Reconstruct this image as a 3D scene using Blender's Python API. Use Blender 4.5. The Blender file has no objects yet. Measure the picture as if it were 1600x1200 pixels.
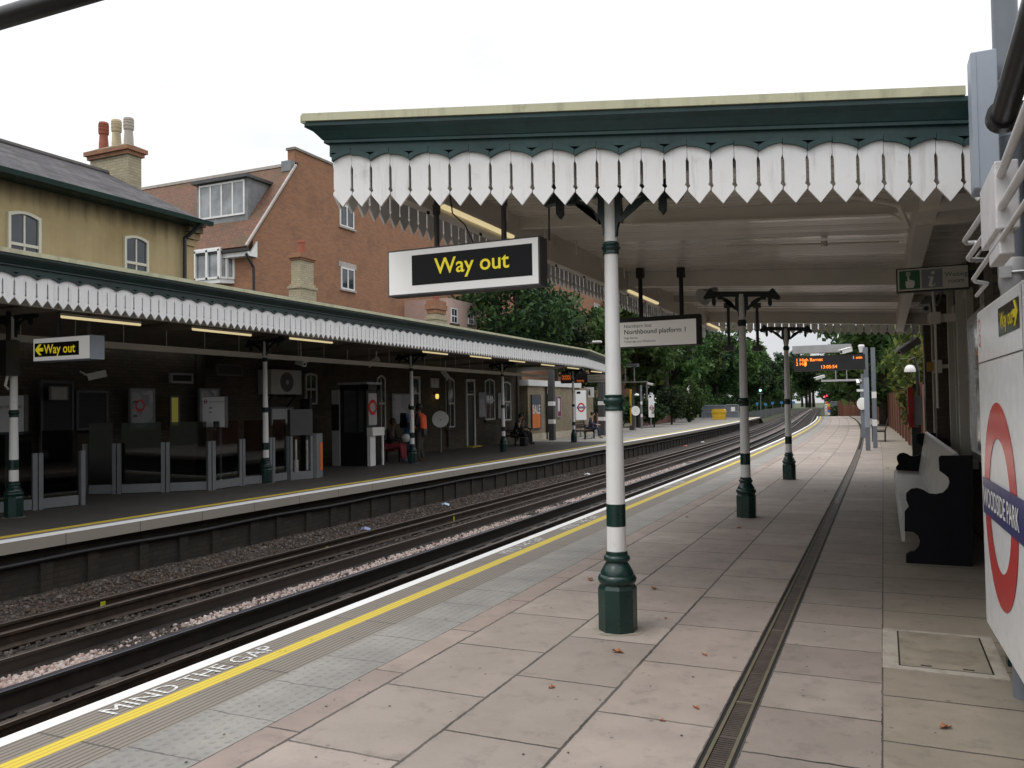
import bpy, math, random
import numpy as np
from mathutils import Vector, Matrix
random.seed(7); rng = np.random.default_rng(11)
scene = bpy.context.scene
COL = scene.collection
PI = math.pi
# ---------------------------------------------------------------- camera model (pinhole fitted to the photograph)
F, YAW, PIT, ROLL, EYE = 1295.0, 0.42063763, 0.0275091587, -0.0159089803, 1.6
FW = Vector((-math.sin(YAW)*math.cos(PIT), math.cos(YAW)*math.cos(PIT), math.sin(PIT)))
RT = Vector((math.cos(YAW), math.sin(YAW), 0)); UP = RT.cross(FW)
def ray(px, py):
    u = (px-800)/F; v = -(py-600)/F; c, s = math.cos(ROLL), math.sin(ROLL)
    return (c*u-s*v)*RT + (s*u+c*v)*UP + FW
def at_z(px, py, z=0.0):
    d = ray(px, py); return Vector((0, 0, EYE)) + d*((z-EYE)/d.z)
def at_x(px, py, x):
    d = ray(px, py); return Vector((0, 0, EYE)) + d*(x/d.x)
def at_y(px, py, y):
    d = ray(px, py); return Vector((0, 0, EYE)) + d*(y/d.y)
def cv(y): return -0.00045*max(0.0, y-20)**2 if y < 90 else -2.205-0.063*(y-90)            # the line curves gently away to the left
# ---------------------------------------------------------------- materials
MATS = {}
def new_mat(name):
    m = bpy.data.materials.new(name); m.use_nodes = True; nt = m.node_tree
    return m, nt, nt.nodes['Principled BSDF']
def N(nt, t, **kw):
    n = nt.nodes.new(t)
    for k, v in kw.items(): setattr(n, k, v)
    return n
def ramp(nt, stops, fac=None):
    r = N(nt, 'ShaderNodeValToRGB'); e = r.color_ramp.elements
    while len(e) < len(stops): e.new(0.5)
    for el, (p, c) in zip(e, stops): el.position = p; el.color = (*c, 1) if len(c) == 3 else c
    if fac is not None: nt.links.new(fac, r.inputs[0])
    return r
def noise(nt, vec, scale, detail=4, rough=0.55):
    n = N(nt, 'ShaderNodeTexNoise'); n.inputs['Scale'].default_value = scale
    n.inputs['Detail'].default_value = detail; n.inputs['Roughness'].default_value = rough
    if vec is not None: nt.links.new(vec, n.inputs['Vector'])
    return n
def mixc(nt, fac, a, b, mode='MIX'):
    m = N(nt, 'ShaderNodeMix', data_type='RGBA', blend_type=mode)
    for sock, v in ((m.inputs[0], fac), (m.inputs[6], a), (m.inputs[7], b)):
        if hasattr(v, 'node'): nt.links.new(v, sock)
        elif isinstance(v, (int, float)): sock.default_value = v
        else: sock.default_value = (*v, 1)
    return m.outputs[2]
def math_(nt, op, a, b=0.0, c=0.0):
    m = N(nt, 'ShaderNodeMath', operation=op)
    for s, v in zip(m.inputs, (a, b, c)):
        if hasattr(v, 'node'): nt.links.new(v, s)
        else: s.default_value = v
    return m.outputs[0]
def bump(nt, bs, h, strength=0.3, dist=0.01):
    b = N(nt, 'ShaderNodeBump'); b.inputs['Strength'].default_value = strength; b.inputs['Distance'].default_value = dist
    nt.links.new(h, b.inputs['Height']); nt.links.new(b.outputs[0], bs.inputs['Normal'])
def paint(name, col, rough=0.45, var=0.12, scale=3.0, metal=0.0, bmp=0.0, dirt=None, spec=0.5, streak=None):
    if name in MATS: return MATS[name]
    m, nt, bs = new_mat(name); g = N(nt, 'ShaderNodeNewGeometry')
    n = noise(nt, g.outputs['Position'], scale, 5)
    lo = tuple(c*(1-var) for c in col); hi = tuple(min(1, c*(1+var)) for c in col)
    r = ramp(nt, [(0.3, lo), (0.7, hi)], n.outputs[0]); out = r.outputs[0]
    if dirt:
        n2 = noise(nt, g.outputs['Position'], dirt[1], 8, 0.7)
        r2 = ramp(nt, [(dirt[2], (0, 0, 0)), (min(1, dirt[2]+0.22), (1, 1, 1))], n2.outputs[0])
        out = mixc(nt, r2.outputs[0], out, dirt[0])
    if streak:   # rain-washed vertical streaks of grime
        mpp = N(nt, 'ShaderNodeMapping'); mpp.inputs['Scale'].default_value = (1, 1, 0.09); nt.links.new(g.outputs['Position'], mpp.inputs[0])
        ns = noise(nt, mpp.outputs[0], streak[1], 6, 0.7); rs = ramp(nt, [(streak[2], (0, 0, 0)), (min(1, streak[2]+0.2), (1, 1, 1))], ns.outputs[0])
        out = mixc(nt, math_(nt, 'MULTIPLY', rs.outputs[0], streak[3]), out, streak[0])
    nt.links.new(out, bs.inputs['Base Color'])
    n3 = noise(nt, g.outputs['Position'], scale*6, 3)
    rr = N(nt, 'ShaderNodeMapRange'); nt.links.new(n3.outputs[0], rr.inputs[0])
    rr.inputs['To Min'].default_value = max(0.03, rough-0.1); rr.inputs['To Max'].default_value = min(1, rough+0.1)
    nt.links.new(rr.outputs[0], bs.inputs['Roughness'])
    bs.inputs['Metallic'].default_value = metal; bs.inputs['Specular IOR Level'].default_value = spec
    if bmp: bump(nt, bs, n3.outputs[0], bmp, 0.01)
    MATS[name] = m; return m
def wall_uv(nt):
    """(along the wall, height) in metres for any upright wall"""
    g = N(nt, 'ShaderNodeNewGeometry'); p = N(nt, 'ShaderNodeSeparateXYZ'); q = N(nt, 'ShaderNodeSeparateXYZ')
    nt.links.new(g.outputs['Position'], p.inputs[0]); nt.links.new(g.outputs['True Normal'], q.inputs[0])
    f = math_(nt, 'GREATER_THAN', math_(nt, 'ABSOLUTE', q.outputs[0]), 0.6)
    u = math_(nt, 'ADD', math_(nt, 'MULTIPLY', f, p.outputs[1]), math_(nt, 'MULTIPLY', math_(nt, 'SUBTRACT', 1.0, f), p.outputs[0]))
    c = N(nt, 'ShaderNodeCombineXYZ'); nt.links.new(u, c.inputs[0]); nt.links.new(p.outputs[2], c.inputs[1])
    return c.outputs[0], g.outputs['Position']
def brick(name, c1, c2, mortar, bw=0.225, rh=0.075, dark=(0.02, 0.018, 0.015), soot=0.55, ms=0.008):
    if name in MATS: return MATS[name]
    m, nt, bs = new_mat(name); uv, pos = wall_uv(nt)
    b = N(nt, 'ShaderNodeTexBrick'); nt.links.new(uv, b.inputs['Vector'])
    for k, v in (('Scale', 1.0), ('Brick Width', bw), ('Row Height', rh), ('Mortar Size', ms), ('Mortar Smooth', 0.2), ('Bias', 0.1)): b.inputs[k].default_value = v
    b.inputs['Color1'].default_value = (*c1, 1); b.inputs['Color2'].default_value = (*c2, 1); b.inputs['Mortar'].default_value = (*mortar, 1)
    n = noise(nt, pos, 0.9, 6, 0.65); r = ramp(nt, [(soot-0.12, (0, 0, 0)), (soot+0.25, (1, 1, 1))], n.outputs[0])
    n2 = noise(nt, pos, 14, 3)
    o = mixc(nt, math_(nt, 'MULTIPLY', r.outputs[0], 0.6), b.outputs[0], dark)
    o = mixc(nt, math_(nt, 'MULTIPLY', n2.outputs[0], 0.35), o, dark)
    nt.links.new(o, bs.inputs['Base Color']); bs.inputs['Roughness'].default_value = 0.9
    inv = math_(nt, 'SUBTRACT', 1.0, b.outputs[1]); bump(nt, bs, inv, 0.4, 0.006)
    MATS[name] = m; return m
def emit(name, col, strength, base=(0.8, 0.8, 0.7)):
    if name in MATS: return MATS[name]
    m, nt, bs = new_mat(name); bs.inputs['Base Color'].default_value = (*base, 1)
    bs.inputs['Emission Color'].default_value = (*col, 1); bs.inputs['Emission Strength'].default_value = strength
    MATS[name] = m; return m
def glass(name, tint=(0.75, 0.82, 0.8), rough=0.03, refl=1.0):
    if name in MATS: return MATS[name]
    m, nt, bs = new_mat(name); nt.nodes.remove(bs); out = nt.nodes['Material Output']
    t = N(nt, 'ShaderNodeBsdfTransparent'); t.inputs[0].default_value = (*tint, 1)
    gl = N(nt, 'ShaderNodeBsdfGlossy'); gl.inputs[1].default_value = rough; fr = N(nt, 'ShaderNodeFresnel'); fr.inputs[0].default_value = 1.5
    f = math_(nt, 'MULTIPLY', fr.outputs[0], refl)
    mx = N(nt, 'ShaderNodeMixShader'); nt.links.new(f, mx.inputs[0]); nt.links.new(t.outputs[0], mx.inputs[1]); nt.links.new(gl.outputs[0], mx.inputs[2])
    nt.links.new(mx.outputs[0], out.inputs[0]); MATS[name] = m; return m
def pane(name='window_glass', col=(0.02, 0.025, 0.03)):
    if name in MATS: return MATS[name]
    m, nt, bs = new_mat(name); g = N(nt, 'ShaderNodeNewGeometry'); n = noise(nt, g.outputs['Position'], 1.3, 2)
    r = ramp(nt, [(0.35, col), (0.7, tuple(c*2.2 for c in col))], n.outputs[0]); nt.links.new(r.outputs[0], bs.inputs['Base Color'])
    bs.inputs['Roughness'].default_value = 0.06; bs.inputs['Specular IOR Level'].default_value = 0.8
    bump(nt, bs, n.outputs[0], 0.05, 0.05); MATS[name] = m; return m
def uvxy(nt):
    t = N(nt, 'ShaderNodeUVMap'); s = N(nt, 'ShaderNodeSeparateXYZ'); nt.links.new(t.outputs[0], s.inputs[0]); return t.outputs[0], s.outputs[0], s.outputs[1]
def saw_line(nt, coord, period, offset, width):
    """1 inside a thin joint repeated every period"""
    a = math_(nt, 'ADD', coord, -offset + period*500 + width/2); w = math_(nt, 'MODULO', a, period); return math_(nt, 'LESS_THAN', w, width)
def slab_mat(name, col, period, offset, x0=0.0, x1=1.0, jw=0.015, var=0.17, sidej=True, stain=(0.05, 0.045, 0.04)):
    m, nt, bs = new_mat(name); uv, x, y = uvxy(nt); g = N(nt, 'ShaderNodeNewGeometry'); pos = g.outputs['Position']
    idx = math_(nt, 'FLOOR', math_(nt, 'DIVIDE', math_(nt, 'ADD', y, -offset + period*500), period))
    wn = N(nt, 'ShaderNodeTexWhiteNoise', noise_dimensions='1D'); nt.links.new(math_(nt, 'ADD', idx, x0*7.3), wn.inputs['W'])
    lo = tuple(c*(1-var) for c in col); hi = tuple(c*(1+var) for c in col)
    base = ramp(nt, [(0.0, lo), (0.55, (col[0]*1.02, col[1]*0.98, col[2]*0.97)), (1.0, hi)], wn.outputs['Value']).outputs[0]
    n1 = noise(nt, pos, 2.2, 8, 0.62); n2 = noise(nt, pos, 55, 4, 0.6); n3 = noise(nt, pos, 0.55, 4)
    base = mixc(nt, math_(nt, 'MULTIPLY', ramp(nt, [(0.40, (0, 0, 0)), (0.66, (1, 1, 1))], n1.outputs[0]).outputs[0], 0.55), base, tuple(c*0.62 for c in col))
    base = mixc(nt, math_(nt, 'MULTIPLY', ramp(nt, [(0.45, (0, 0, 0)), (0.75, (1, 1, 1))], n3.outputs[0]).outputs[0], 0.35), base, (col[0]*0.72, col[1]*0.7, col[2]*0.62))
    base = mixc(nt, math_(nt, 'MULTIPLY', n2.outputs[0], 0.3), base, tuple(c*0.55 for c in col))
    v = N(nt, 'ShaderNodeTexVoronoi'); v.inputs['Scale'].default_value = 3.1; nt.links.new(pos, v.inputs['Vector'])
    spot = math_(nt, 'LESS_THAN', v.outputs['Distance'], 0.04)
    base = mixc(nt, math_(nt, 'MULTIPLY', spot, 0.5), base, stain)
    v2 = N(nt, 'ShaderNodeTexVoronoi'); v2.inputs['Scale'].default_value = 9.0; nt.links.new(pos, v2.inputs['Vector'])
    sc2 = N(nt, 'ShaderNodeSeparateColor'); nt.links.new(v2.outputs['Color'], sc2.inputs[0])
    sp2 = math_(nt, 'MULTIPLY', math_(nt, 'LESS_THAN', v2.outputs['Distance'], 0.11), math_(nt, 'GREATER_THAN', sc2.outputs[0], 0.86))
    base = mixc(nt, math_(nt, 'MULTIPLY', sp2, 0.45), base, (0.07, 0.062, 0.055))
    n5 = noise(nt, pos, 6.0, 9, 0.72); base = mixc(nt, math_(nt, 'MULTIPLY', ramp(nt, [(0.53, (0, 0, 0)), (0.64, (1, 1, 1))], n5.outputs[0]).outputs[0], 0.24), base, (0.07, 0.062, 0.055))
    n6 = noise(nt, pos, 1.1, 7, 0.68); base = mixc(nt, math_(nt, 'MULTIPLY', ramp(nt, [(0.55, (0, 0, 0)), (0.72, (1, 1, 1))], n6.outputs[0]).outputs[0], 0.35), base, tuple(min(1, c*1.3) for c in col))
    wob = math_(nt, 'MULTIPLY', math_(nt, 'SUBTRACT', noise(nt, pos, 14, 5, 0.7).outputs[0], 0.5), 0.022)
    j = saw_line(nt, math_(nt, 'ADD', y, wob), period, offset, jw)
    if sidej:
        xw = math_(nt, 'ADD', x, wob)
        e = math_(nt, 'MAXIMUM', math_(nt, 'LESS_THAN', math_(nt, 'SUBTRACT', xw, x0), jw*0.6), math_(nt, 'LESS_THAN', math_(nt, 'SUBTRACT', x1, xw), jw*0.6))
        j = math_(nt, 'MAXIMUM', j, e)
    jd = math_(nt, 'MULTIPLY', j, math_(nt, 'ADD', 0.35, math_(nt, 'MULTIPLY', noise(nt, pos, 1.7, 3).outputs[0], 0.9)))
    base = mixc(nt, jd, base, (0.03, 0.028, 0.024))
    nt.links.new(base, bs.inputs['Base Color']); bs.inputs['Roughness'].default_value = 0.72; bs.inputs['Specular IOR Level'].default_value = 0.35
    h = math_(nt, 'SUBTRACT', math_(nt, 'MULTIPLY', n2.outputs[0], 0.25), j); bump(nt, bs, h, 0.35, 0.006)
    return m
# ---------------------------------------------------------------- mesh building
LOC = {}
class MB:
    def __init__(s): s.v = []; s.f = []; s.m = []; s.uv = {}
    def _add(s, vs, fs, mi=0):
        o = len(s.v); s.v += [tuple(v) for v in vs]; s.f += [tuple(i+o for i in f) for f in fs]; s.m += [mi]*len(fs); return s
    def box(s, x0, x1, y0, y1, z0, z1, mi=0):
        vs = [(x, y, z) for z in (z0, z1) for y in (y0, y1) for x in (x0, x1)]
        return s._add(vs, [(0, 2, 3, 1), (4, 5, 7, 6), (0, 1, 5, 4), (2, 6, 7, 3), (0, 4, 6, 2), (1, 3, 7, 5)], mi)
    def obox(s, c, ax, ay, az, mi=0):
        """box about c with half-axis vectors"""
        c, ax, ay, az = Vector(c), Vector(ax), Vector(ay), Vector(az)
        vs = [c+ax*i+ay*j+az*k for k in (-1, 1) for j in (-1, 1) for i in (-1, 1)]
        return s._add(vs, [(0, 2, 3, 1), (4, 5, 7, 6), (0, 1, 5, 4), (2, 6, 7, 3), (0, 4, 6, 2), (1, 3, 7, 5)], mi)
    def beam(s, a, b, w, h, mi=0, up=(0, 0, 1)):
        a, b = Vector(a), Vector(b); d = b-a; x = d.normalized(); y = Vector(up).cross(x)
        y = y.normalized() if y.length > 1e-6 else Vector((1, 0, 0)); z = x.cross(y)
        return s.obox((a+b)/2, d/2, y*w/2, z*h/2, mi)
    def tube(s, pts, r, seg=10, mi=0, cap=True):
        pts = [Vector(p) for p in pts]; n = len(pts); rs = r if isinstance(r, (list, tuple)) else [r]*n; vs = []; fs = []
        prev = None
        for i, p in enumerate(pts):
            d = ((pts[min(i+1, n-1)]-p).normalized() + (p-pts[max(i-1, 0)]).normalized())
            d = d.normalized() if d.length > 1e-9 else Vector((0, 0, 1))
            if prev is None:
                a = d.orthogonal().normalized()
            else:
                a = (prev - d*prev.dot(d)); a = a.normalized() if a.length > 1e-6 else d.orthogonal().normalized()
            prev = a; b = d.cross(a)
            for k in range(seg):
                t = 2*PI*k/seg; vs.append(p + (a*math.cos(t)+b*math.sin(t))*rs[i])
        for i in range(n-1):
            for k in range(seg):
                k2 = (k+1) % seg; fs.append((i*seg+k, i*seg+k2, (i+1)*seg+k2, (i+1)*seg+k))
        if cap: fs.append(tuple(range(seg))[::-1]); fs.append(tuple((n-1)*seg+k for k in range(seg)))
        return s._add(vs, fs, mi)
    def lathe(s, prof, c=(0, 0, 0), seg=20, mi=0, rot=0.0, ax=None):
        """profile [(r,z)] about the vertical through c (or about axis ax)"""
        c = Vector(c); vs = []; fs = []; n = len(prof)
        if ax is None: ex, ey, ez = Vector((1, 0, 0)), Vector((0, 1, 0)), Vector((0, 0, 1))
        else:
            ez = Vector(ax).normalized(); ex = ez.orthogonal().normalized(); ey = ez.cross(ex)
        for r, z in prof:
            for k in range(seg):
                t = rot+2*PI*k/seg; vs.append(c + ex*(r*math.cos(t)) + ey*(r*math.sin(t)) + ez*z)
        for i in range(n-1):
            for k in range(seg):
                k2 = (k+1) % seg; fs.append((i*seg+k, i*seg+k2, (i+1)*seg+k2, (i+1)*seg+k))
        fs.append(tuple(range(seg))[::-1]); fs.append(tuple((n-1)*seg+k for k in range(seg)))
        return s._add(vs, fs, mi)
    def prism(s, poly, o, ex, ey, depth, mi=0):
        """outline poly [(a,b)] in the plane o+a*ex+b*ey, thickness depth (vector) centred"""
        o, ex, ey, d = Vector(o), Vector(ex), Vector(ey), Vector(depth); n = len(poly)
        vs = [o+ex*a+ey*b-d/2 for a, b in poly]+[o+ex*a+ey*b+d/2 for a, b in poly]
        area = sum(poly[i][0]*poly[(i+1) % n][1]-poly[(i+1) % n][0]*poly[i][1] for i in range(n))
        flip = (area > 0) == (ex.cross(ey).dot(d) > 0)
        f = [tuple(range(n))[::-1], tuple(range(n, 2*n))] if flip else [tuple(range(n)), tuple(range(n, 2*n))[::-1]]
        for i in range(n):
            j = (i+1) % n; q = (i, j, n+j, n+i); f.append(q if flip else q[::-1])
        return s._add(vs, f, mi)
    def ext(s, prof, a, b, out, mi=0, up=(0, 0, 1)):
        """profile [(out, up)] swept from a to b"""
        a, b, out, up = Vector(a), Vector(b), Vector(out), Vector(up); n = len(prof)
        vs = [a+out*p+up*q for p, q in prof]+[b+out*p+up*q for p, q in prof]
        f = [tuple(range(n))[::-1], tuple(range(n, 2*n))]+[(i, (i+1) % n, n+(i+1) % n, n+i) for i in range(n)]
        return s._add(vs, f, mi)
    def quad(s, *p, mi=0): return s._add(p, [tuple(range(len(p)))], mi)
    def grid(s, xs, ys, fn, mi=0):
        o = len(s.v); nx = len(xs)
        for y in ys:
            for x in xs: s.v.append(tuple(fn(x, y))); s.uv[len(s.v)-1] = (x, y)
        for j in range(len(ys)-1):
            for i in range(nx-1):
                a = o+j*nx+i; s.f.append((a, a+1, a+nx+1, a+nx)); s.m.append(mi)
        return s
    def build(s, name, mats, parent=None, smooth=False, loc=None):
        me = bpy.data.meshes.new(name)
        L = Vector(LOC[parent]) if parent is not None else Vector(loc or (0, 0, 0))
        me.from_pydata([tuple(Vector(v)-L) for v in s.v], [], s.f)
        for m in (mats if isinstance(mats, (list, tuple)) else [mats]): me.materials.append(m)
        me.polygons.foreach_set('material_index', s.m)
        if smooth: me.polygons.foreach_set('use_smooth', [True]*len(me.polygons))
        if s.uv:
            ul = me.uv_layers.new(name='UVMap')
            for lp in me.loops: ul.data[lp.index].uv = s.uv.get(lp.vertex_index, (0, 0))
        me.update()
        o = bpy.data.objects.new(name, me); COL.objects.link(o)
        if parent is not None: o.parent = parent; LOC[o] = L
        else: o.location = L; LOC[o] = L
        return o
def smooth_auto(o, ang=40):
    me = o.data; me.polygons.foreach_set('use_smooth', [True]*len(me.polygons))
    try: me.set_sharp_from_angle(angle=math.radians(ang))
    except Exception: pass
    return o
def tag(o, label=None, cat=None, group=None, kind=None):
    if label: o['label'] = label
    if cat: o['category'] = cat
    if group: o['group'] = group
    if kind: o['kind'] = kind
    return o
def thing(name, label, cat, loc=(0, 0, 0), group=None):
    o = bpy.data.objects.new(name, None); COL.objects.link(o); o.location = loc; o.empty_display_size = 0.1; LOC[o] = Vector(loc)
    return tag(o, label, cat, group)
def struct(o): o['kind'] = 'structure'; return o
def dup(root, loc, rotz=None, label=None, group=None, scale=None):
    r = root.copy(); COL.objects.link(r); r.location = loc
    if rotz is not None: r.rotation_euler = (0, 0, rotz)
    if scale is not None: r.scale = scale
    if label: r['label'] = label
    if group: r['group'] = group
    for ch in list(root.children):
        c = ch.copy(); COL.objects.link(c); c.parent = r
        for g in ch.children:
            d = g.copy(); COL.objects.link(d); d.parent = c
    return r
def text_mb(txt, size, o, ex, ey, lift=0.0, align='LEFT', depth=0.002, mb=None, xs=1.0, bold=0.0):
    cu = bpy.data.curves.new('t', 'FONT'); cu.body = txt; cu.size = size; cu.align_x = align; cu.resolution_u = 3; cu.offset = bold
    ob = bpy.data.objects.new('t', cu); COL.objects.link(ob)
    dg = bpy.context.evaluated_depsgraph_get(); dg.update(); me = bpy.data.meshes.new_from_object(ob.evaluated_get(dg))
    o, ex, ey = Vector(o), Vector(ex).normalized(), Vector(ey).normalized(); nz = ex.cross(ey)
    mb = mb or MB(); mb._add([o+ex*v.co.x*xs+ey*v.co.y+nz*lift for v in me.vertices], [tuple(p.vertices) for p in me.polygons])
    bpy.data.objects.remove(ob); bpy.data.curves.remove(cu); bpy.data.meshes.remove(me); return mb
def ring(mb, o, ex, ey, r0, r1, seg=48, mi=0, lift=0.0):
    o, ex, ey = Vector(o), Vector(ex), Vector(ey); nz = ex.cross(ey)*lift; vs = []; fs = []
    for k in range(seg):
        t = 2*PI*k/seg
        for r in (r0, r1): vs.append(o+nz+ex*(r*math.cos(t))+ey*(r*math.sin(t)))
    for k in range(seg):
        a = 2*k; b = 2*((k+1) % seg); fs.append((a, a+1, b+1, b))
    mb._add(vs, fs, mi); return mb
def rect(mb, o, ex, ey, x0, x1, y0, y1, lift=0.0, mi=0):
    o, ex, ey = Vector(o), Vector(ex), Vector(ey); nz = ex.cross(ey)*lift
    return mb.quad(*[o+nz+ex*a+ey*b for a, b in ((x0, y0), (x1, y0), (x1, y1), (x0, y1))], mi=mi)
X, Y, Z = Vector((1, 0, 0)), Vector((0, 1, 0)), Vector((0, 0, 1))
# ---------------------------------------------------------------- palette
white = paint('white_paint', (0.74, 0.74, 0.73), 0.4, 0.05, 2, dirt=((0.45, 0.43, 0.38), 6.0, 0.62), streak=((0.42, 0.40, 0.35), 22, 0.55, 0.4))
valw = paint('valance_white', (0.80, 0.80, 0.80), 0.5, 0.03, 4, bmp=0.08, dirt=((0.58, 0.57, 0.53), 5.0, 0.58), streak=((0.36, 0.33, 0.28), 14, 0.54, 0.45))
cream = paint('cream_paint', (0.63, 0.60, 0.545), 0.4, 0.08, 1.5, dirt=((0.36, 0.32, 0.26), 2.5, 0.6))
green = paint('dark_green_paint', (0.005, 0.027, 0.022), 0.3, 0.25, 4, bmp=0.1, dirt=((0.02, 0.035, 0.03), 9, 0.6)); greenk = paint('bracket_green', (0.004, 0.015, 0.013), 0.4, 0.2, 5)
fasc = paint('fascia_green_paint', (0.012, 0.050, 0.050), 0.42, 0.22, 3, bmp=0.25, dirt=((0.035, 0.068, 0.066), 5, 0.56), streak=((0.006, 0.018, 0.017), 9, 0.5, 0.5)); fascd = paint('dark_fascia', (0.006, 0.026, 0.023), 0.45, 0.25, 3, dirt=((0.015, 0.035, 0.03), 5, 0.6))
black = paint('black_paint', (0.012, 0.012, 0.013), 0.4, 0.2, 5)
blackm = paint('black_matt', (0.008, 0.008, 0.009), 0.6, 0.2, 5)
lip = paint('cream_lip', (0.50, 0.49, 0.33), 0.5, 0.08, 2, dirt=((0.25, 0.25, 0.15), 8, 0.56), streak=((0.2, 0.2, 0.12), 7, 0.5, 0.5)); lityel = emit('lit_yellow', (1, .82, .03), .25, (.75, .62, .02))
grey = paint('grey_paint', (0.17, 0.18, 0.19), 0.42, 0.1, 4)
bluegrey = paint('blue_grey_paint', (0.30, 0.34, 0.40), 0.45, 0.06, 5)
postgrey = paint('post_grey', (0.145, 0.165, 0.19), 0.4, 0.1, 4)
midgrey = paint('mid_grey', (0.32, 0.32, 0.33), 0.4, 0.1, 4)
silver = paint('silver_metal', (0.55, 0.55, 0.56), 0.3, 0.1, 6, metal=0.8)
darkgrey = paint('dark_grey', (0.055, 0.057, 0.06), 0.45, 0.15, 4)
signw = paint('sign_white', (0.82, 0.83, 0.84), 0.22, 0.03, 2, spec=.35)
cabw = paint('sign_box_white', (0.80, 0.80, 0.79), 0.35, 0.03, 2); litface = emit('lit_sign_face', (1, .98, .95), .16, (.78, .78, .77))
signblk = paint('sign_black', (0.016, 0.017, 0.018), 0.15, 0.1, 2, spec=.2)
yel = paint('sign_yellow', (0.75, 0.62, 0.02), 0.4, 0.05, 2)
red = paint('sign_red', (0.62, 0.03, 0.03), 0.15, 0.05, 2)
blue = paint('sign_blue', (0.02, 0.025, 0.17), 0.15, 0.05, 2)
txtblk = paint('text_black', (0.03, 0.03, 0.03), 0.5, 0.05, 2)
txtgrey = paint('text_grey', (0.10, 0.10, 0.10), 0.5, 0.05, 2)
orange = paint('orange', (0.75, 0.16, 0.03), 0.4, 0.1, 3)
pipew = paint('conduit_white', (0.62, 0.61, 0.62), 0.45, 0.08, 7, dirt=((0.4, 0.39, 0.38), 12, 0.58))
ledm = emit('amber_display', (1.0, 0.22, 0.02), 2.2, (0.3, 0.1, 0.02))
tubem = emit('tube_light', (1.0, 0.82, 0.45), 0.5, (0.75, 0.68, 0.45))
tubebright = emit('tube_glow', (1.0, 0.93, 0.75), 2.2, (0.8, 0.8, 0.7))
wgl = pane()
yellowbrick = brick('stock_brick', (0.24, 0.20, 0.125), (0.175, 0.14, 0.09), (0.15, 0.135, 0.11), soot=0.5)
shadebrick = brick('shaded_sooty_brick', (0.125, 0.098, 0.060), (0.080, 0.062, 0.037), (0.05, 0.044, 0.034), soot=0.45)  # base tones cut to put canopy shade into the brick, plus soot patches
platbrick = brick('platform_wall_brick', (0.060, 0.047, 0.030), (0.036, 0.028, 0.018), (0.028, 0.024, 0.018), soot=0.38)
redbrick = brick('red_brick', (0.42, 0.19, 0.088), (0.32, 0.14, 0.07), (0.30, 0.22, 0.16), soot=0.62, dark=(0.07, 0.05, 0.045), ms=0.007)
chimbrick = brick('chimney_brick', (0.52, 0.46, 0.31), (0.42, 0.37, 0.24), (0.30, 0.27, 0.2), soot=0.62, dark=(0.10, 0.085, 0.06))
terra = paint('terracotta', (0.30, 0.085, 0.05), 0.7, 0.2, 6, dirt=((0.06, 0.05, 0.045), 7, 0.55))
buffpot = paint('buff_pot', (0.50, 0.42, 0.27), 0.7, 0.15, 6, dirt=((0.2, 0.18, 0.14), 6, 0.6))
greypot = paint('grey_pot', (0.42, 0.38, 0.32), 0.7, 0.15, 6, dirt=((0.2, 0.18, 0.15), 6, 0.55))
# ---------------------------------------------------------------- camera, sky, sun
cam = bpy.data.cameras.new('camera'); co = bpy.data.objects.new('camera', cam); COL.objects.link(co)
cam.sensor_width = 36; cam.lens = 36*F/1600; cam.clip_start = 0.05; cam.clip_end = 4000
c_, s_ = math.cos(ROLL), math.sin(ROLL)
cx, cy, cz = c_*RT+s_*UP, -s_*RT+c_*UP, -FW
co.matrix_world = Matrix(((cx.x, cy.x, cz.x, 0), (cx.y, cy.y, cz.y, 0), (cx.z, cy.z, cz.z, EYE), (0, 0, 0, 1)))
scene.camera = co
w = bpy.data.worlds.new('World'); scene.world = w; w.use_nodes = True; nt = w.node_tree; bg = nt.nodes['Background']
sky = N(nt, 'ShaderNodeTexSky', sky_type='NISHITA'); sky.sun_disc = False
SUN_EL, SUN_AZ = math.radians(58), math.radians(215)
sky.sun_elevation = SUN_EL; sky.sun_rotation = SUN_AZ
tc = N(nt, 'ShaderNodeTexCoord'); mp = N(nt, 'ShaderNodeMapping'); mp.inputs['Scale'].default_value = (1, 1, 2.2); nt.links.new(tc.outputs['Generated'], mp.inputs[0])
nz = noise(nt, mp.outputs[0], 2.1, 7, 0.55)
cl = ramp(nt, [(0.32, (0.79, 0.815, 0.86)), (0.62, (1.06, 1.06, 1.06))], nz.outputs[0])
# overcast dome: about three times brighter overhead than at the horizon
sz = N(nt, 'ShaderNodeSeparateXYZ'); nt.links.new(tc.outputs['Generated'], sz.inputs[0])
lum = math_(nt, 'MULTIPLY', math_(nt, 'ADD', 1.0, math_(nt, 'MULTIPLY', math_(nt, 'MAXIMUM', sz.outputs[2], 0.0), 2.0)), 6.1)
vm_ = N(nt, 'ShaderNodeVectorMath', operation='SCALE'); nt.links.new(cl.outputs[0], vm_.inputs[0]); nt.links.new(lum, vm_.inputs['Scale'])
mx = mixc(nt, 0.95, sky.outputs[0], vm_.outputs[0]); nt.links.new(mx, bg.inputs[0]); bg.inputs[1].default_value = 0.1
sl = bpy.data.lights.new('sun', 'SUN'); so = bpy.data.objects.new('sun', sl); COL.objects.link(so)
sl.energy = 0.9; sl.angle = math.radians(25); sl.color = (1, 0.96, 0.9)
dsun = Vector((math.sin(SUN_AZ)*math.cos(SUN_EL), math.cos(SUN_AZ)*math.cos(SUN_EL), math.sin(SUN_EL)))
so.rotation_euler = dsun.to_track_quat('Z', 'Y').to_euler(); so.location = (0, 0, 60)
scene.view_settings.view_transform = 'Standard'; scene.view_settings.look = 'None'; scene.view_settings.exposure = 0.22
scene.cycles.max_bounces = 6; scene.cycles.transparent_max_bounces = 12
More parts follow.
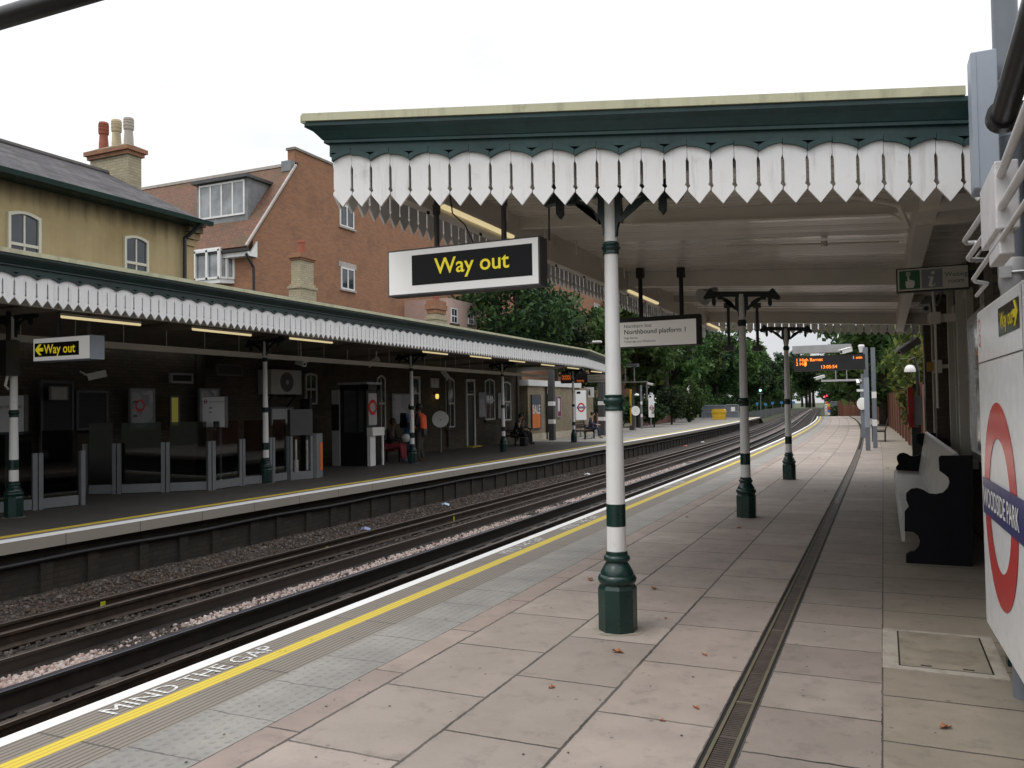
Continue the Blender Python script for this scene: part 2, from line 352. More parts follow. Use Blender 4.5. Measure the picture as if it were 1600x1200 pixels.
# ---------------------------------------------------------------- ground
gm = paint('earth_and_grass', (0.045, 0.06, 0.025), 0.95, 0.4, 0.6, dirt=((0.10, 0.08, 0.05), 0.9, 0.5))
struct(MB().quad((-1500, -600, -1.05), (1500, -600, -1.05), (1500, 2500, -1.05), (-1500, 2500, -1.05)).build('ground', gm))
ys_f = [-8+i*0.16 for i in range(int(34/0.16))]+[26.5+i*1.5 for i in range(200)]
# track bed
m, nt, bs = new_mat('ballast_bed'); g = N(nt, 'ShaderNodeNewGeometry'); v = N(nt, 'ShaderNodeTexVoronoi'); v.inputs['Scale'].default_value = 22; nt.links.new(g.outputs['Position'], v.inputs['Vector'])
r = ramp(nt, [(0.0, (0.04, 0.032, 0.028)), (0.5, (0.16, 0.125, 0.11)), (1.0, (0.27, 0.215, 0.195))], None); sp = N(nt, 'ShaderNodeSeparateColor'); nt.links.new(v.outputs['Color'], sp.inputs[0]); nt.links.new(sp.outputs[0], r.inputs[0])
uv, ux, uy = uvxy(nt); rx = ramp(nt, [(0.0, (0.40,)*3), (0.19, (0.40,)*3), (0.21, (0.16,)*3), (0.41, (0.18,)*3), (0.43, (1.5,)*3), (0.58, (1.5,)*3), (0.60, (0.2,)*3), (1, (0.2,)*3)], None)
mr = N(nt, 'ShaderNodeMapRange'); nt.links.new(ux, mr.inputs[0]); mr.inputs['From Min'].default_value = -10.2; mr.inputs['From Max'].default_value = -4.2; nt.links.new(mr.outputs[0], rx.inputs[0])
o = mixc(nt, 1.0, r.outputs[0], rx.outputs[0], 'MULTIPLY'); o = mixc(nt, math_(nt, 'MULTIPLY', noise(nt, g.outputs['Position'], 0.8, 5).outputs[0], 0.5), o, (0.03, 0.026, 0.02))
nt.links.new(o, bs.inputs['Base Color']); bs.inputs['Roughness'].default_value = 0.95; bump(nt, bs, v.outputs['Distance'], 1.0, 0.05)
ballast_bed = m
xs = [-10.35+i*0.12 for i in range(int(6.4/0.12)+1)]
def bed_z(x, y): return -0.89+(0.14*max(0, min(1, (-9.15-x)/0.7)))
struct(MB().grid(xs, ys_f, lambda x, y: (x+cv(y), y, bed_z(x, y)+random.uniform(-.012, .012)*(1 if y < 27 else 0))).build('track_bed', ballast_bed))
# ballast stones
bme = bpy.data.meshes.new('tmp')
import bmesh
b_ = bmesh.new(); bmesh.ops.create_icosphere(b_, subdivisions=1, radius=1.0); b_.to_mesh(bme); b_.free()
tv = np.array([v.co[:] for v in bme.vertices]); tf = np.array([p.vertices[:] for p in bme.polygons])
def scatter(name, n, region, size, mats, pick):
    P, MI = [], []
    V = np.empty((n, len(tv), 3)); 
    for i in range(n):
        x, y = region(i); s = size*rng.uniform(.6, 1.5); sc = np.array([rng.uniform(.7, 1.3), rng.uniform(.6, 1.1), rng.uniform(.5, .9)])*s
        q = rng.normal(size=4); q /= np.linalg.norm(q); a, b, c, d = q
        R = np.array([[1-2*(c*c+d*d), 2*(b*c-a*d), 2*(b*d+a*c)], [2*(b*c+a*d), 1-2*(b*b+d*d), 2*(c*d-a*b)], [2*(b*d-a*c), 2*(c*d+a*b), 1-2*(b*b+c*c)]])
        vv = tv*(1+rng.uniform(-.25, .25, size=(len(tv), 1)))*sc
        V[i] = vv@R.T + (x+cv(y), y, bed_z(x, y)+s*0.25)
        MI.append(pick(x, y))
    me = bpy.data.meshes.new(name); nv = n*len(tv); nf = n*len(tf)
    me.vertices.add(nv); me.vertices.foreach_set('co', V.reshape(-1))
    F_ = (tf[None]+(np.arange(n)*len(tv))[:, None, None]).reshape(-1)
    me.loops.add(nf*3); me.loops.foreach_set('vertex_index', F_.astype(np.int32)); me.polygons.add(nf)
    me.polygons.foreach_set('loop_start', np.arange(0, nf*3, 3, dtype=np.int32))
    for m_ in mats: me.materials.append(m_)
    me.polygons.foreach_set('material_index', np.repeat(np.array(MI, dtype=np.int32), len(tf)))
    me.update(); me.validate(); o = bpy.data.objects.new(name, me); COL.objects.link(o); return o
def stone_mat(name, stops):
    m, nt, bs = new_mat(name); g = N(nt, 'ShaderNodeNewGeometry'); r = ramp(nt, stops, g.outputs['Random Per Island'])
    n = noise(nt, g.outputs['Position'], 40, 3); nt.links.new(mixc(nt, math_(nt, 'MULTIPLY', n.outputs[0], 0.5), r.outputs[0], (0.08, 0.06, 0.05)), bs.inputs['Base Color']); bs.inputs['Roughness'].default_value = 0.9; return m
pinkst = stone_mat('pink_granite', [(0, (0.30, 0.20, 0.17)), (0.4, (0.50, 0.385, 0.345)), (0.75, (0.60, 0.51, 0.475)), (1, (0.36, 0.33, 0.32))])
brownst = stone_mat('brown_stones', [(0, (0.07, 0.042, 0.025)), (0.5, (0.10, 0.072, 0.055)), (0.85, (0.13, 0.11, 0.095)), (1, (0.24, 0.22, 0.2))])
darkst = stone_mat('oily_stones', [(0, (0.02, 0.017, 0.014)), (0.75, (0.04, 0.034, 0.028)), (1, (0.13, 0.115, 0.10))])
def reg(i):
    y = 3.0+33*rng.random()**1.7; k = rng.random()
    x = rng.uniform(-7.6, -6.74) if k < .55 else (rng.uniform(-10.02, -9.05) if k < .8 else rng.uniform(-8.5, -7.7) if k < .93 else rng.uniform(-6.6, -6.1)); return x, y
def pickst(x, y): return 0 if -7.62 < x < -6.7 and rng.random() < (.9 if math.sin(y*1.1)+math.sin(y*2.9+1)+math.sin(y*.37) < 1.25 else .25) else (1 if x < -9 else 2)
tag(scatter('ballast', 32000, reg, 0.025, [pinkst, brownst, darkst], pickst), 'pinkish and brown ballast stones lying between the rails', 'ballast', kind='stuff')
# rails
rustm = paint('rail_rust', (0.036, 0.024, 0.017), 0.55, 0.3, 8, dirt=((0.08, 0.05, 0.03), 5, 0.5))
railtop = paint('rail_head', (0.13, 0.105, 0.09), 0.34, 0.2, 9, metal=0.5)
railblk = paint('rail_black', (0.030, 0.025, 0.021), 0.42, 0.2, 8)
railblktop = paint('rail_black_head', (0.075, 0.075, 0.09), 0.35, 0.15, 9, metal=0.4)
def rail(x, top, h, label, mats, headw=0.07, group=None):
    prof = [(-.07, -h), (.07, -h), (.07, -h+.012), (.012, -h+.035), (.012, -.045), (headw/2, -.035), (headw/2, -.004), (headw/2-.006, 0), (-headw/2+.006, 0), (-headw/2, -.004), (-headw/2, -.035), (-.012, -.045), (-.012, -h+.035), (-.07, -h+.012)]
    n = len(prof); mb = MB(); ys = [-8+i*2.0 for i in range(130)]
    vs = [(x+p+cv(y), y, top+q) for y in ys for p, q in prof]; fs = []; mi = []
    for j in range(len(ys)-1):
        for i in range(n):
            i2 = (i+1) % n; fs.append((j*n+i, j*n+i2, (j+1)*n+i2, (j+1)*n+i)); mi.append(1 if i in (6, 7, 8) else 0)
    mb.v = vs; mb.f = fs; mb.m = mi
    return tag(mb.build('rail', mats), label, 'rail', group)
rail(-6.07, -.70, .17, 'rusty brown running rail nearest the white line of the platform edge', [rustm, railtop])
rail(-6.66, -.655, .22, 'tall black conductor rail beside the pink ballast strip, on the platform side', [railblk, railblktop], 0.085)
rail(-7.66, -.70, .18, 'black rail on the far side of the pink ballast strip', [railblk, railtop])
rail(-8.55, -.70, .17, 'dark rail second from the far platform wall', [rustm, railtop])
rail(-8.97, -.70, .17, 'rusty rail next to the brown stones below the far platform wall', [rustm, railtop])
rail(-4.72, -.70, .17, 'running rail hidden in the shade right under the near platform edge', [rustm, railtop])
slp = paint('sleeper_timber', (0.07, 0.06, 0.05), 0.85, 0.25, 6, bmp=0.4)
sl0 = MB().box(-1.15, 1.15, -.12, .12, -.09, 0).build('sleeper', slp, loc=(0, 0, 0)); tag(sl0, 'grey weathered sleeper end showing between the two rails nearest the platform', 'sleeper', 'sleepers of the near track')
for i in range(34):
    o = sl0 if i == 0 else sl0.copy()
    if i: COL.objects.link(o)
    y = 2.6+i*.72; o.location = (-5.38+cv(y)+rng.uniform(-.05, .05), y, -.845); o.rotation_euler = (0, 0, rng.uniform(-.03, .03))
# ---------------------------------------------------------------- near platform
def rib_mat(name, col, rib=True, paintcol=None, wear=0.5, ribp=.5):
    m, nt, bs = new_mat(name); uv, x, y = uvxy(nt); g = N(nt, 'ShaderNodeNewGeometry'); pos = g.outputs['Position']
    n1 = noise(nt, pos, 1.6, 6, 0.6); n2 = noise(nt, pos, 45, 4)
    base = mixc(nt, math_(nt, 'MULTIPLY', n1.outputs[0], 0.6), col, tuple(c*.55 for c in col)); base = mixc(nt, math_(nt, 'MULTIPLY', n2.outputs[0], .35), base, tuple(c*.5 for c in col))
    idx = saw_line(nt, math_(nt, 'ADD', y, math_(nt, 'MULTIPLY', noise(nt, pos, 8, 2).outputs[0], .01)), 1.22, 0.43, 0.014)
    if rib:
        fr = math_(nt, 'MODULO', math_(nt, 'ADD', x, 100.0), 0.036); gr = math_(nt, 'LESS_THAN', fr, 0.010)
        base = mixc(nt, math_(nt, 'MULTIPLY', gr, .8), base, (0.05, 0.042, 0.034))
    base = mixc(nt, math_(nt, 'MULTIPLY', idx, .7), base, (0.04, 0.035, 0.03))
    if paintcol:
        pc = paintcol
        wr = ramp(nt, [(wear, (1, 1, 1)), (wear+.12, (.15, .15, .15))], noise(nt, pos, 7, 8, 0.75).outputs[0])
        pcol = mixc(nt, math_(nt, 'MULTIPLY', noise(nt, pos, 3, 5).outputs[0], .25), pc, tuple(c*.6 for c in pc))
        if rib: pcol = mixc(nt, math_(nt, 'MULTIPLY', gr, ribp), pcol, tuple(c*.35 for c in pc))
        base = mixc(nt, wr.outputs[0], base, pcol)
    nt.links.new(base, bs.inputs['Base Color']); bs.inputs['Roughness'].default_value = .7
    if rib: bump(nt, bs, math_(nt, 'SUBTRACT', 1.0, gr), .6, .006)
    else: bump(nt, bs, n2.outputs[0], .3, .004)
    return m
cop = (0.27, 0.235, 0.195)
coping = rib_mat('ribbed_coping', cop); whitel = rib_mat('white_edge_line', cop, False, (0.80, 0.80, 0.79), .66); yell = rib_mat('yellow_line', cop, True, (0.66, 0.50, 0.05), .66)
# blister strip
m, nt, bs = new_mat('blister_paving'); uv, x, y = uvxy(nt); g = N(nt, 'ShaderNodeNewGeometry'); pos = g.outputs['Position']
def cell(c, p, off): return math_(nt, 'SUBTRACT', math_(nt, 'MODULO', math_(nt, 'ADD', c, off+100*p), p), p/2)
row = math_(nt, 'MODULO', math_(nt, 'FLOOR', math_(nt, 'DIVIDE', math_(nt, 'ADD', x, 100*.066), .066)), 2.0)
dx = cell(x, .066, 0.0); dy = cell(math_(nt, 'ADD', y, math_(nt, 'MULTIPLY', row, .0333)), .0667*1.0, 0.0)
d2 = math_(nt, 'ADD', math_(nt, 'MULTIPLY', dx, dx), math_(nt, 'MULTIPLY', dy, dy)); dot = math_(nt, 'LESS_THAN', d2, .0135**2)
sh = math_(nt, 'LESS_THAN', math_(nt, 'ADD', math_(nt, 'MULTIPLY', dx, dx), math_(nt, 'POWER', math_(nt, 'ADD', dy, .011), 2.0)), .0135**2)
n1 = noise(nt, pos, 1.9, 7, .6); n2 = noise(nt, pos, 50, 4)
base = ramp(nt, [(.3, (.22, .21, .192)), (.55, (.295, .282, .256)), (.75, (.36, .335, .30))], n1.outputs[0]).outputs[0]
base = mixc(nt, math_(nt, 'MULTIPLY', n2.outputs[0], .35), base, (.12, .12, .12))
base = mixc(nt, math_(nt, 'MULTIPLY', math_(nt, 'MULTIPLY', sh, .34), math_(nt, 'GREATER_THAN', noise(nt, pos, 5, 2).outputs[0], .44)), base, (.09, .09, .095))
j = math_(nt, 'MULTIPLY', saw_line(nt, math_(nt, 'ADD', y, math_(nt, 'MULTIPLY', math_(nt, 'SUBTRACT', noise(nt, pos, 3, 3).outputs[0], .5), .08)), .52, 4.47-.52*8, .011), math_(nt, 'ADD', .1, math_(nt, 'MULTIPLY', noise(nt, pos, 1.3, 2).outputs[0], 1.0)))
base = mixc(nt, j, base, (.05, .048, .045))
nt.links.new(base, bs.inputs['Base Color']); bs.inputs['Roughness'].default_value = .75
hd = N(nt, 'ShaderNodeMapRange'); nt.links.new(d2, hd.inputs[0]); hd.inputs['From Max'].default_value = .018**2; hd.inputs['To Min'].default_value = 1; hd.inputs['To Max'].default_value = 0
bump(nt, bs, hd.outputs[0], .5, .008); blister = m
pk = (0.37, 0.318, 0.28)
S = []
def strip(x0, x1, mat): S.append((x0, x1, mat))
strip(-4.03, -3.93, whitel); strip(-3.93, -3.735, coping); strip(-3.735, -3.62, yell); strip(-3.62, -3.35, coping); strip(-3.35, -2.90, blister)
strip(-2.90, -2.685, slab_mat('edge_slabs', (0.35, 0.285, 0.25), .98, .42, -2.90, -2.685))
strip(-2.685, -2.04, slab_mat('slabs_one', pk, .886, 3.255, -2.685, -2.04)); strip(-2.04, -1.415, slab_mat('slabs_two', pk, .90, 4.555, -2.04, -1.415))
strip(-1.415, -.80, slab_mat('slabs_three', pk, .925, 4.175, -1.415, -.80))
strip(-.645, -.04, slab_mat('slabs_four', (0.30, 0.26, 0.228), .615, 3.945, -.645, -.04));  # tone lowered to paint in the shade towards the wall
conc = slab_mat('concrete_paving', (0.29, 0.255, 0.205), .665, 4.31, -.04, 1.6, sidej=False, var=.1)  # tone lowered likewise for the shade near the bench
strip(-.04, 1.6, conc); strip(1.6, 9.0, conc)
ysn = [-7, -3]+[i*1.0 for i in range(-1, 99)]
mb = MB(); mats = []
for x0, x1, mt in S:
    if mt not in mats: mats.append(mt)
    mb.grid([x0, x1], ysn, lambda x, y: (x+cv(y), y, 0.0), mats.index(mt))
wallm = platbrick; mats.append(wallm); mats.append(coping); kw = len(mats)-2
mb.grid([0, 1], ysn, lambda x, y: (-4.03+cv(y), y, -.13+.13*x), kw+1)
mb.grid([0, 1], ysn, lambda x, y: (-4.03+cv(y)+.22*(1-x), y, -.13), kw+1)
mb.grid([0, 1], ysn, lambda x, y: (-3.81+cv(y), y, -1.2+1.07*x), kw)
e = 98+cv(98); mb.quad((-4.03+cv(98), 98, -1.2), (9+cv(98), 98, -1.2), (9+cv(98), 98, 0), (-4.03+cv(98), 98, 0), mi=kw)
plat = struct(mb.build('platform', mats))
# drain channel in the paving
chm = paint('drain_iron', (0.075, 0.058, 0.048), .6, .25, 9); chside = paint('drain_edge', (0.13, 0.11, 0.075), .8, .2, 6, dirt=((.07, .08, .03), 6, .5)); gap = paint('drain_dark', (0.012, 0.011, 0.010), .9)
mb = MB(); 
for x0, x1, z, mi in ((-.80, -.782, -.004, 3), (-.782, -.765, -.002, 1), (-.765, -.68, -.05, 2), (-.68, -.663, -.002, 1), (-.663, -.645, -.004, 3)):
    mb.grid([x0, x1], ysn, lambda x, y, z=z: (x+cv(y), y, z), mi)
y = -1.0
while y < 30:
    n = 20
    if True:
        for k in range(n):
            yy = y+k*.0245
            if yy > 14 and k % 2: continue
            mb.box(-.762+cv(yy), -.683+cv(yy), yy, yy+(.014 if yy < 14 else .04), -.03, -.006, 0)
        mb.box(-.765+cv(y), -.68+cv(y), y-.02, y-.002, -.03, -.005, 1 if int(y*2) % 3 == 0 else 0)
    y += .51
struct(mb.build('drain_channel', [chm, chside, gap, gap], plat))
# painted words on the coping
wm = rib_mat('white_lettering', cop, True, (0.74, 0.74, 0.73), .60, .8)
for k, (a, b) in enumerate((((133, 1118), (440, 1012)), ((800, 868), (872, 842)), ((886, 829), (947, 807)), ((1044, 764), (1077, 752)), ((1180, 703), (1197, 696)))):
    y0 = at_z(*a).y+.05; y1 = at_z(*b).y-.02
    t = text_mb('MIND THE GAP', .2, (0, 0, 0), (1, 0, 0), (0, 1, 0)); wdt = max(v[0] for v in t.v); sx = (y1-y0)/wdt
    t.v = [(-3.755-v[1]*.98+cv(y0), y0+v[0]*sx, .004) for v in t.v]; t.uv = {i: (v[0], v[1]) for i, v in enumerate(t.v)}
    struct(t.build('lettering', wm, plat))
# access cover in the concrete
t = thing('access_cover', 'rectangular concrete access cover with pale surround set in the paving by the sign', 'access cover', (.25, 5.98, 0))
fr = paint('cover_surround', (0.36, 0.33, 0.28), .85, .15, 5, dirt=((.2, .17, .12), 6, .5)); cvm = paint('cover_top', (0.245, 0.215, 0.165), .85, .2, 3, bmp=.4, dirt=((.15, .12, .08), 4, .5))
mb = MB(); a, b, c, d = -.045, .62, 5.48, 6.42
mb.box(a, a+.09, c, d, -.02, .004).box(b-.07, b, c, d, -.02, .004).box(a+.09, b-.07, c, c+.07, -.02, .004).box(a+.09, b-.07, d-.04, d, -.02, .004); mb.build('surround', fr, t)
MB().box(a+.1, b-.082, c+.085, d-.052, -.02, .005).build('cover', cvm, t)
MB().box(a+.09, b-.07, c+.07, d-.04, -.025, .002).build('gap', gap, t)
h = MB(); 
for px, py in ((a+.24, c+.11), (b-.2, c+.11)): h.box(px-.03, px+.03, py-.006, py+.006, .004, .008)
h.build('lifting_slot', gap, t)

# twigs, grit and gum on the slabs
mb = MB()
for i in range(420):
    x = rng.uniform(-3.9, .5); y = 2.4+16*rng.random()**1.8; s = rng.uniform(.003, .010); a = rng.uniform(0, 6.28); e = rng.uniform(.3, 1.0)
    dx_, dy_ = math.cos(a)*s, math.sin(a)*s; mb._add([(x-dx_, y-dy_, .003), (x+dy_*e, y-dx_*e, .0035), (x+dx_, y+dy_, .003), (x-dy_*e, y+dx_*e, .0045)], [(0, 1, 2, 3)], int(rng.random() < .35))
tag(mb.build('grit', [paint('grit_dark', (.035, .03, .025), .9, .3, 20), paint('grit_brown', (.16, .09, .04), .9, .3, 20)]), 'scattered twigs, grit and gum marks on the near paving', 'grit', kind='stuff')
# ---------------------------------------------------------------- columns
def slope(x): return -.066*(x+1.8)
def make_column(name, label, group, tilt):
    t = thing(name, label, 'column', (0, 0, 0), group)
    r8 = PI/8
    o = MB().lathe([(.138, 0), (.138, .30), (.125, .325)], seg=8, rot=r8).build('plinth', green, t)
    nn = 22; MB()._add([(0, 0, .006)]+[((.165+rng.uniform(-.02, .035))*math.cos(2*PI*k/nn), (.165+rng.uniform(-.02, .035))*math.sin(2*PI*k/nn), .0025) for k in range(nn)], [(0, 1+k, 1+(k+1) % nn) for k in range(nn)]).build('mortar_bed', paint('mortar', (.30, .27, .22), .9, .25, 12, dirt=((.12, .1, .08), 14, .5)), t)
    o = MB().lathe([(.118, .325), (.118, .332), (.128, .338), (.137, .355), (.137, .375), (.128, .392), (.118, .398), (.118, .41), (.108, .43), (.092, .46), (.08, .475), (.078, .485), (.088, .492), (.094, .505), (.094, .518), (.086, .53), (.078, .535), (.078, .56), (.07, .562)], seg=24).build('base_moulding', green, t); smooth_auto(o, 50)
    o = MB().lathe([(.069, .55), (.067, .74)], seg=24).lathe([(.0665, .894), (.0595, 1.567)], seg=24).lathe([(.0575, 1.668), (.048, 2.69)], seg=24).lathe([(.046, 2.77), (.041, 3.14)], seg=24).build('shaft', white, t); smooth_auto(o)
    smooth_auto(MB().lathe([(.0685, .738), (.0685, .896)], seg=24).build('band', green, t))
    o = MB().lathe([(.062, 1.56), (.068, 1.565), (.068, 1.575), (.064, 1.58), (.064, 1.605), (.071, 1.612), (.077, 1.625), (.077, 1.635), (.071, 1.65), (.064, 1.655), (.064, 1.66), (.068, 1.663), (.068, 1.672), (.06, 1.675)], seg=24).build('collar', green, t); smooth_auto(o, 50)
    o = MB().lathe([(.052, 2.685), (.06, 2.69), (.06, 2.705), (.056, 2.712), (.064, 2.722), (.069, 2.73), (.064, 2.745), (.057, 2.752), (.06, 2.76), (.052, 2.775)], seg=24).build('collar', green, t); smooth_auto(o, 50)
    mb = MB(); T = math.tan(tilt); ex = Vector((1, 0, T)); d = (0, .06, 0)
    mb.prism([(-.44, 3.10), (.44, 3.10), (.44, 3.175), (-.44, 3.175)], (0, 0, 0), ex, Z, d)
    for s in (-1, 1):
        e = ex*s
        mb.prism([(.34, 3.09), (.50, 3.055), (.53, 3.09), (.51, 3.12), (.44, 3.215), (.42, 3.215), (.34, 3.14)], (0, 0, 0), e, Z, (0, .075, 0))
        mb.prism([(.36, 3.08), (.41, 3.08), (.41, 2.995), (.385, 2.96), (.36, 2.995)], (0, 0, 0), e, Z, (0, .05, 0))
        arc = [(.05+.24*(1-math.cos(a)), 2.83+.24*math.sin(a)) for a in [i*PI/2/8 for i in range(9)]]
        arc2 = [(.085+.245*(1-math.cos(a)), 2.91+.195*math.sin(a)) for a in [i*PI/2/8 for i in range(9)]]
        mb.prism([(.04, 2.80)]+arc+[(.30, 3.105)]+arc2[::-1]+[(.085, 3.105), (.04, 3.105)], (0, 0, 0), e, Z, (0, .045, 0))
        mb.prism([(.26, 3.06), (.33, 3.06), (.33, 3.105), (.26, 3.105)], (0, 0, 0), e, Z, (0, .06, 0))
    mb.build('bracket', greenk, t)
    return t
col0 = make_column('canopy_column', 'nearest green and white canopy column standing beside the hanging way out sign', 'columns of the near platform canopy', -.066)
col0.location = (-1.765, 5.73, 0)
dup(col0, (-1.79, 11.99, 0), label='middle green and white canopy column just right of the northbound platform sign')
dup(col0, (-1.82, 18.12, 0), label='farthest of three canopy columns on the near platform, left of the amber display')
# ---------------------------------------------------------------- valances
P_ = .1527
def valance(mb, a, direc, n, zb, sl=0.0, p=P_, out=None, tmb=None):
    """row of n pointed boards from a along direc; tips at zb"""
    d = Vector(direc).normalized(); out = out or Vector((d.y, -d.x, 0)); H = .343
    for k in range(n):
        hw = p/2
        left = [(-.006, 0), (-hw+.004, .088), (-hw+.004, .106), (-hw+.018, .122), (-hw+.0105, .14), (-hw+.0105, .285), (-hw+.0015, .312)]
        def sc(x):   # scallops two boards wide, crest over every second joint
            q = (x - hw if k % 2 == 0 else x + hw)/p
            return H+.048*(1-min(1, abs(q))**2)
        top = [(x, sc(x)) for x in [hw-.0015, hw*.6, hw*.2, -hw*.2, -hw*.6, -hw+.0015]]
        pts = [(0.0, 0.0)]+[(-x, z) for x, z in left[1:]]+top+[(x, z) for x, z in left[1:]][::-1]
        o = Vector(a)+d*(p*(k+.5)); o.z = zb+sl*(p*(k+.5)); jit = rng.uniform(-.003, .003)
        mb.prism(pts, o+out*jit, d, Z, out*.02)
        if tmb is not None:   # the green scalloped edging above
            tp = [(x, z-.004) for x, z in top]+[(x, z+.034) for x, z in top][::-1]
            tmb.prism(tp, o+out*.022, d, Z, out*.03)
def mitre(mb, i0, a, b, out, prof, sgn=1.0):
    d = (Vector(b)-Vector(a)).normalized()
    for k, (p, q) in enumerate(prof): mb.v[i0+k] = tuple(Vector(mb.v[i0+k])-d*p*sgn)
def fascia(a, b, out, zb, sl, mb, lmb, mit=0):
    a, b = Vector(a), Vector(b); L = (b-a).length; A = a.copy(); B = b.copy(); A.z = zb; B.z = zb+sl*L
    pf = [(-.035, .30), (-.013, .30), (-.013, .405), (.02, .405), (.02, .475), (.05, .475), (.05, .495), (.06, .50), (.075, .52), (.105, .555), (.14, .575), (.15, .58), (.15, .61), (-.035, .61)]
    pl = [(-.05, .612), (.17, .612), (.17, .668), (-.05, .69)]; n = len(pf)
    i0 = len(mb.v); mb.ext(pf, A, B, out); j0 = len(lmb.v); lmb.ext(pl, A, B, out)
    if mit == 1: mitre(mb, i0, a, b, out, pf); mitre(lmb, j0, a, b, out, pl)
    if mit == 2: mitre(mb, i0+n, a, b, out, pf, -1); mitre(lmb, j0+4, a, b, out, pl, -1)
t = thing('platform_canopy', 'long canopy with dark green fascia and white pointed valance over the near platform', 'canopy', (-1.5, 12, 3.2))
ang = math.radians(10); da = Vector((math.cos(ang), math.sin(ang), 0)); A0 = Vector((-3.72, 5.1, 0)); SL = -.066
outf = Vector((math.sin(ang), -math.cos(ang), 0)); Lf = 4.28
vm, tm, fm, lm = MB(), MB(), MB(), MB()
valance(vm, A0, da, 29, 3.118, SL*1.0, out=outf, tmb=tm); B0 = A0+da*Lf
fascia(A0, B0+da*.05, outf, 3.118, SL, fm, MB(), 1); i0 = len(lm.v); pl = [(-.05, .612), (.17, .612), (.17, .668), (-.05, .69)]
lm.ext(pl, A0+Z*3.118, A0+da*(Lf-.02)+Z*(3.118+SL*Lf), outf); mitre(lm, i0, A0, B0, outf, pl)
vm.build('valance', valw, t); tm.build('scalloped_edging', fasc, t); 
# track side
vm2, tm2 = MB(), MB(); n2 = 93; SY0 = 5.1
valance(vm2, (-3.72, SY0+n2*P_, 0), (0, -1, 0), n2, 3.118, 0, out=Vector((-1, 0, 0)), tmb=tm2); SY1 = SY0+n2*P_
fascia((-3.72, SY1, 0), (-3.72, SY0, 0), Vector((-1, 0, 0)), 3.118, 0, fm, lm, 2)
vm2.build('valance', valw, t); tm2.build('scalloped_edging', fasc, t)
# far end
vm3 = MB(); valance(vm3, (-3.7, SY1, 0), (1, 0, 0), 30, 3.24, SL, out=Vector((0, 1, 0))); vm3.build('valance', valw, t)
fascia((-3.72, SY1, 0), (.95, SY1, 0), Vector((0, 1, 0)), 3.2, SL, fm, lm)
fm.build('fascia', fasc, t); lm.build('roof_lip', lip, t)
MB().quad((-3.74, SY0+.05, 3.735), (.95, 5.9, 3.42), (.95, SY1, 3.42), (-3.74, SY1, 3.735)).build('roof', paint('roof_felt', (.1, .1, .1), .9, .2, 3), t)
# ceiling boards
m, nt, bs = new_mat('ceiling_boards'); g = N(nt, 'ShaderNodeNewGeometry'); sp = N(nt, 'ShaderNodeSeparateXYZ'); nt.links.new(g.outputs['Position'], sp.inputs[0])
fr = math_(nt, 'MODULO', math_(nt, 'ADD', sp.outputs[1], 50.0), .12); j = math_(nt, 'LESS_THAN', fr, .009)
ix = N(nt, 'ShaderNodeTexWhiteNoise', noise_dimensions='1D'); nt.links.new(math_(nt, 'FLOOR', math_(nt, 'DIVIDE', sp.outputs[1], .12)), ix.inputs['W'])
n1 = noise(nt, g.outputs['Position'], .8, 5); b_ = ramp(nt, [(.3, (.62, .59, .535)), (.7, (.72, .69, .64))], n1.outputs[0]).outputs[0]
b_ = mixc(nt, math_(nt, 'MULTIPLY', ix.outputs['Value'], .38), b_, (.42, .385, .335)); b_ = mixc(nt, math_(nt, 'MULTIPLY', j, .8), b_, (.10, .085, .07)); nt.links.new(b_, bs.inputs['Base Color'])
rgh = N(nt, 'ShaderNodeMapRange'); nt.links.new(ix.outputs['Value'], rgh.inputs[0]); rgh.inputs['To Min'].default_value = .14; rgh.inputs['To Max'].default_value = .42; nt.links.new(rgh.outputs[0], bs.inputs['Roughness'])
n2 = noise(nt, g.outputs['Position'], 3.5, 3)
hh = math_(nt, 'ADD', math_(nt, 'MULTIPLY', ix.outputs['Value'], .9), math_(nt, 'ADD', math_(nt, 'MULTIPLY', n2.outputs[0], .5), math_(nt, 'MULTIPLY', j, -.6))); bump(nt, bs, hh, 1.0, .02); ceilm = m
def zc(x): return 3.47+slope(x)
def ceil_box(mb, x0, x1, y0, y1, top, bot):
    vs = [(x, y, zc(x)+dz) for dz in (bot, top) for y in (y0, y1) for x in (x0, x1)]
    mb._add(vs, [(0, 2, 3, 1), (4, 5, 7, 6), (0, 1, 5, 4), (2, 6, 7, 3), (0, 4, 6, 2), (1, 3, 7, 5)])
mb = MB(); mb.quad((-3.70, 5.13, zc(-3.7)), (-3.70, SY1, zc(-3.7)), (1.0, SY1, zc(1)), (1.0, 5.95, zc(1))); mb.build('ceiling', ceilm, t)
mb = MB(); ceil_box(mb, -3.6, -.7, 5.70, 5.79, .0, -.22); mb.build('beam', cream, t)
for y0, dep, wd in ( (7.95, .11, .09), (11.99, .22, .13), (15.1, .11, .09), (18.12, .22, .13)):
    mb = MB(); ceil_box(mb, -3.6, .95, y0-wd/2, y0+wd/2, .0, -dep); mb.build('beam', cream, t)
mb = MB(); mb.box(-3.52, -3.42, 5.3, SY1-.02, 3.26, 3.6); mb.build('beam', cream, t)
mb = MB(); mb.box(.28, .42, 6.0, SY1-.02, 3.05, 3.34); mb.build('beam', cream, t)
for y0 in (6.9, 7.45): MB().box(.28, .95, y0, y0+.09, 3.02, 3.12).build('beam', cream, t)
mb = MB()
mb.tube([(-2.2, 7.85, zc(-2.2)-.13), (-.9, 7.85, zc(-.9)-.13), (0.1, 7.85, zc(.1)-.13), (.22, 7.85, zc(.2)-.2)], .014, 8)
mb.tube([(-1.6, 9.7, zc(-1.6)-.05), (.2, 9.7, zc(.2)-.05)], .013, 8); mb.lathe([(.035, -.06), (.035, 0)], (-.55, 9.7, zc(-.55)-.02), 12)
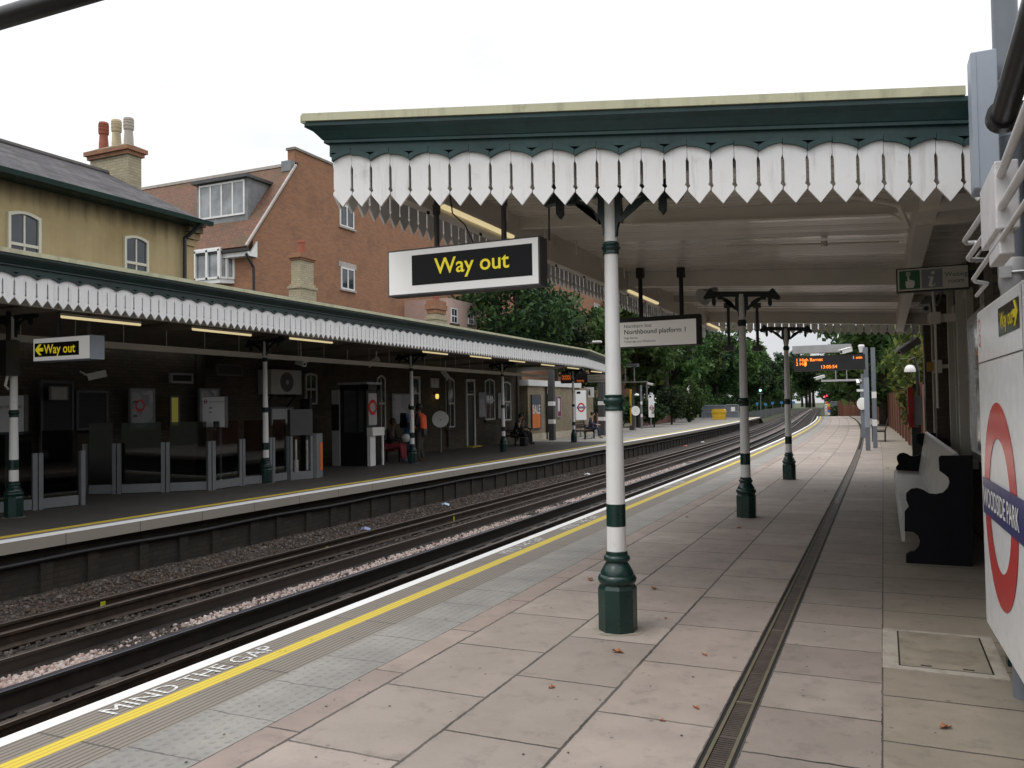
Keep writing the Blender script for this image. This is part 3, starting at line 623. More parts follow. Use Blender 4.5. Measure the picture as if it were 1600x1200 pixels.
mb.tube([(-2.4, 6.2, zc(-2.4)-.04), (-2.4, 7.7, zc(-2.4)-.04)], .013, 8); mb.tube([(-.2, 6.3, 3.26), (-.2, 6.9, 3.2), (.15, 7.2, 3.15), (.22, 7.3, 2.98)], .022, 8)
mb.build('conduit', cream, t)
for y in range(6, 19): MB().box(-3.30, -3.285, y+.3, y+.315, 3.40, 3.57).build('hanger', cream, t); MB().box(-3.47, -3.455, y+.05, y+.08, 3.235, 3.262).build('clip', black, t)
# tube lights under the track-side edge of the canopy
for k, (a, b, lab) in enumerate((((690, 322), (802, 370), 'lit tube light nearest the camera, just above the hanging way out sign'), ((982, 456), (1028, 472), 'lit tube light above the northbound platform sign'), ((1106, 507), (1128, 514), 'farthest lit tube light under the near canopy, left of the middle column'))):
    pa = at_x(*a, -3.40); pb = at_x(*b, -3.40); z = (pa.z+pb.z)/2; L = thing('tube_light', lab, 'light', (-3.40, pa.y, z), 'tube lights of the near canopy')
    MB().box(-3.43, -3.37, pa.y, pb.y, z+.012, z+.05).build('fitting', cream, L)
    MB().tube([(-3.40, pa.y+.02, z), (-3.40, pb.y-.02, z)], .024, 10).build('diffuser', tubem, L)
# ---------------------------------------------------------------- hanging way-out sign
YS = 5.75; t = thing('hanging_sign', 'large white hanging sign with yellow way out lettering on black, nearest the camera', 'sign', tuple(at_y(727, 420, YS)))
p0 = at_y(606, 394, YS); p1 = at_y(843, 371, YS); zt = (p0.z+p1.z)/2; zb = 2.512; x0, x1 = p0.x, p1.x; zt = 2.885
MB().box(x0, x1, YS, YS+.15, zb, zt).build('cabinet', darkgrey, t)
O = Vector((0, YS, 0)); EX, EZ = X, Z
mb = MB(); f = .004; rect(mb, O, EX, EZ, x0+.012, x1-.012, zb+.012, zt-.012, f); mb.build('face', litface, t)
bx0, bx1 = at_y(644, 410, YS).x, at_y(832, 400, YS).x; bz0, bz1 = zb+.075, zt-.055
mb = MB(); rect(mb, O, EX, EZ, bx0, bx1, bz0, bz1, f+.003); mb.build('panel', paint('way_out_panel', (.014, .015, .016), .12, .1, 2, spec=.12), t)
tx = at_y(680, 427, YS).x; text_mb('Way out', .178, (tx, YS, 2.665), X, Z, f+.006, xs=1.02, bold=.002).build('lettering', lityel, t)
for px in (675, 781):
    xx = at_y(px, 380, YS).x; mb = MB().tube([(xx, YS+.08, zt), (xx, YS+.08, zc(xx))], .022, 10); mb.tube([(xx, YS+.08, 3.16), (xx, YS+.08, 3.24)], .032, 10); mb.build('pole', darkgrey, t)
xx = at_y(697, 330, YS).x; MB().tube([(xx, YS+.07, 3.3), (xx+.02, YS+.07, 3.15), (xx+.13, YS+.07, 3.05), (xx+.2, YS+.07, 2.9)], .006, 6).build('cable', black, t)
xx = at_y(852, 330, YS).x; MB().tube([(xx-.02, YS+.12, zt-.02), (xx-.02, YS+.14, 3.45)], .007, 6).build('cable', black, t)
# platform sign
YN = 11.5; p0 = at_y(964, 497, YN); p1 = at_y(1093, 494, YN); zt = at_y(1030, 496, YN).z; zb = at_y(1030, 541, YN).z
t = thing('hanging_sign', 'white hanging sign reading Northbound platform 1, between the first two columns', 'sign', (p0.x, YN, zt))
x0, x1 = p0.x, p1.x; MB().box(x0, x1, YN, YN+.16, zb, zt+.02).build('cabinet', blackm, t); O = Vector((0, YN, 0))
mb = MB(); rect(mb, O, X, Z, x0+.012, x1-.05, zb+.012, zt-.045, .004); mb.build('face', emit('panel_white_glow', (1, .96, .88), .10, (.74, .72, .67)), t)  # unlit sign face given a faint added glow to brighten it
q = x0+.10; H = zt-zb
mb = text_mb('Northern line', .072, (q, YN, zb+H*.69), X, Z, .006); text_mb('Northbound platform 1', .094, (q, YN, zb+H*.47), X, Z, .006, mb=mb, xs=1.0, bold=.001)
text_mb('High Barnet', .042, (q, YN, zb+H*.30), X, Z, .006, mb=mb); text_mb('Totteridge and Whetstone', .042, (q, YN, zb+H*.17), X, Z, .006, mb=mb); mb.build('lettering', txtblk, t)
for px in (999, 1063):
    xx = at_y(px, 480, YN).x; MB().tube([(xx, YN+.08, zt), (xx, YN+.08, zc(xx)-.1)], .03, 10).box(xx-.05, xx+.05, YN+.03, YN+.13, zc(xx)-.14, zc(xx)).build('pole', blackm, t)
# waiting room sign
YW = 9.0; p0 = at_y(1402, 419, YW); p1 = at_y(1512, 411, YW); zt = at_y(1457, 418, YW).z; zb = at_y(1457, 452, YW).z
t = thing('projecting_sign', 'small waiting room sign with green and grey squares projecting from the station wall', 'sign', (.95, YW, (zt+zb)/2))
x0, x1 = p0.x, p1.x; MB().box(x0-.012, x1+.012, YW, YW+.09, zb-.012, zt+.012).box(x1+.012, 1.0, YW+.01, YW+.08, zb+.06, zt-.05).build('cabinet', blackm, t)
O = Vector((0, YW, 0)); Hh = zt-zb; mb = MB(); rect(mb, O, X, Z, x0, x1, zb, zt, .004); mb.build('face', paint('panel_cream', (.52, .50, .45), .4, .04, 2), t)
w1 = Hh*.86; mb = MB(); rect(mb, O, X, Z, x0+.015, x0+.015+w1, zb+.015, zt-.015, .006); mb.build('green_square', paint('sign_green', (.015, .11, .03), .4, .05, 2), t)
mb = MB(); rect(mb, O, X, Z, x0+.03+w1, x0+.03+2*w1, zb+.015, zt-.015, .006); mb.build('grey_square', paint('sign_grey', (.19, .20, .23), .4, .05, 2), t)
mb = MB(); cxh = x0+.015+w1*.5; hz = zb+.015; s_ = w1
hand = [(-.16, .06), (.17, .06), (.24, .22), (.24, .42), (.12, .47), (.10, .46), (.08, .50), (-.01, .50), (-.03, .70), (-.10, .70), (-.10, .42), (-.2, .44), (-.2, .22)]
mb.prism(hand, (cxh, YW-.007, hz), X*s_, Z*s_, (0, .002, 0))
for a, b, c, d in ((-.16, .03, .90, .93), (-.16, .03, .72, .75), (-.16, -.13, .72, .93), (0, .03, .72, .93), (-.1, -.03, .78, .86)): rect(mb, (cxh, YW, hz), X, Z, a*s_, b*s_, c*s_, d*s_, .008)
cxi = x0+.03+w1*1.5
mb.prism([(-.18, .60), (.08, .60), (-.02, .18), (.0, .14), (.06, .15), (.14, .24), (.17, .22), (.06, .08), (-.06, .06), (-.17, .10), (-.18, .17), (-.08, .54), (-.18, .55)], (cxi, YW-.007, hz), X*s_, Z*s_, (0, .002, 0))
mb.prism([(.05+.085*math.cos(a), .80+.085*math.sin(a)) for a in [i*PI/8 for i in range(16)]], (cxi, YW-.007, hz), X*s_, Z*s_, (0, .002, 0)); mb.build('symbol', paint('symbol_white', (.6, .58, .53), .4, .04, 2), t)
xm = (x0+.045+2*w1+x1)/2; mb = text_mb('Waiting', .062, (xm, YW, zb+Hh*.54), X, Z, .006, 'CENTER'); text_mb('room', .062, (xm, YW, zb+Hh*.24), X, Z, .006, 'CENTER', mb=mb); mb.build('lettering', txtblk, t)
# ---------------------------------------------------------------- roundel name board on the right
A = at_x(1527, 490, .545); B = at_x(1598, 437, .585); A.z = B.z = 0; ex = (B-A).normalized(); nrm = ex.cross(Z)
def onb(px, py):
    d = ray(px, py); E = Vector((0, 0, EYE)); k = (A-E).dot(nrm)/d.dot(nrm); p = E+d*k; return (p-A).dot(ex), p.z
W_ = (B-A).length; zt = (onb(1527, 490)[1]+onb(1597, 437)[1])/2; zb = (onb(1539, 972)[1]+onb(1600, 1060)[1])/2
t = thing('name_board', 'large glossy white station name board with red and blue roundel at the right edge', 'name board', (A.x+.05, A.y-.8, 0))
MB().obox(A+ex*W_/2+Z*(zt+zb)/2-nrm*.025, ex*W_/2, nrm*.025, Z*(zt-zb)/2).build('board', cabw, t)
mb = MB(); rect(mb, A, ex, Z, .012, W_-.03, zb+.012, zt-.012, .003); mb.build('face', signw, t)
sc_, zs = onb(1565, 557); mb = MB(); rect(mb, A, ex, Z, .012, W_-.03, zs-.004, zs+.002, .005); mb.build('seam', darkgrey, t)
s0, z0 = onb(1561, 483); s1, z1 = onb(1595, 513); mb = MB(); rect(mb, A, ex, Z, s0, s1, onb(1561, 527)[1], z0, .006); mb.build('panel', signblk, t)
wl = (s1-s0); zz = (onb(1561, 527)[1]+z0)/2
mb = text_mb('Way out', wl*.19, (A+ex*(s0+wl*.12)+Z*(zz-.035)), ex, Z, .008, xs=.92, bold=.002)
ar = [(.0, .016), (.05, .016), (.018, .05), (.045, .05), (.095, 0), (.045, -.05), (.018, -.05), (.05, -.016), (0, -.016)]
mb.prism([(a*wl*2.2, b*wl*2) for a, b in ar], A+ex*(s0+wl*.755)+Z*(zz+.005)+nrm*.008, ex, Z, nrm*.002); mb.build('lettering', yel, t)
sT, zT = onb(1558, 629); sB, zB = onb(1572, 958); Rr = (zT-zB)/2; zc0 = (zT+zB)/2; s_l, s_r = onb(1541.5, 770)[0], onb(1590, 775)[0]; sc0 = (s_l+s_r)/2
Ri = (onb(1559, 686)[1]-onb(1569, 899)[1])/2
mb = MB(); ring(mb, A+ex*sc0+Z*zc0, ex, Z, Ri, Rr, 72, lift=.006); mb.build('ring', red, t)
za, zb2 = onb(1545, 748)[1], onb(1545, 804)[1]; sa = onb(1538.7, 770)[0]
mb = MB(); rect(mb, A, ex, Z, sa, W_-.06, zb2, za, .009); mb.build('bar', blue, t)
st = onb(1540.5, 775)[0]; se = onb(1597, 820)[0]
tm = text_mb('WOODSIDE PARK', .2, (0, 0, 0), X, Y, 0, bold=.003); wt = max(v[0] for v in tm.v); ht = max(v[1] for v in tm.v); capH = (za-zb2)*.52
tm.v = [tuple(A+ex*(st+v[0]*(se-st)/wt)+Z*(zb2+(za-zb2)*.24+v[1]*capH/ht)+nrm*.012) for v in tm.v]; tm.build('lettering', cabw, t)
mb = MB(); sr, zr = onb(1531.5, 509); 
for zz in (zr, onb(1532, 532)[1]): ring(mb, A+ex*max(.06, sr)+Z*zz, ex, Z, .028, .04, 24, lift=.006)
mb.build('symbol', red, t)
for yy in (A.y-.04, B.y+.12):
    MB().box(.64, .71, yy-.04, yy+.04, 0, zt-.1).build('leg', green, t)
# ---------------------------------------------------------------- bench against the station wall
YB0, YB1 = 9.1, 15.2
sil = [(165, 1110), (165, 1040), (190, 1025), (225, 1020), (258, 985), (265, 945), (250, 905), (215, 880), (155, 875), (155, 735), (185, 700), (165, 650), (165, 605), (200, 572), (245, 565), (290, 580), (330, 605), (380, 610), (430, 600), (465, 565), (480, 525), (470, 490), (440, 465), (405, 440), (400, 345), (415, 332), (645, 330), (640, 1105)]
pts = [at_y(1380+a/4.617, 640+b/4.617, YB0) for a, b in sil]; prof = [(p.x, max(0, p.z)) for p in pts]; prof[0] = (prof[0][0], 0); prof[-1] = (prof[-1][0], 0)
t = thing('platform_bench', 'long pale grey wooden bench with shaped black ends against the station wall', 'bench', (.45, 12, 0))
bz = paint('bench_black', (.005, .006, .008), .65, .2, 5, spec=.15); bseat = paint('bench_grey', (.40, .40, .38), .4, .1, 2)
for yy in (YB0, YB1): MB().prism(prof, (0, yy, 0), X, Z, (0, .06, 0)).build('end_panel', bz, t)
MB().prism([(.13, .42), (.15, .455), (.54, .43), (.54, .39), (.17, .40), (.16, .2), (.13, .2)], (0, (YB0+YB1)/2, 0), X, Z, (0, YB1-YB0-.08, 0)).build('seat', bseat, t)
mb = MB(); mb.prism([(.50, .43), (.53, .43), (.66, 1.06), (.64, 1.09), (.61, 1.07)], (0, (YB0+YB1)/2, 0), X, Z, (0, YB1-YB0-.08, 0)); mb.build('backrest', bseat, t)
# ---------------------------------------------------------------- station building on the near platform
t = thing('waiting_room', 'dark brick station building with tall windows beside the near platform', 'building', (3, 13, 0))
WX = .98
MB().box(WX, 5.0, -5, 19.6, 0, 3.3).build('wall', shadebrick, t)  # unseen end beside the camera lengthened to block light under the canopy
MB().box(WX-.02, 5.2, -5.1, 19.7, 3.3, 3.42).build('roof', darkgrey, t)
for yy in (7.2, 14.9, 18.6): MB().box(.78, WX, yy, yy+.6, 0, 3.25).build('pier', brick('pier_brick', (.17, .135, .10), (.13, .10, .075), (.10, .09, .075), soot=.5) if yy > 8 else shadebrick, t)
framec = paint('frame_cream', (.46, .44, .38), .45, .08, 4)
for y0 in (8.2, 10.9, 12.8):
    w_ = MB(); w_.box(WX-.07, WX, y0, y0+.09, .9, 2.9).box(WX-.07, WX, y0+1.2, y0+1.29, .9, 2.9).box(WX-.07, WX, y0+.09, y0+1.2, 2.8, 2.9).box(WX-.09, WX, y0-.05, y0+1.34, .8, .9).box(WX-.05, WX, y0+.09, y0+1.2, 1.85, 1.91)
    o = w_.build('window', framec, t); MB().box(WX-.02, WX-.004, y0+.09, y0+1.2, .9, 2.8).build('pane', wgl, o)
MB().box(WX-.18, WX, 16.2, 16.4, 0, 3.2).build('pilaster', framec, t); MB().box(WX-.12, WX-.04, 13.2, 13.32, .9, 3.2).build('drainpipe', framec, t); MB().box(WX-.14, WX-.02, 11.35, 11.5, .9, 3.2).build('drainpipe', framec, t)
# poster frame next to the name board
t = thing('poster_case', 'silver framed poster case on the station wall just beyond the name board', 'poster case', (.84, 8.6, 1.7))
MB().box(.83, .92, 7.3, 9.95, 1.0, 1.07).box(.83, .92, 7.3, 9.95, 2.36, 2.44).box(.83, .92, 7.3, 7.38, 1.07, 2.36).box(.83, .92, 9.87, 9.95, 1.07, 2.36).build('frame', silver, t)
MB().box(.86, .9, 7.38, 9.87, 1.07, 2.36).build('poster', paint('poster_pale', (.5, .5, .48), .1, .3, 2.5, dirt=((.12, .14, .16), 1.6, .52)), t); MB().box(.9, WX, 7.3, 9.95, 1.02, 2.42).build('backing', darkgrey, t)
# ---------------------------------------------------------------- conduits, pipes, pole at the right edge
PXX = .45; PK_ = PXX/.74
def ptx(px, py, x=PXX): return at_x(px, py, x)
def conduit(label, pts, r, name='conduit', mat=pipew, cat='pipe', group='white conduits on the wall above the name board'):
    v = [ptx(p[0], p[1], (p[2]*PK_ if len(p) > 2 else PXX)) for p in pts]; o = MB().tube(v, r*PK_, 12).build(name, mat, loc=v[0]); smooth_auto(o); return tag(o, label, cat, group)
conduit('thick white conduit entering the top of the large junction box', [(1612, 150), (1551, 305)], .027)
conduit('thick white conduit entering the lower front of the large junction box', [(1612, 245), (1556, 338)], .027)
conduit('white conduit leaving the large junction box and looping back highest', [(1540, 328), (1507, 376), (1510, 380, .78), (1524, 379, .86), (1539, 383, .92), (1524, 405, .92), (1527, 408, .95)], .022)
conduit('white conduit from the base of the large junction box bending into the wall', [(1545, 358), (1513, 403), (1516, 406, .77), (1538, 406, .93)], .022)
conduit('thinner white conduit passing through the small junction box', [(1612, 302), (1557, 385), (1521, 436), (1524, 440, .77), (1542, 443, .88), (1526, 462, .88)], .018)
def jbox(label, px0, py0, px1, py1, dep):
    p = ptx(px0, py0); q = ptx(px1, py1); yc = (p.y+q.y)/2; zt_, zb_ = p.z, q.z; zm = (zt_+zb_)/2
    dep *= PK_; c = Vector((PXX+.02, yc, (zt_+zb_)/2)); o = MB().obox(c, X*dep, Y*(abs(p.y-q.y)/2+.01), Z*((zt_-zb_)/2)).build('junction_box', pipew, loc=c)
    bv = o.modifiers.new('b', 'BEVEL'); bv.width = .006; bv.segments = 2
    return tag(o, label, 'junction box', 'junction boxes on the wall above the name board')
jbox('large white junction box where three conduits meet', 1540, 298, 1566, 358, .07); jbox('small white junction box on the thinner conduit', 1548, 375, 1565, 398, .045)
t = thing('drainpipe', 'thick black pipe with a collar at the upper right corner', 'pipe', tuple(ptx(1566, 185)))
p = ptx(1567, 183); q = ptx(1640, -55); o = MB().tube([p, q], .075*PK_, 20).build('pipe', black, t); smooth_auto(o); d = (q-p).normalized(); o = MB().tube([p-d*.02, p+d*.03], .098*PK_, 20).build('collar', black, t); smooth_auto(o)
t = thing('lamp_post', 'blue grey metal pole rising behind the name board at the right edge', 'pole', (.66, 5.2, 0))
o = MB().lathe([(.064, 0), (.064, 7.2)], (.66, 5.2, 0), 24).build('shaft', postgrey, t); smooth_auto(o)
o = MB().lathe([(.066, 3.02), (.066, 3.03)], (.66, 5.2, 0), 24).build('joint', bluegrey, t); MB().lathe([(.066, 3.32), (.066, 3.33)], (.66, 5.2, 0), 24).build('joint', bluegrey, t)
t = thing('equipment_box', 'tall blue grey metal box fixed to the pole at the right end of the canopy', 'box', (.53, 5.05, 3.1))
a = at_y(1514, 82, 4.95); b = at_y(1553, 78, 4.95); c = at_y(1522, 297, 4.95); zt, zb = a.z, c.z
o = MB().box(a.x+.006, b.x+.012, 4.95, 5.14, zb, zt).build('cabinet', bluegrey, t); bv = o.modifiers.new('b', 'BEVEL'); bv.width = .006; bv.segments = 2
MB().box(a.x+.004, a.x+.03, 4.946, 5.1, zb+.01, zt-.01).build('door', bluegrey, t)
t = thing('pole_clamp', 'grey rounded lamp housing strapped to the pole above the name board', 'lamp', (.6, 5.1, 2.45))
zz = at_y(1568, 445, 5.1).z; xx = at_y(1568, 445, 5.1).x
o = MB().lathe([(.0, -.07), (.03, -.066), (.055, -.045), (.066, -.01), (.068, .02), (.068, .13), (.06, .14)], (xx+.045, 5.12, zz), 20).build('housing', midgrey, t); smooth_auto(o)
MB().box(xx-.028, xx+.03, 5.03, 5.06, zz+.03, zz+.09).tube([(xx, 5.05, zz+.06), (xx+.2, 5.05, zz+.06)], .008, 8).build('bracket', silver, t)
# overhead arm, top left
pa = at_y(0, 29, 5.2); pb = at_y(150, -16, 5.2); d = (pb-pa).normalized(); k = (.66-pa.x)/d.x
o = MB().tube([pa-d*9.0, pa+d*k], .098, 16).build('overhead_arm', black, loc=tuple(pa)); smooth_auto(o); tag(o, 'thick black overhead bar crossing the top left corner', 'bar')
# ---------------------------------------------------------------- fallen leaves
lfm = paint('dry_leaf', (.30, .09, .03), .7, .35, 30, dirt=((.35, .22, .06), 20, .5))
me_l = MB(); me_l._add([(-.05, 0, .004), (-.02, .025, .02), (0, .008, .008), (.02, .035, .03), (.035, .008, .012), (.06, 0, .02), (.03, -.02, .006), (0, -.03, .022), (-.025, -.015, .008)], [(0, 1, 2), (2, 3, 4), (4, 5, 6), (2, 4, 6), (2, 6, 7), (2, 7, 8), (0, 2, 8)])
base = me_l.build('fallen_leaf', lfm); tag(base, 'small curled dry brown leaf lying on the paving slabs', 'leaf', 'dry leaves on the near platform'); first = True
for px, py, s in ((922, 907, .9), (1022, 920, .9), (965, 1020, .9), (1101, 1024, .55), (1088, 1107, .5), (862, 1075, .5), (1035, 1127, .4), (1040, 967, .4), (1478, 1138, .75), (1155, 826, .9), (1073, 809, .8), (1290, 768, .6), (1280, 716, .9), (1345, 715, .8), (1387, 732, .9), (1352, 760, .5)):
    p = at_z(px, py); o = base if first else base.copy(); 
    if not first: COL.objects.link(o)
    first = False; o.location = p; o.scale = (s, s, s*1.3); o.rotation_euler = (0, 0, rng.uniform(0, 6.28))
# ================================================================ the far platform
FX = -10.06
shaded_asph = slab_mat('far_shaded_asphalt', (0.078, 0.073, 0.065), 1.9, .3, -30, FX, sidej=False, var=.12)  # dark tone carries the shade under the far canopy
farcop = rib_mat('far_coping', (.26, .235, .20)); fwhite = rib_mat('far_white_line', cop, False, (.82, .82, .82), .75); fyel = rib_mat('far_yellow_line', cop, False, (.60, .43, .04), .75)
copface = rib_mat('coping_face', (.36, .32, .27), False)
lightpave = slab_mat('far_pale_paving', (.26, .25, .23), 1.2, .3, -30, FX, sidej=False, var=.15)
mats = [shaded_asph, fwhite, fyel, farcop, copface, platbrick, lightpave]; mb = MB()
ysf = [-8, -4]+[i*1.0 for i in range(-2, 98)]
ya = [y for y in ysf if y <= 35]; yb = [y for y in ysf if y >= 35]
for x0, x1, mi in ((-10.33, FX, 1), (-10.47, -10.33, 3), (-10.64, -10.47, 2)): mb.grid([x0, x1], ysf, lambda x, y: (x+cv(y), y, 0.0), mi)
mb.grid([-34, -10.64], ya, lambda x, y: (x+cv(y), y, 0.0), 0); mb.grid([-34, -10.64], yb, lambda x, y: (x+cv(y), y, 0.0), 6)  # surface split into shaded and lit tones near the canopy's end
mb.grid([0, 1], ysf, lambda x, y: (FX+cv(y), y, -.15*x), 4); mb.grid([0, 1], ysf, lambda x, y: (FX+cv(y)-.16*x, y, -.15), 4); mb.grid([0, 1], ysf, lambda x, y: (FX-.16+cv(y), y, -.15-.85*x), 5)
mb.quad((FX+cv(97), 97, 0), (-34+cv(97), 97, 0), (-34+cv(97), 97, -1.1), (FX+cv(97), 97, -1.1), mi=5)
mb.quad((FX+cv(97), 97, 0), (FX-1.5+cv(97), 97, 0), (FX-1.5+cv(101), 102, -.9), (FX+cv(101), 102, -.9), mi=3)
fp = struct(mb.build('far_platform', mats))
# brick buttresses and cable along the platform wall
mb = MB()
for i in range(100): y = 2+i*.78+rng.uniform(-.08, .08); mb.box(FX-.17+cv(y), FX-.12+cv(y), y, y+rng.uniform(.12, .24), -1.0, -.34)
struct(mb.build('wall_pier', platbrick, fp))
o = MB().tube([(FX-.09+cv(y), y, -.31+.012*math.sin(y*1.7)) for y in [i*.8 for i in range(0, 118)]], .026, 8).build('cable', paint('cable_grey', (.032, .033, .036), .5, .2, 5), loc=(FX, 10, -.3)); tag(o, 'dark cable running along the wall under the far platform edge', 'cable')
# ---------------------------------------------------------------- far columns
fc0 = make_column('platform_column', 'far platform column at the left edge beside the small way out sign', 'columns of the far platform canopy', .066)
fl = ['far platform column at the left edge beside the small way out sign', 'far platform column in front of the glass barriers, second from the left', 'far platform column in front of the person in the orange vest', 'far platform column beside the bin and two seated people', 'far platform column in front of the wooden bench with round irons', None]
for k, (px, py) in enumerate(((21.5, 808), (415.5, 755), (644.5, 724), (787, 706), (897, 691))):
    p = at_z(px, py); p.z = 0
    if k == 0: fc0.location = p
    else: dup(fc0, p, label=fl[k])
# ---------------------------------------------------------------- far canopy
t = thing('far_canopy', 'long canopy with dark green fascia and white pointed valance over the far platform', 'canopy', (-12.5, 16, 3.1))
vm, tm, fm, lm = MB(), MB(), MB(), MB(); CX = -10.0; Y0, YB = 3.0, 29.2; nb = int((YB-Y0)/P_)
valance(vm, (CX, Y0, 0), (0, 1, 0), nb, 3.0, 0, out=X.copy(), tmb=tm); YB = Y0+nb*P_
fascia((CX, Y0-.1, 0), (CX, YB, 0), X.copy(), 3.0, 0, fm, lm)
db = Vector((-.17, 1, 0)).normalized(); ob = Vector((db.y, -db.x, 0)); n5 = 36
valance(vm, (CX, YB, 0), db, n5, 3.0, 0, out=ob, tmb=tm); E_ = Vector((CX, YB, 0))+db*(n5*P_); fascia((CX, YB, 0), E_, ob, 3.0, 0, fm, lm)
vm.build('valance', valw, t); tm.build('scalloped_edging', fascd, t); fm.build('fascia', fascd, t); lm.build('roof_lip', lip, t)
MB().quad((CX, Y0, 3.63), (-15.3, Y0, 3.35), (-15.3, E_.y, 3.35), (E_.x, E_.y, 3.63)).build('roof', MATS['roof_felt'], t)
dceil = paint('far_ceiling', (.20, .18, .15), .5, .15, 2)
def zf(x): return 3.42+.05*(x+10)
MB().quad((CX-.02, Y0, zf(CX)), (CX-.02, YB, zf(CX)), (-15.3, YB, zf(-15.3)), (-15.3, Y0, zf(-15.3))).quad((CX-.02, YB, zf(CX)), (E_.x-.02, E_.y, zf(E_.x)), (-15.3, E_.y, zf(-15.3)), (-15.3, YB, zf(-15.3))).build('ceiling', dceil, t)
MB().box(-10.45, -10.36, Y0, YB, 3.05, 3.4).build('beam', cream, t)
zb_ = at_x(406, 555, -12.75).z; MB().box(-12.8, -12.7, Y0, YB+3, zb_-.07, zb_+.04).build('beam', cream, t)
for i in range(9): y = 5.5+i*3.1; MB().box(-15.3, -10.45, y-.06, y+.06, 3.16, 3.26).build('beam', dceil, t)
mb = MB()
for i in range(26): MB().tube([(-12.75, 4+i, zb_+.04), (-12.75, 4+i, 3.3)], .008, 6).build('hanger', cream, t)
fl = [((96, 494), (219, 508)), ((301, 515), (392, 523)), ((453, 529), (519, 535)), ((661, 550), (699, 553)), ((735, 556), (767, 560)), ((796, 563), (820, 566)), ((846, 569), (866, 572)), ((887, 574), (904, 576.5)), ((924, 580), (940, 582))]
lbl = ['lit tube light behind the small far way out sign', 'lit tube light left of the second far column', 'lit tube light between the second and third far columns, nearer the second', 'lit tube light just right of the third far column', 'lit tube light third to the right before the fourth far column', 'lit tube light just above the fourth far column', 'lit tube light between the fourth far column and the amber display', 'lit tube light right above the amber display of the far platform', 'lit tube light at the far end of the far canopy']
for (a, b), lab in zip(fl, lbl):
    pa, pb = at_x(*a, -10.75), at_x(*b, -10.75); z = (pa.z+pb.z)/2; L = thing('tube_light', lab, 'light', (-10.75, pa.y, z), 'tube lights of the far canopy')
    MB().box(-10.78, -10.72, pa.y, pb.y, z+.015, z+.05).build('fitting', cream, L); MB().tube([(-10.75, pa.y, z), (-10.75, pb.y, z)], .022, 8).build('diffuser', tubem, L)
# ---------------------------------------------------------------- station buildings on the far side
WF = -15.3
def wy(px, py=630, x=WF): return at_x(px, py, x).y
def wz(px, py, x=WF): return at_x(px, py, x).z
t = thing('station_building', 'long dark yellow brick station building behind the far platform canopy', 'building', (-18, 22, 0))
endY = wy(812)
MB().box(-21, WF, 15.6, endY, 0, 3.3).build('wall', shadebrick, t)
MB()._add([(-21.3, 15.6, 3.3), (WF+.2, 15.6, 3.3), (WF+.2, endY+.2, 3.3), (-21.3, endY+.2, 3.3), (-18.2, 17, 4.2), (-18.2, endY-2, 4.2)], [(0, 3, 2, 1), (1, 2, 5, 4), (0, 1, 4), (2, 3, 5), (3, 0, 4, 5)]).build('roof', paint('slates', (.07, .07, .075), .7, .2, 3), t)
def sash(par, px0, py0, px1, py1, x=WF, arch=True, out=.05, mid=True, name='window', fm_=white):
    y0, y1 = wy(px0, 630, x), wy(px1, 630, x); z1, z0 = wz((px0+px1)/2, py0, x), wz((px0+px1)/2, py1, x); f = .055
    a = (z1-z0)*.055 if arch else 0; yc = (y0+y1)/2
    top = [(y0+(y1-y0)*k/6, z1-a+a*math.sin(PI*k/6)) for k in range(7)]; inn = [(y0+f+(y1-y0-2*f)*k/6, z1-a-f+a*math.sin(PI*k/6)) for k in range(7)]
    mb = MB(); mb.prism([(y0, z0), (y0+f, z0+f)]+inn[:4]+[(yc, top[3][1])]+top[:3][::-1], (x+out/2, 0, 0), Y, Z, X*out); mb.prism([(y1, z0)]+top[3:][::-1]+inn[3:]+[(y1-f, z0+f)], (x+out/2, 0, 0), Y, Z, X*out)
    mb.box(x, x+out, y0+f, y1-f, z0, z0+f)
    if mid: zm = z0+(z1-z0)*.48; mb.box(x, x+out*.8, y0+f, y1-f, zm-.03, zm+.03); mb.box(x, x+out*.6, yc-.018, yc+.018, z0+f, zm-.03); mb.box(x, x+out*.6, yc-.018, yc+.018, zm+.03, z1-f-.02)
    w_ = mb.build(name, fm_, par); g_ = MB(); g_.prism([(y0+f*.5, z0+f*.5), (y1-f*.5, z0+f*.5)]+[(a_, b_-.0) for a_, b_ in inn[::-1]], (x+.012, 0, 0), Y, Z, X*.01); g_.build('pane', wgl, w_)
    if out >= .05: MB().box(x, x+.1, y0-.1, y1+.1, z0-.09, z0).build('sill', shadebrick, w_)
    return w_
cw = paint('dull_white_frame', (.50, .50, .46), .5, .08, 3)
for r_ in ((588, 586, 601, 672), (696, 590, 709, 668), (757, 592, 772, 656), (783, 596, 797, 657)): sash(t, *r_, fm_=cw)
sash(t, 476, 583, 494, 632, fm_=cw)
def wbox(mb, px0, py0, px1, py1, x=WF, d=.05, back=0.0, mi=0):
    y0, y1 = wy(px0, 630, x), wy(px1, 630, x); xm = (px0+px1)/2; return mb.box(x-back, x+d, y0, y1, wz(xm, py1, x), wz(xm, py0, x), mi)
for px0, px1, py0, py1 in ((640, 655, 590, 708), (727, 741, 596, 697)):
    d_ = MB(); y0, y1 = wy(px0), wy(px1); d_.box(WF, WF+.06, y0, y0+.1, 0, 2.75).box(WF, WF+.06, y1-.1, y1, 0, 2.75).box(WF, WF+.06, y0+.1, y1-.1, 2.65, 2.75).box(WF, WF+.05, y0+.1, y1-.1, 2.1, 2.16); d_ = d_.build('door_frame', cw, t)
    MB().box(WF, WF+.02, y0+.1, y1-.1, 0, 2.1).build('door', black, d_); MB().box(WF, WF+.02, y0+.1, y1-.1, 2.16, 2.65).build('pane', wgl, d_)
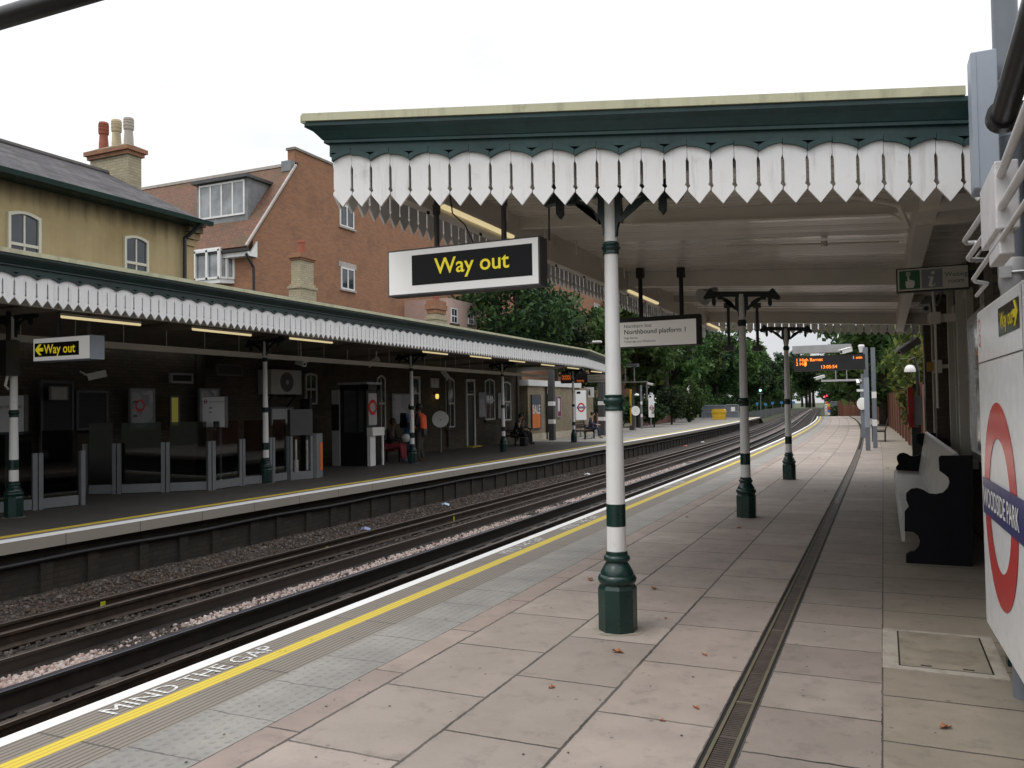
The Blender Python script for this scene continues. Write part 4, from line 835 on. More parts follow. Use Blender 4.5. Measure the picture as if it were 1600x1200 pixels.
y0, y1 = wy(727), wy(742); MB().box(WF+.06, WF+.3, y0, y1, .0, .05).build('doorstep', paint('step_yellow', (.5, .36, .04), .7, .15, 4), t)
for px in (697, 806): MB().tube([(WF+.07, wy(px), .1), (WF+.07, wy(px), 3.2)], .045, 8).build('downpipe', black, t)
# two-storey station house
t = thing('station_house', 'two-storey ochre rendered house with slate roof rising behind the far canopy on the left', 'house', (-18.5, 8, 0))
HX = -15.55; HY = wy(303, 400, HX); 
m, nt, bs = new_mat('ochre_render'); g = N(nt, 'ShaderNodeNewGeometry'); pos = g.outputs['Position']; n1 = noise(nt, pos, .7, 6, .6); n2 = noise(nt, pos, 8, 4)
mpn = N(nt, 'ShaderNodeMapping'); mpn.inputs['Scale'].default_value = (1, 3.0, .35); nt.links.new(pos, mpn.inputs[0]); n3 = noise(nt, mpn.outputs[0], 1.4, 5)
b_ = ramp(nt, [(.3, (.36, .275, .135)), (.6, (.47, .37, .195)), (.8, (.49, .40, .235))], n1.outputs[0]).outputs[0]; b_ = mixc(nt, math_(nt, 'MULTIPLY', ramp(nt, [(.45, (0,)*3), (.75, (1,)*3)], n3.outputs[0]).outputs[0], .28), b_, (.19, .14, .065)); b_ = mixc(nt, math_(nt, 'MULTIPLY', n2.outputs[0], .2), b_, (.12, .09, .05))
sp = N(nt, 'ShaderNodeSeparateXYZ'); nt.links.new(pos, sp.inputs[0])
stain_shade = N(nt, 'ShaderNodeMapRange'); nt.links.new(math_(nt, 'ADD', sp.outputs[2], math_(nt, 'MULTIPLY', n3.outputs[0], .55)), stain_shade.inputs[0]); stain_shade.inputs['From Min'].default_value = 6.02; stain_shade.inputs['From Max'].default_value = 6.42  # painted band below the eave: gutter shade and staining in one colour
b_ = mixc(nt, math_(nt, 'MULTIPLY', stain_shade.outputs[0], .85), b_, (.035, .03, .02))
nt.links.new(b_, bs.inputs['Base Color']); bs.inputs['Roughness'].default_value = .9; bump(nt, bs, n2.outputs[0], .2, .01); render_ = m
EZ0 = 6.24; MB().box(-22, HX, -6, HY, 3.2, EZ0+.02).build('wall', render_, t); MB().box(-22, HX+.02, -6, HY, 0, 3.2).build('lower_wall', shadebrick, t)
m, nt, bs = new_mat('slate_roof'); g = N(nt, 'ShaderNodeNewGeometry'); sp = N(nt, 'ShaderNodeSeparateXYZ'); nt.links.new(g.outputs['Position'], sp.inputs[0])
cmb = N(nt, 'ShaderNodeCombineXYZ'); nt.links.new(sp.outputs[1], cmb.inputs[0]); nt.links.new(math_(nt, 'MULTIPLY', sp.outputs[2], 1.55), cmb.inputs[1])
b = N(nt, 'ShaderNodeTexBrick'); nt.links.new(cmb.outputs[0], b.inputs['Vector'])
for k, v in (('Scale', 1.0), ('Brick Width', .26), ('Row Height', .17), ('Mortar Size', .008), ('Bias', 0.0)): b.inputs[k].default_value = v
b.inputs['Color1'].default_value = (.055, .05, .055, 1); b.inputs['Color2'].default_value = (.095, .088, .095, 1); b.inputs['Mortar'].default_value = (.02, .033, .036, 1)
n1 = noise(nt, g.outputs['Position'], 1.6, 6, .65); nt.links.new(mixc(nt, math_(nt, 'MULTIPLY', ramp(nt, [(.5, (0,)*3), (.75, (1,)*3)], n1.outputs[0]).outputs[0], .55), b.outputs[0], (.17, .165, .16)), bs.inputs['Base Color']); bs.inputs['Roughness'].default_value = .85; bs.inputs['Specular IOR Level'].default_value = .2
saw = math_(nt, 'SUBTRACT', 1.0, math_(nt, 'FRACT', math_(nt, 'DIVIDE', math_(nt, 'MULTIPLY', sp.outputs[2], 1.55), .17))); bump(nt, bs, saw, 1.0, .03); slate = m
RX = -18.6; RZ = 7.95; EX_ = HX+.42; RY = at_x(205, 286, -18.0).y; EY = wy(329, 353, EX_)
MB()._add([(EX_, -6.4, EZ0+.02), (EX_, EY, EZ0+.02), (-22.4, EY, EZ0+.02), (-22.4, -6.4, EZ0+.02), (RX, -6.4, RZ), (RX, EY-.1, RZ)], [(0, 1, 5, 4), (1, 2, 5), (2, 3, 4, 5), (0, 4, 3), (0, 3, 2, 1)]).build('roof', slate, t)
MB().tube([(RX, -6.4, RZ), (RX, EY-.1, RZ)], .09, 8).build('ridge', paint('ridge_tile', (.09, .085, .08), .8, .2, 5), t)
MB().ext([(0, 0), (.11, 0), (.13, .1), (.1, .1), (.09, .03), (0, .03)], (EX_-.02, -6.4, EZ0-.05), (EX_-.02, EY, EZ0-.05), X).box(HX+.003, EX_-.02, -6.4, EY-.4, EZ0-.06, EZ0+.01).build('gutter', green, t)
yd = wy(287, 380, HX+.06); MB().tube([(EX_+.05, yd+.2, EZ0-.03), (HX+.1, yd, EZ0-.4), (HX+.07, yd, 3.2)], .05, 8).build('downpipe', black, t)
qz = [wz(300, y, HX) for y in (352, 385)]; mb = MB()
for k in range(4): zz = qz[1]+(qz[0]-qz[1])*k/3.2; mb.box(HX, HX+.05+.05*k, HY-.32+.02*k, HY+.06+.05*k, zz, zz+.14)
mb.build('corbel', render_, t)
sash(t, 10, 331, 62, 432, x=HX, fm_=paint('cream_frame', (.62, .60, .48), .5, .06, 3), out=.06); sash(t, 193, 369, 231, 452, x=HX, fm_=MATS['cream_frame'], out=.06)
# chimney stack of the house
c0 = at_y(200, 280, RY); cyf = RY; xl, xr = at_y(141, 265, RY).x, c0.x; zt = at_y(200, 240, RY).z; dep = wy(221, 280, xr)-RY
ch = MB().box(xl, xr, cyf, cyf+dep, 6.8, zt).build('chimney', chimbrick, t)
MB().box(xl-.06, xr+.06, cyf-.06, cyf+dep+.06, zt, zt+.1).box(xl-.12, xr+.12, cyf-.12, cyf+dep+.12, zt+.1, zt+.21).build('chimney_cap', redbrick, ch)
MB()._add([(xl-.12, cyf-.12, zt+.211), (xr+.12, cyf-.12, zt+.211), (xr+.12, cyf+dep+.12, zt+.211), (xl-.12, cyf+dep+.12, zt+.211), (xl+.2, cyf+.15, zt+.36), (xr-.2, cyf+.15, zt+.36), (xr-.2, cyf+dep-.15, zt+.36), (xl+.2, cyf+dep-.15, zt+.36)], [(0, 1, 5, 4), (1, 2, 6, 5), (2, 3, 7, 6), (3, 0, 4, 7), (4, 5, 6, 7)]).build('flaunching', paint('mortar_moss', (.20, .19, .13), .95, .3, 6), ch)
ym = cyf+dep/2
for px, mt, top, ht in ((162, terra, 191, 1), (182, buffpot, 187, 1), (201, greypot, 184, 1)):
    p = at_y(px, top, ym); r = .135; h = p.z-zt-.3; b0 = zt+.3
    prof = [(r*.95, 0), (r*.92, h*.2), (r*.8, h*.5), (r*.8, h*.55), (r*.95, h*.57), (r*1.0, h*.63), (r*1.02, h*.66), (r*.92, h*.67), (r*1.02, h*.70), (r*1.02, h*.77), (r*.92, h*.78), (r*1.02, h*.81), (r*1.02, h*.87), (r*.9, h*.88), (r*1.0, h*.91), (r*.9, h*.98), (r*.6, h)]
    o = MB().lathe(prof, (p.x, ym, b0), 18).build('chimney_pot', mt, ch); smooth_auto(o, 30)
MB().box(xr-.5, xr+.05, cyf-.05, cyf+.02, 6.9, 7.05).build('flashing', paint('lead', (.20, .21, .22), .6, .2, 5), ch)
# two chimneys of the low building
def low_chimney(label, px0, px1, pt, pc, pb, potpx, x=-17.3, body=chimbrick, wdx=.36):
    y0, y1 = wy(px0, 430, x), wy(px1, 430, x); zt, zc_, z0 = wz((px0+px1)/2, pt, x), wz((px0+px1)/2, pc, x), 3.4
    t = thing('chimney_stack', label, 'chimney', (x-.4, (y0+y1)/2, z0), 'chimneys of the low station building'); wd = wdx
    q = .06; MB().box(x-wd, x, y0, y1, z0, zc_).build('stack', body, t)
    zs = wz((px0+px1)/2, pb, x); MB().box(x-wd-q, x+q, y0-q, y1+q, z0, zs).box(x-wd-q*1.6, x+q*1.6, y0-q*1.6, y1+q*1.6, zs, zs+.08).box(x-wd-q*.7, x+q*.7, y0-q*.7, y1+q*.7, zs+.08, zs+.16).build('base_course', body, t)
    hh = zt-zc_; MB().box(x-wd-.04, x+.04, y0-.04, y1+.04, zc_, zc_+hh*.3).box(x-wd-.09, x+.09, y0-.09, y1+.09, zc_+hh*.3, zc_+hh*.7).box(x-wd-.05, x+.05, y0-.05, y1+.05, zc_+hh*.7, zt).build('cap', redbrick, t)
    zp = wz(potpx[0], potpx[1], x-wd/2); o = MB().lathe([(.13, 0), (.12, (zp-zt)*.8), (.14, (zp-zt)*.82), (.13, zp-zt), (.1, zp-zt)], (x-wd/2, wy(potpx[0], 400, x-wd/2), zt), 16).build('pot', terra, t); smooth_auto(o, 30)
low_chimney('pale brick chimney with one red pot above the middle of the far canopy', 469, 490, 397, 408, 452, (471, 376)); low_chimney('smaller red-capped brick chimney just under the hanging way out sign', 679, 694, 470, 490, 500, (681, 464))
# yellow brick hut beyond the canopy
t = thing('brick_hut', 'pale yellow brick hut with white parapet beyond the end of the far canopy', 'building', (-17, 45, 0))
BX = -15.0; y0, y1 = at_x(825, 640, BX).y, at_x(927, 640, BX).y; zt = at_x(880, 605, BX).z
pb_ = brick('hut_brick', (.36, .30, .19), (.29, .235, .15), (.26, .23, .18), soot=.6)
MB().box(-20, BX, y0, y1, 0, zt).build('wall', pb_, t); MB().box(-20.2, BX+.12, y0-.15, at_x(905, 600, BX).y, zt, zt+.28).build('parapet', white, t)
MB().box(BX, BX+.06, y0, y1, 0, .32).build('plinth', paint('plinth_cream', (.45, .40, .30), .8, .15, 3), t)
ya_, yb_ = at_x(855, 640, BX).y, at_x(861, 640, BX).y; MB().box(BX, BX+.05, ya_, yb_, .1, 2.2).build('door', paint('door_maroon', (.08, .02, .018), .5, .2, 3), t)
MB().tube([(BX+.07, at_x(852, 640, BX).y, 0), (BX+.07, at_x(852, 640, BX).y, zt)], .05, 8).build('downpipe', black, t)
# ---------------------------------------------------------------- apartment block
t = thing('apartment_block', 'tall red brick apartment block with tiled roof, dormer and white windows behind the station', 'building', (-28, 45, 0))
BXX = -22.0; ye = wy(395, 372, BXX); ze = wz(395, 372, BXX); ya = wy(463, 262, BXX); za = wz(463, 262, BXX); zp = wz(490, 246, BXX)
MB().prism([(ye, -1), (ye, ze), (ya-.1, za), (78, za), (78, -1)], (BXX-6, 0, 0), Y, Z, X*12).build('wall', redbrick, t); MB().box(BXX-.36, BXX, ya-.1, 78, za, zp).build('parapet', redbrick, t)
MB().box(BXX-.42, BXX+.06, ya-.15, 78.1, zp, zp+.1).build('coping', paint('coping_stone', (.22, .2, .17), .8, .2, 4), t)
MB().box(BXX-.5, BXX-.02, ya-.35, ya-.102, za-.2, zp-.5).build('flashing', MATS['lead'], t)
m, nt, bs = new_mat('clay_tiles'); g = N(nt, 'ShaderNodeNewGeometry'); sp = N(nt, 'ShaderNodeSeparateXYZ'); nt.links.new(g.outputs['Position'], sp.inputs[0]); cmb = N(nt, 'ShaderNodeCombineXYZ'); nt.links.new(sp.outputs[0], cmb.inputs[0]); nt.links.new(math_(nt, 'MULTIPLY', sp.outputs[2], 1.27), cmb.inputs[1])
b = N(nt, 'ShaderNodeTexBrick'); nt.links.new(cmb.outputs[0], b.inputs['Vector'])
for k, v in (('Scale', 1.0), ('Brick Width', .17), ('Row Height', .10), ('Mortar Size', .006)): b.inputs[k].default_value = v
b.inputs['Color1'].default_value = (.21, .095, .058, 1); b.inputs['Color2'].default_value = (.13, .068, .048, 1); b.inputs['Mortar'].default_value = (.05, .03, .025, 1)
n1 = noise(nt, g.outputs['Position'], .9, 6, .65); nt.links.new(mixc(nt, math_(nt, 'MULTIPLY', ramp(nt, [(.42, (0,)*3), (.7, (1,)*3)], n1.outputs[0]).outputs[0], .6), b.outputs[0], (.085, .075, .04)), bs.inputs['Base Color']); bs.inputs['Roughness'].default_value = .85; tiles = m
n = Vector((0, -(za-ze), ya-ye)).normalized()*.12
a0, a1 = Vector((BXX+.05, ye-.35, ze-.35*(za-ze)/(ya-ye))), Vector((BXX+.05, ya, za)); 
MB()._add([a0, a1, a1+Vector((-12, 0, 0)), a0+Vector((-12, 0, 0)), a0+n, a1+n, a1+n+Vector((-12, 0, 0)), a0+n+Vector((-12, 0, 0))], [(0, 1, 2, 3), (4, 7, 6, 5), (0, 4, 5, 1), (2, 6, 7, 3), (0, 3, 7, 4), (1, 5, 6, 2)]).build('roof', tiles, t)
MB().box(BXX-12, BXX, ya-.12, ya+.12, za+.1, za+.22).build('ridge', paint('ridge_pale', (.4, .36, .33), .8, .15, 4), t)
MB().box(BXX-12, BXX+.1, ye-.44, ye-.33, a0.z-.09, a0.z+.01).build('gutter', black, t); MB().box(BXX-12, BXX+.02, ye-.32, ye-.003, a0.z-.27, a0.z-.1).prism([(ye-.3, a0.z-.28), (ye+.15, a0.z-.28), (ye+.15, a0.z+.35)], (BXX+.05, 0, 0), Y, Z, X*.08).build('bargeboard', white, t); MB().beam(a0+n*1.15+X*.03, a1+n*1.15+X*.03, .10, .07).build('verge', MATS['ridge_pale'], t)
yb0 = ye-.06; xx = at_y(393, 400, yb0).x; MB().tube([(xx, ye-.36, a0.z-.2), (xx+.1, yb0, a0.z-.7), (xx+.1, yb0, 2)], .055, 8).build('downpipe', black, t)
def apt_win(px0, py0, px1, py1, lintel=True):
    x = BXX; y0, y1 = wy(px0, 400, x), wy(px1, 400, x); c = (px0+px1)/2; z1, z0 = wz(c, py0, x), wz(c, py1, x); f = .07; ym = (y0+y1)/2
    w_ = MB().box(x, x+.04, y0, y0+f, z0, z1).box(x, x+.04, y1-f, y1, z0, z1).box(x, x+.04, y0+f, y1-f, z0, z0+f).box(x, x+.04, y0+f, y1-f, z1-f, z1).box(x, x+.04, ym-f/2, ym+f/2, z0+f, z1-f).build('window', white, t)
    MB().box(x, x+.015, y0+f, y1-f, z0+f, z1-f).build('pane', wgl, w_); MB().box(x, x+.1, y0-.08, y1+.08, z0-.08, z0).build('sill', MATS['ridge_pale'], w_)
    if lintel: MB().box(x, x+.03, y0-.15, y1+.15, z1, z1+.24).build('lintel', MATS['ridge_pale'], w_)
for r_ in ((531, 322, 553, 356), (532, 419, 553, 453), (927, 478, 935, 496), (700, 321, 712, 345), (700, 412, 712, 436)): apt_win(*r_)
# dormer
yd = ye+.55; dx0, dx1 = at_y(312, 300, yd).x, at_y(383, 300, yd).x; dz0, dz1 = at_y(345, 340, yd).z, at_y(345, 284, yd).z
d_ = MB().box(dx0-.15, dx1+.12, yd, ya+.3, dz0-.5, dz1).build('dormer', MATS['lead'], t); MB().box(dx0-.3, dx1+.25, yd-.18, ya+.5, dz1, dz1+.12).build('dormer_roof', darkgrey, d_)
mb = MB(); f = .07; 
for k in range(5): xx = dx0+(dx1-dx0-f)*k/4; mb.box(xx, xx+f, yd-.05, yd-.002, dz0+f, dz1-f-.06)
mb.box(dx0, dx1, yd-.05, yd-.002, dz0, dz0+f).box(dx0, dx1, yd-.05, yd-.002, dz1-f-.06, dz1-.06); mb.build('dormer_window', white, d_); 
MB().box(dx0+.03, dx1-.03, yd-.025, yd-.003, dz0+.03, dz1-.09).build('pane', pane('window_pale', (.16, .17, .18)), d_)
# bay window under the eave
yb_ = ye-.45; bx0, bx1 = at_y(304, 410, yb_).x, at_y(343, 410, yb_).x; bz0, bz1 = at_y(325, 437, yb_).z, at_y(325, 391, yb_).z; bx2 = at_y(366, 410, ye).x
poly = [(bx0-.8, ye), (bx0, yb_), (bx1, yb_), (bx2, ye)]
b0 = MB().prism(poly, (0, 0, bz0-.08), X, Y, Z*.16).prism(poly, (0, 0, bz1+.03), X, Y, Z*.1).build('bay_window', white, t)
MB().prism([(bx0-.7, ye), (bx0+.03, yb_+.06), (bx1-.02, yb_+.06), (bx2-.1, ye)], (0, 0, (bz0+bz1)/2), X, Y, Z*(bz1-bz0)).build('pane', MATS['window_pale'], b0)
mb = MB()
for a, b in zip(poly[:-1], poly[1:]):
    for k in (0.02, .5, .98):
        p = Vector((a[0]+(b[0]-a[0])*k, a[1]+(b[1]-a[1])*k, 0)); mb.box(p.x-.05, p.x+.05, p.y-.04, p.y+.04, bz0, bz1)
    mb.beam((a[0], a[1], bz0+.04), (b[0], b[1], bz0+.04), .08, .08).beam((a[0], a[1], bz1-.04), (b[0], b[1], bz1-.04), .08, .08)
mb.build('frame', white, b0)
# pale house glimpsed behind the tree
t = thing('pale_house', 'pale pink house with white bay windows glimpsed behind the dark tree', 'house', (-21, 50, 0))
px_ = -19.5; y0, y1 = wy(700, 490, px_), wy(745, 490, px_); MB().box(-25, px_, y0, y1, 0, wz(720, 470, px_)).build('wall', paint('pink_render', (.50, .36, .31), .9, .1, 2), t)
sash(t, 706, 482, 716, 506, x=px_, arch=False, fm_=white); sash(t, 733, 489, 741, 508, x=px_, arch=False, fm_=white)
# ================================================================ furniture of the far platform
t = thing('hanging_sign', 'small white hanging way out sign with a left arrow at the far left', 'sign', (-13, 10.5, 2.5)); YL = 8.8
p0, p1 = at_y(52, 530, YL), at_y(141, 522, YL); x0, x1 = p0.x, p1.x; zt = (p0.z+p1.z)/2; zb = at_y(96, 563, YL).z
MB().box(x0, x1, YL, YL+.25, zb, zt).build('cabinet', bluegrey, t); O = Vector((0, YL, 0)); mb = MB(); rect(mb, O, X, Z, x0+.01, x1-.01, zb+.01, zt-.01, .004); mb.build('face', litface, t)
bx1 = at_y(124, 540, YL).x; mb = MB(); rect(mb, O, X, Z, x0+.04, bx1, zb+.07, zt-.08, .007); mb.build('panel', signblk, t)
H = zt-zb; zm = (zt+zb)/2; wl = bx1-x0-.04; mb = text_mb('Way out', .2, (x0+.04+wl*.22, YL, zm-.065), X, Z, .010, bold=.003); wt = max(v[0] for v in mb.v)-(x0+.04+wl*.22); k = wl*.70/wt
mb.v = [((x0+.04+wl*.22)+(v[0]-(x0+.04+wl*.22))*k, v[1], v[2]) for v in mb.v]
mb.prism([(-a*2.0, b*1.7) for a, b in [(.0, .016), (.05, .016), (.018, .05), (.045, .05), (.095, 0), (.045, -.05), (.018, -.05), (.05, -.016), (0, -.016)]], (x0+.04+wl*.20, YL-.010, zm), X, Z, (0, .002, 0)); mb.build('lettering', lityel, t)
for px in (78, 125): xx = at_y(px, 500, YL).x; MB().tube([(xx, YL+.15, zt), (xx, YL+.15, 3.3)], .03, 8).build('pole', darkgrey, t)
# black equipment on the first column
t = thing('camera_housing', 'dark camera and cable box fixed high on the far left column', 'camera', (-12.4, 8.6, 2.5)); p = at_z(21.5, 808)
MB().box(p.x-.2, p.x+.22, p.y-.28, p.y-.06, 2.2, 2.75).build('housing', black, t); MB().box(p.x+.1, p.x+.15, p.y-.2, p.y-.15, 2.75, 3.2).build('bracket', black, t); MB().tube([(p.x+.14, p.y-.2, 2.2), (p.x+.16, p.y-.25, 2.05), (p.x+.08, p.y-.15, 2.0)], .02, 6).build('cable', cream, t)
# glass barriers
gl = glass('barrier_glass', (.35, .38, .40), .03, .9)
def barrier(label, pts, hp, hg):
    P = [at_z(*p) for p in pts]
    for p in P: p.z = 0
    t = thing('glass_barrier', label, 'barrier', tuple(P[0]), 'glass barriers of the far platform')
    for i, p in enumerate(P):
        d = (P[min(i+1, len(P)-1)]-P[max(0, i-1)]).normalized(); ofs = (-.045, .045) if 0 < i < len(P)-1 else (0,)
        for o_ in ofs: c = p+d*o_; nn = Vector((-d.y, d.x, 0)); MB().obox(c+Z*hp/2, d*.035, nn*.045, Z*hp/2).build('post', grey, t)
    for a, b in zip(P[:-1], P[1:]):
        d = (b-a).normalized(); nn = Vector((-d.y, d.x, 0)); L = (b-a).length; c = (a+b)/2
        MB().obox(c+Z*.1, d*(L/2-.085), nn*.035, Z*.085).build('rail', grey, t); MB().obox(c+Z*(hg+.2)/2, d*(L/2-.085), nn*.006, Z*(hg-.2)/2).build('pane', gl, t)
barrier('glass barrier with grey posts beside the first far column', [(-40, 806), (58, 797), (128, 789)], .95, 1.32); barrier('long glass barrier with grey posts under the far canopy', [(133, 773), (183, 772), (259, 769), (330, 766), (377, 759), (424, 754), (450, 750)], 1.0, 1.4)
# ticket gate
t = thing('ticket_gate', 'grey ticket gate with an orange side panel at the end of the glass barrier', 'gate', tuple(at_z(485, 747))); a, b, c = at_z(452, 750), at_z(487, 747), at_z(500, 744); 
for q in (a, b, c): q.z = 0
d = (b-a).normalized(); nn = Vector((-d.y, d.x, 0)); L = (b-a).length
MB().obox(a+d*.03+Z*.5, d*.03, nn*.06, Z*.5).obox(b-d*.03+Z*.5, d*.03, nn*.06, Z*.5).obox((a+b)/2+Z*.09, d*(L/2-.06), nn*.06, Z*.09).build('frame', grey, t); MB().obox((a+b)/2+Z*1.32, d*(L/2), nn*.06, Z*.3).build('screen', darkgrey, t)
o = MB().tube([a+d*L*.3+Z*.18, a+d*L*.3+Z*.45], .06, 10).tube([a+d*L*.3+Z*.45, a+d*L*.3+Z*.92], .03, 10).tube([a+d*L*.8+Z*.2, a+d*L*.8+Z*.9], .03, 10).build('mechanism', silver, t)
d2 = (c-b).normalized(); n2 = Vector((-d2.y, d2.x, 0)); L2 = .38
MB().obox(b+d2*L2/2+Z*.52, d2*L2/2, n2*.13, Z*.52).build('cabinet', grey, t); MB().obox(b+d2*(L2+.006)+Z*.52, d2*.008, n2*.10, Z*.33).obox(b+d2*L2*.72-n2*.137+Z*.5, d2*L2*.2, n2*.006, Z*.33).build('panel', orange, t)
# information boards on stands
def infob(label, px0, py0, px1, py1, Yd, head, logo=True):
    p0, p1 = at_y(px0, py0, Yd), at_y(px1, py1, Yd); t = thing('information_board', label, 'notice board', (p1.x, Yd, 0))
    MB().box(p0.x, p1.x, Yd, Yd+.08, p1.z, p0.z).build('board', darkgrey, t); mb = MB(); O = Vector((0, Yd, 0)); rect(mb, O, X, Z, p0.x+.01, p1.x-.01, p1.z+.01, p0.z-.01, .004); mb.build('face', paint('board_white', (.62, .64, .65), .4, .04, 2), t)
    W = p1.x-p0.x; lx = p0.x+W*.3; mb = text_mb(head, .2, (0, 0, 0), X, Y, 0); wt = max(v[0] for v in mb.v); k = W*.64/wt; mb.v = [(lx+v[0]*k, Yd-.007, p0.z-W*.2+v[1]*k) for v in mb.v]
    for i, s in enumerate((.14, .12)): rect(mb, O, X, Z, lx, lx+W*s, p0.z-W*(.40+.14*i), p0.z-W*(.365+.14*i), .007)
    mb.build('lettering', txtblk, t)
    if logo: mb = MB(); ring(mb, (p0.x+W*.15, Yd, p0.z-W*.17), X, Z, W*.05, W*.075, 24, lift=.007); mb.build('ring', red, t); mb = MB(); rect(mb, O, X, Z, p0.x+W*.06, p0.x+W*.24, p0.z-W*.185, p0.z-W*.155, .009); mb.build('bar', blue, t)
    xm = (p0.x*.4+p1.x*.6); MB().box(xm-.09, xm+.09, Yd+.02, Yd+.07, 0, p1.z).build('leg', midgrey, t)
infob('white service information board on a stand behind the long glass barrier', 316, 620, 352, 668, 13.2, 'Service information'); infob('white information board cut by the left edge behind the first far column', -28, 619, 38, 680, 10.2, 'Service information')
# things on the station wall
def wallthing(name, label, cat, px0, py0, px1, py1, mat_, x=WF, d=.06, frame=None, fw=.05):
    y0, y1 = wy(px0, 630, x), wy(px1, 630, x); c = (px0+px1)/2; z1, z0 = wz(c, py0, x), wz(c, py1, x); t = thing(name, label, cat, (x, (y0+y1)/2, z0))
    MB().box(x, x+d, y0+fw, y1-fw, z0+fw, z1-fw).build('panel', mat_, t)
    MB().box(x, x+d*1.2, y0, y0+fw, z0, z1).box(x, x+d*1.2, y1-fw, y1, z0, z1).box(x, x+d*1.2, y0+fw, y1-fw, z0, z0+fw).box(x, x+d*1.2, y0+fw, y1-fw, z1-fw, z1).build('frame', frame or grey, t); return t, y0, y1, z0, z1
def ppaper(name, stops, sc): 
    m, nt, bs = new_mat(name); uv, pos = wall_uv(nt); b = N(nt, 'ShaderNodeTexVoronoi', distance='CHEBYCHEV'); b.inputs['Scale'].default_value = sc; nt.links.new(uv, b.inputs['Vector']); s = N(nt, 'ShaderNodeSeparateColor'); nt.links.new(b.outputs['Color'], s.inputs[0]); r = ramp(nt, stops, s.outputs[0]); r.color_ramp.interpolation = 'CONSTANT'; nt.links.new(r.outputs[0], bs.inputs['Base Color']); bs.inputs['Roughness'].default_value = .25; return m
map_ = ppaper('map_paper', [(0, (.28, .29, .31)), (.5, (.34, .35, .37)), (.8, (.22, .23, .26))], 3.5); notice = ppaper('notice_paper', [(0, (.3, .31, .33)), (.6, (.2, .21, .24)), (.85, (.4, .4, .42))], 5)
t, y0, y1, z0, z1 = wallthing('poster_case', 'silver framed case of timetables left of the ticket window', 'poster case', 200, 607, 239, 672, notice)
mb = MB(); ex = Y; ring(mb, (WF+.066, y1-.42, z0+.55), Y, Z, .09, .14, 24); mb.build('ring', red, t); mb = MB(); 
for k in range(4): mb.box(WF+.06, WF+.067, y0+.08, y1-.5, z0+.3+.32*k, z0+.34+.32*k)
mb.build('line', txtblk, t)
wallthing('noticeboard', 'pale map board on the wall behind the column and standing people', 'notice board', 610, 615, 641, 662, map_); wallthing('poster_case', 'grey poster case between the doorway and the second pair of windows', 'poster case', 746, 613, 758, 652, map_); wallthing('poster_case', 'narrow pale poster case just left of the fourth far column', 'poster case', 776, 614, 784, 654, notice)
wallthing('notice', 'pale notice board half hidden behind the service information board', 'notice', 309, 607, 340, 660, notice); wallthing('notice', 'white platform notice on the wall below the fan unit', 'notice', 420, 636, 456, 664, paint('board_white', (.6, .6, .6)))
t, y0, y1, z0, z1 = wallthing('ticket_window', 'ticket window glowing dim yellow in the dark wall', 'window', 262, 618, 278, 668, emit('dim_yellow', (.75, .68, .12), .09, (.08, .08, .03)), frame=darkgrey)
wallthing('clock_case', 'small pale framed display above the ticket window', 'display', 264, 583, 299, 599, blackm, frame=midgrey); wallthing('ticket_hall_window', 'dark window with pale blind beside the ticket hall entrance', 'window', 116, 610, 166, 672, blackm, frame=darkgrey); wallthing('wall_sign', 'dark sign with faint lines of text left of the second far column', 'sign', 336, 570, 376, 587, blackm, x=-14.6, frame=darkgrey, fw=.03)
wallthing('doorway', 'dark ticket hall doorway at the left end of the far wall', 'doorway', 60, 595, 112, 760, blackm, frame=darkgrey); wallthing('blind', 'pale rolled blind in the ticket hall doorway', 'blind', 76, 604, 103, 625, paint('blind_pale', (.3, .3, .26)), x=-15.1, fw=.02)
t, y0, y1, z0, z1 = wallthing('platform_number', 'pale square platform number sign above the doorway behind the column', 'sign', 671, 591, 684, 606, paint('number_pale', (.45, .45, .45)), frame=midgrey, fw=.03)
text_mb('1', .34, (WF+.062, (y0+y1)/2, z0+.16), Y, Z, .004, 'CENTER').build('lettering', txtblk, t)
t = thing('wall_lamp', 'small lit yellow lamp on the dark wall', 'lamp', (WF, wy(683), 2)); p = at_x(683, 619, WF+.15); MB().lathe([(.05, -.1), (.07, 0), (.05, .08)], p, 12).build('globe', emit('lamp_yellow', (1, .7, .15), .8), t); MB().box(WF, p.x, p.y-.03, p.y+.03, p.z+.08, p.z+.14).build('bracket', black, t)
# air conditioner
t = thing('air_conditioner', 'boxy cream air conditioner with round fan on brackets on the far wall', 'air conditioner', (WF, wy(445), 2.4)); x = -14.85; y0, y1 = wy(424, 595, x), wy(471, 595, x); z1, z0 = wz(447, 578, x), wz(447, 616, x); ac = paint('ac_cream', (.38, .37, .34), .5, .08, 3)
MB().box(WF, x, y0, y1, z0, z1).build('casing', ac, t); cy_ = y0+(y1-y0)*.5; rr = (z1-z0)*.40; o = MB().lathe([(rr, 0), (rr, .012), (rr*.95, .014), (rr*.3, .006), (0.02, .006)], (x, cy_, (z0+z1)/2), 28, ax=X).build('fan_grille', darkgrey, t)
MB().lathe([(rr*.25, 0), (rr*.25, .025), (.01, .03)], (x, cy_, (z0+z1)/2), 16, ax=X).build('fan_hub', midgrey, t)
for yy in (y0+.15, y1-.15): MB().box(WF, x-.05, yy-.02, yy+.02, z0-.05, z0).beam((WF+.02, yy, z0-.38), (x-.1, yy, z0-.05), .03, .03).build('bracket', black, t)
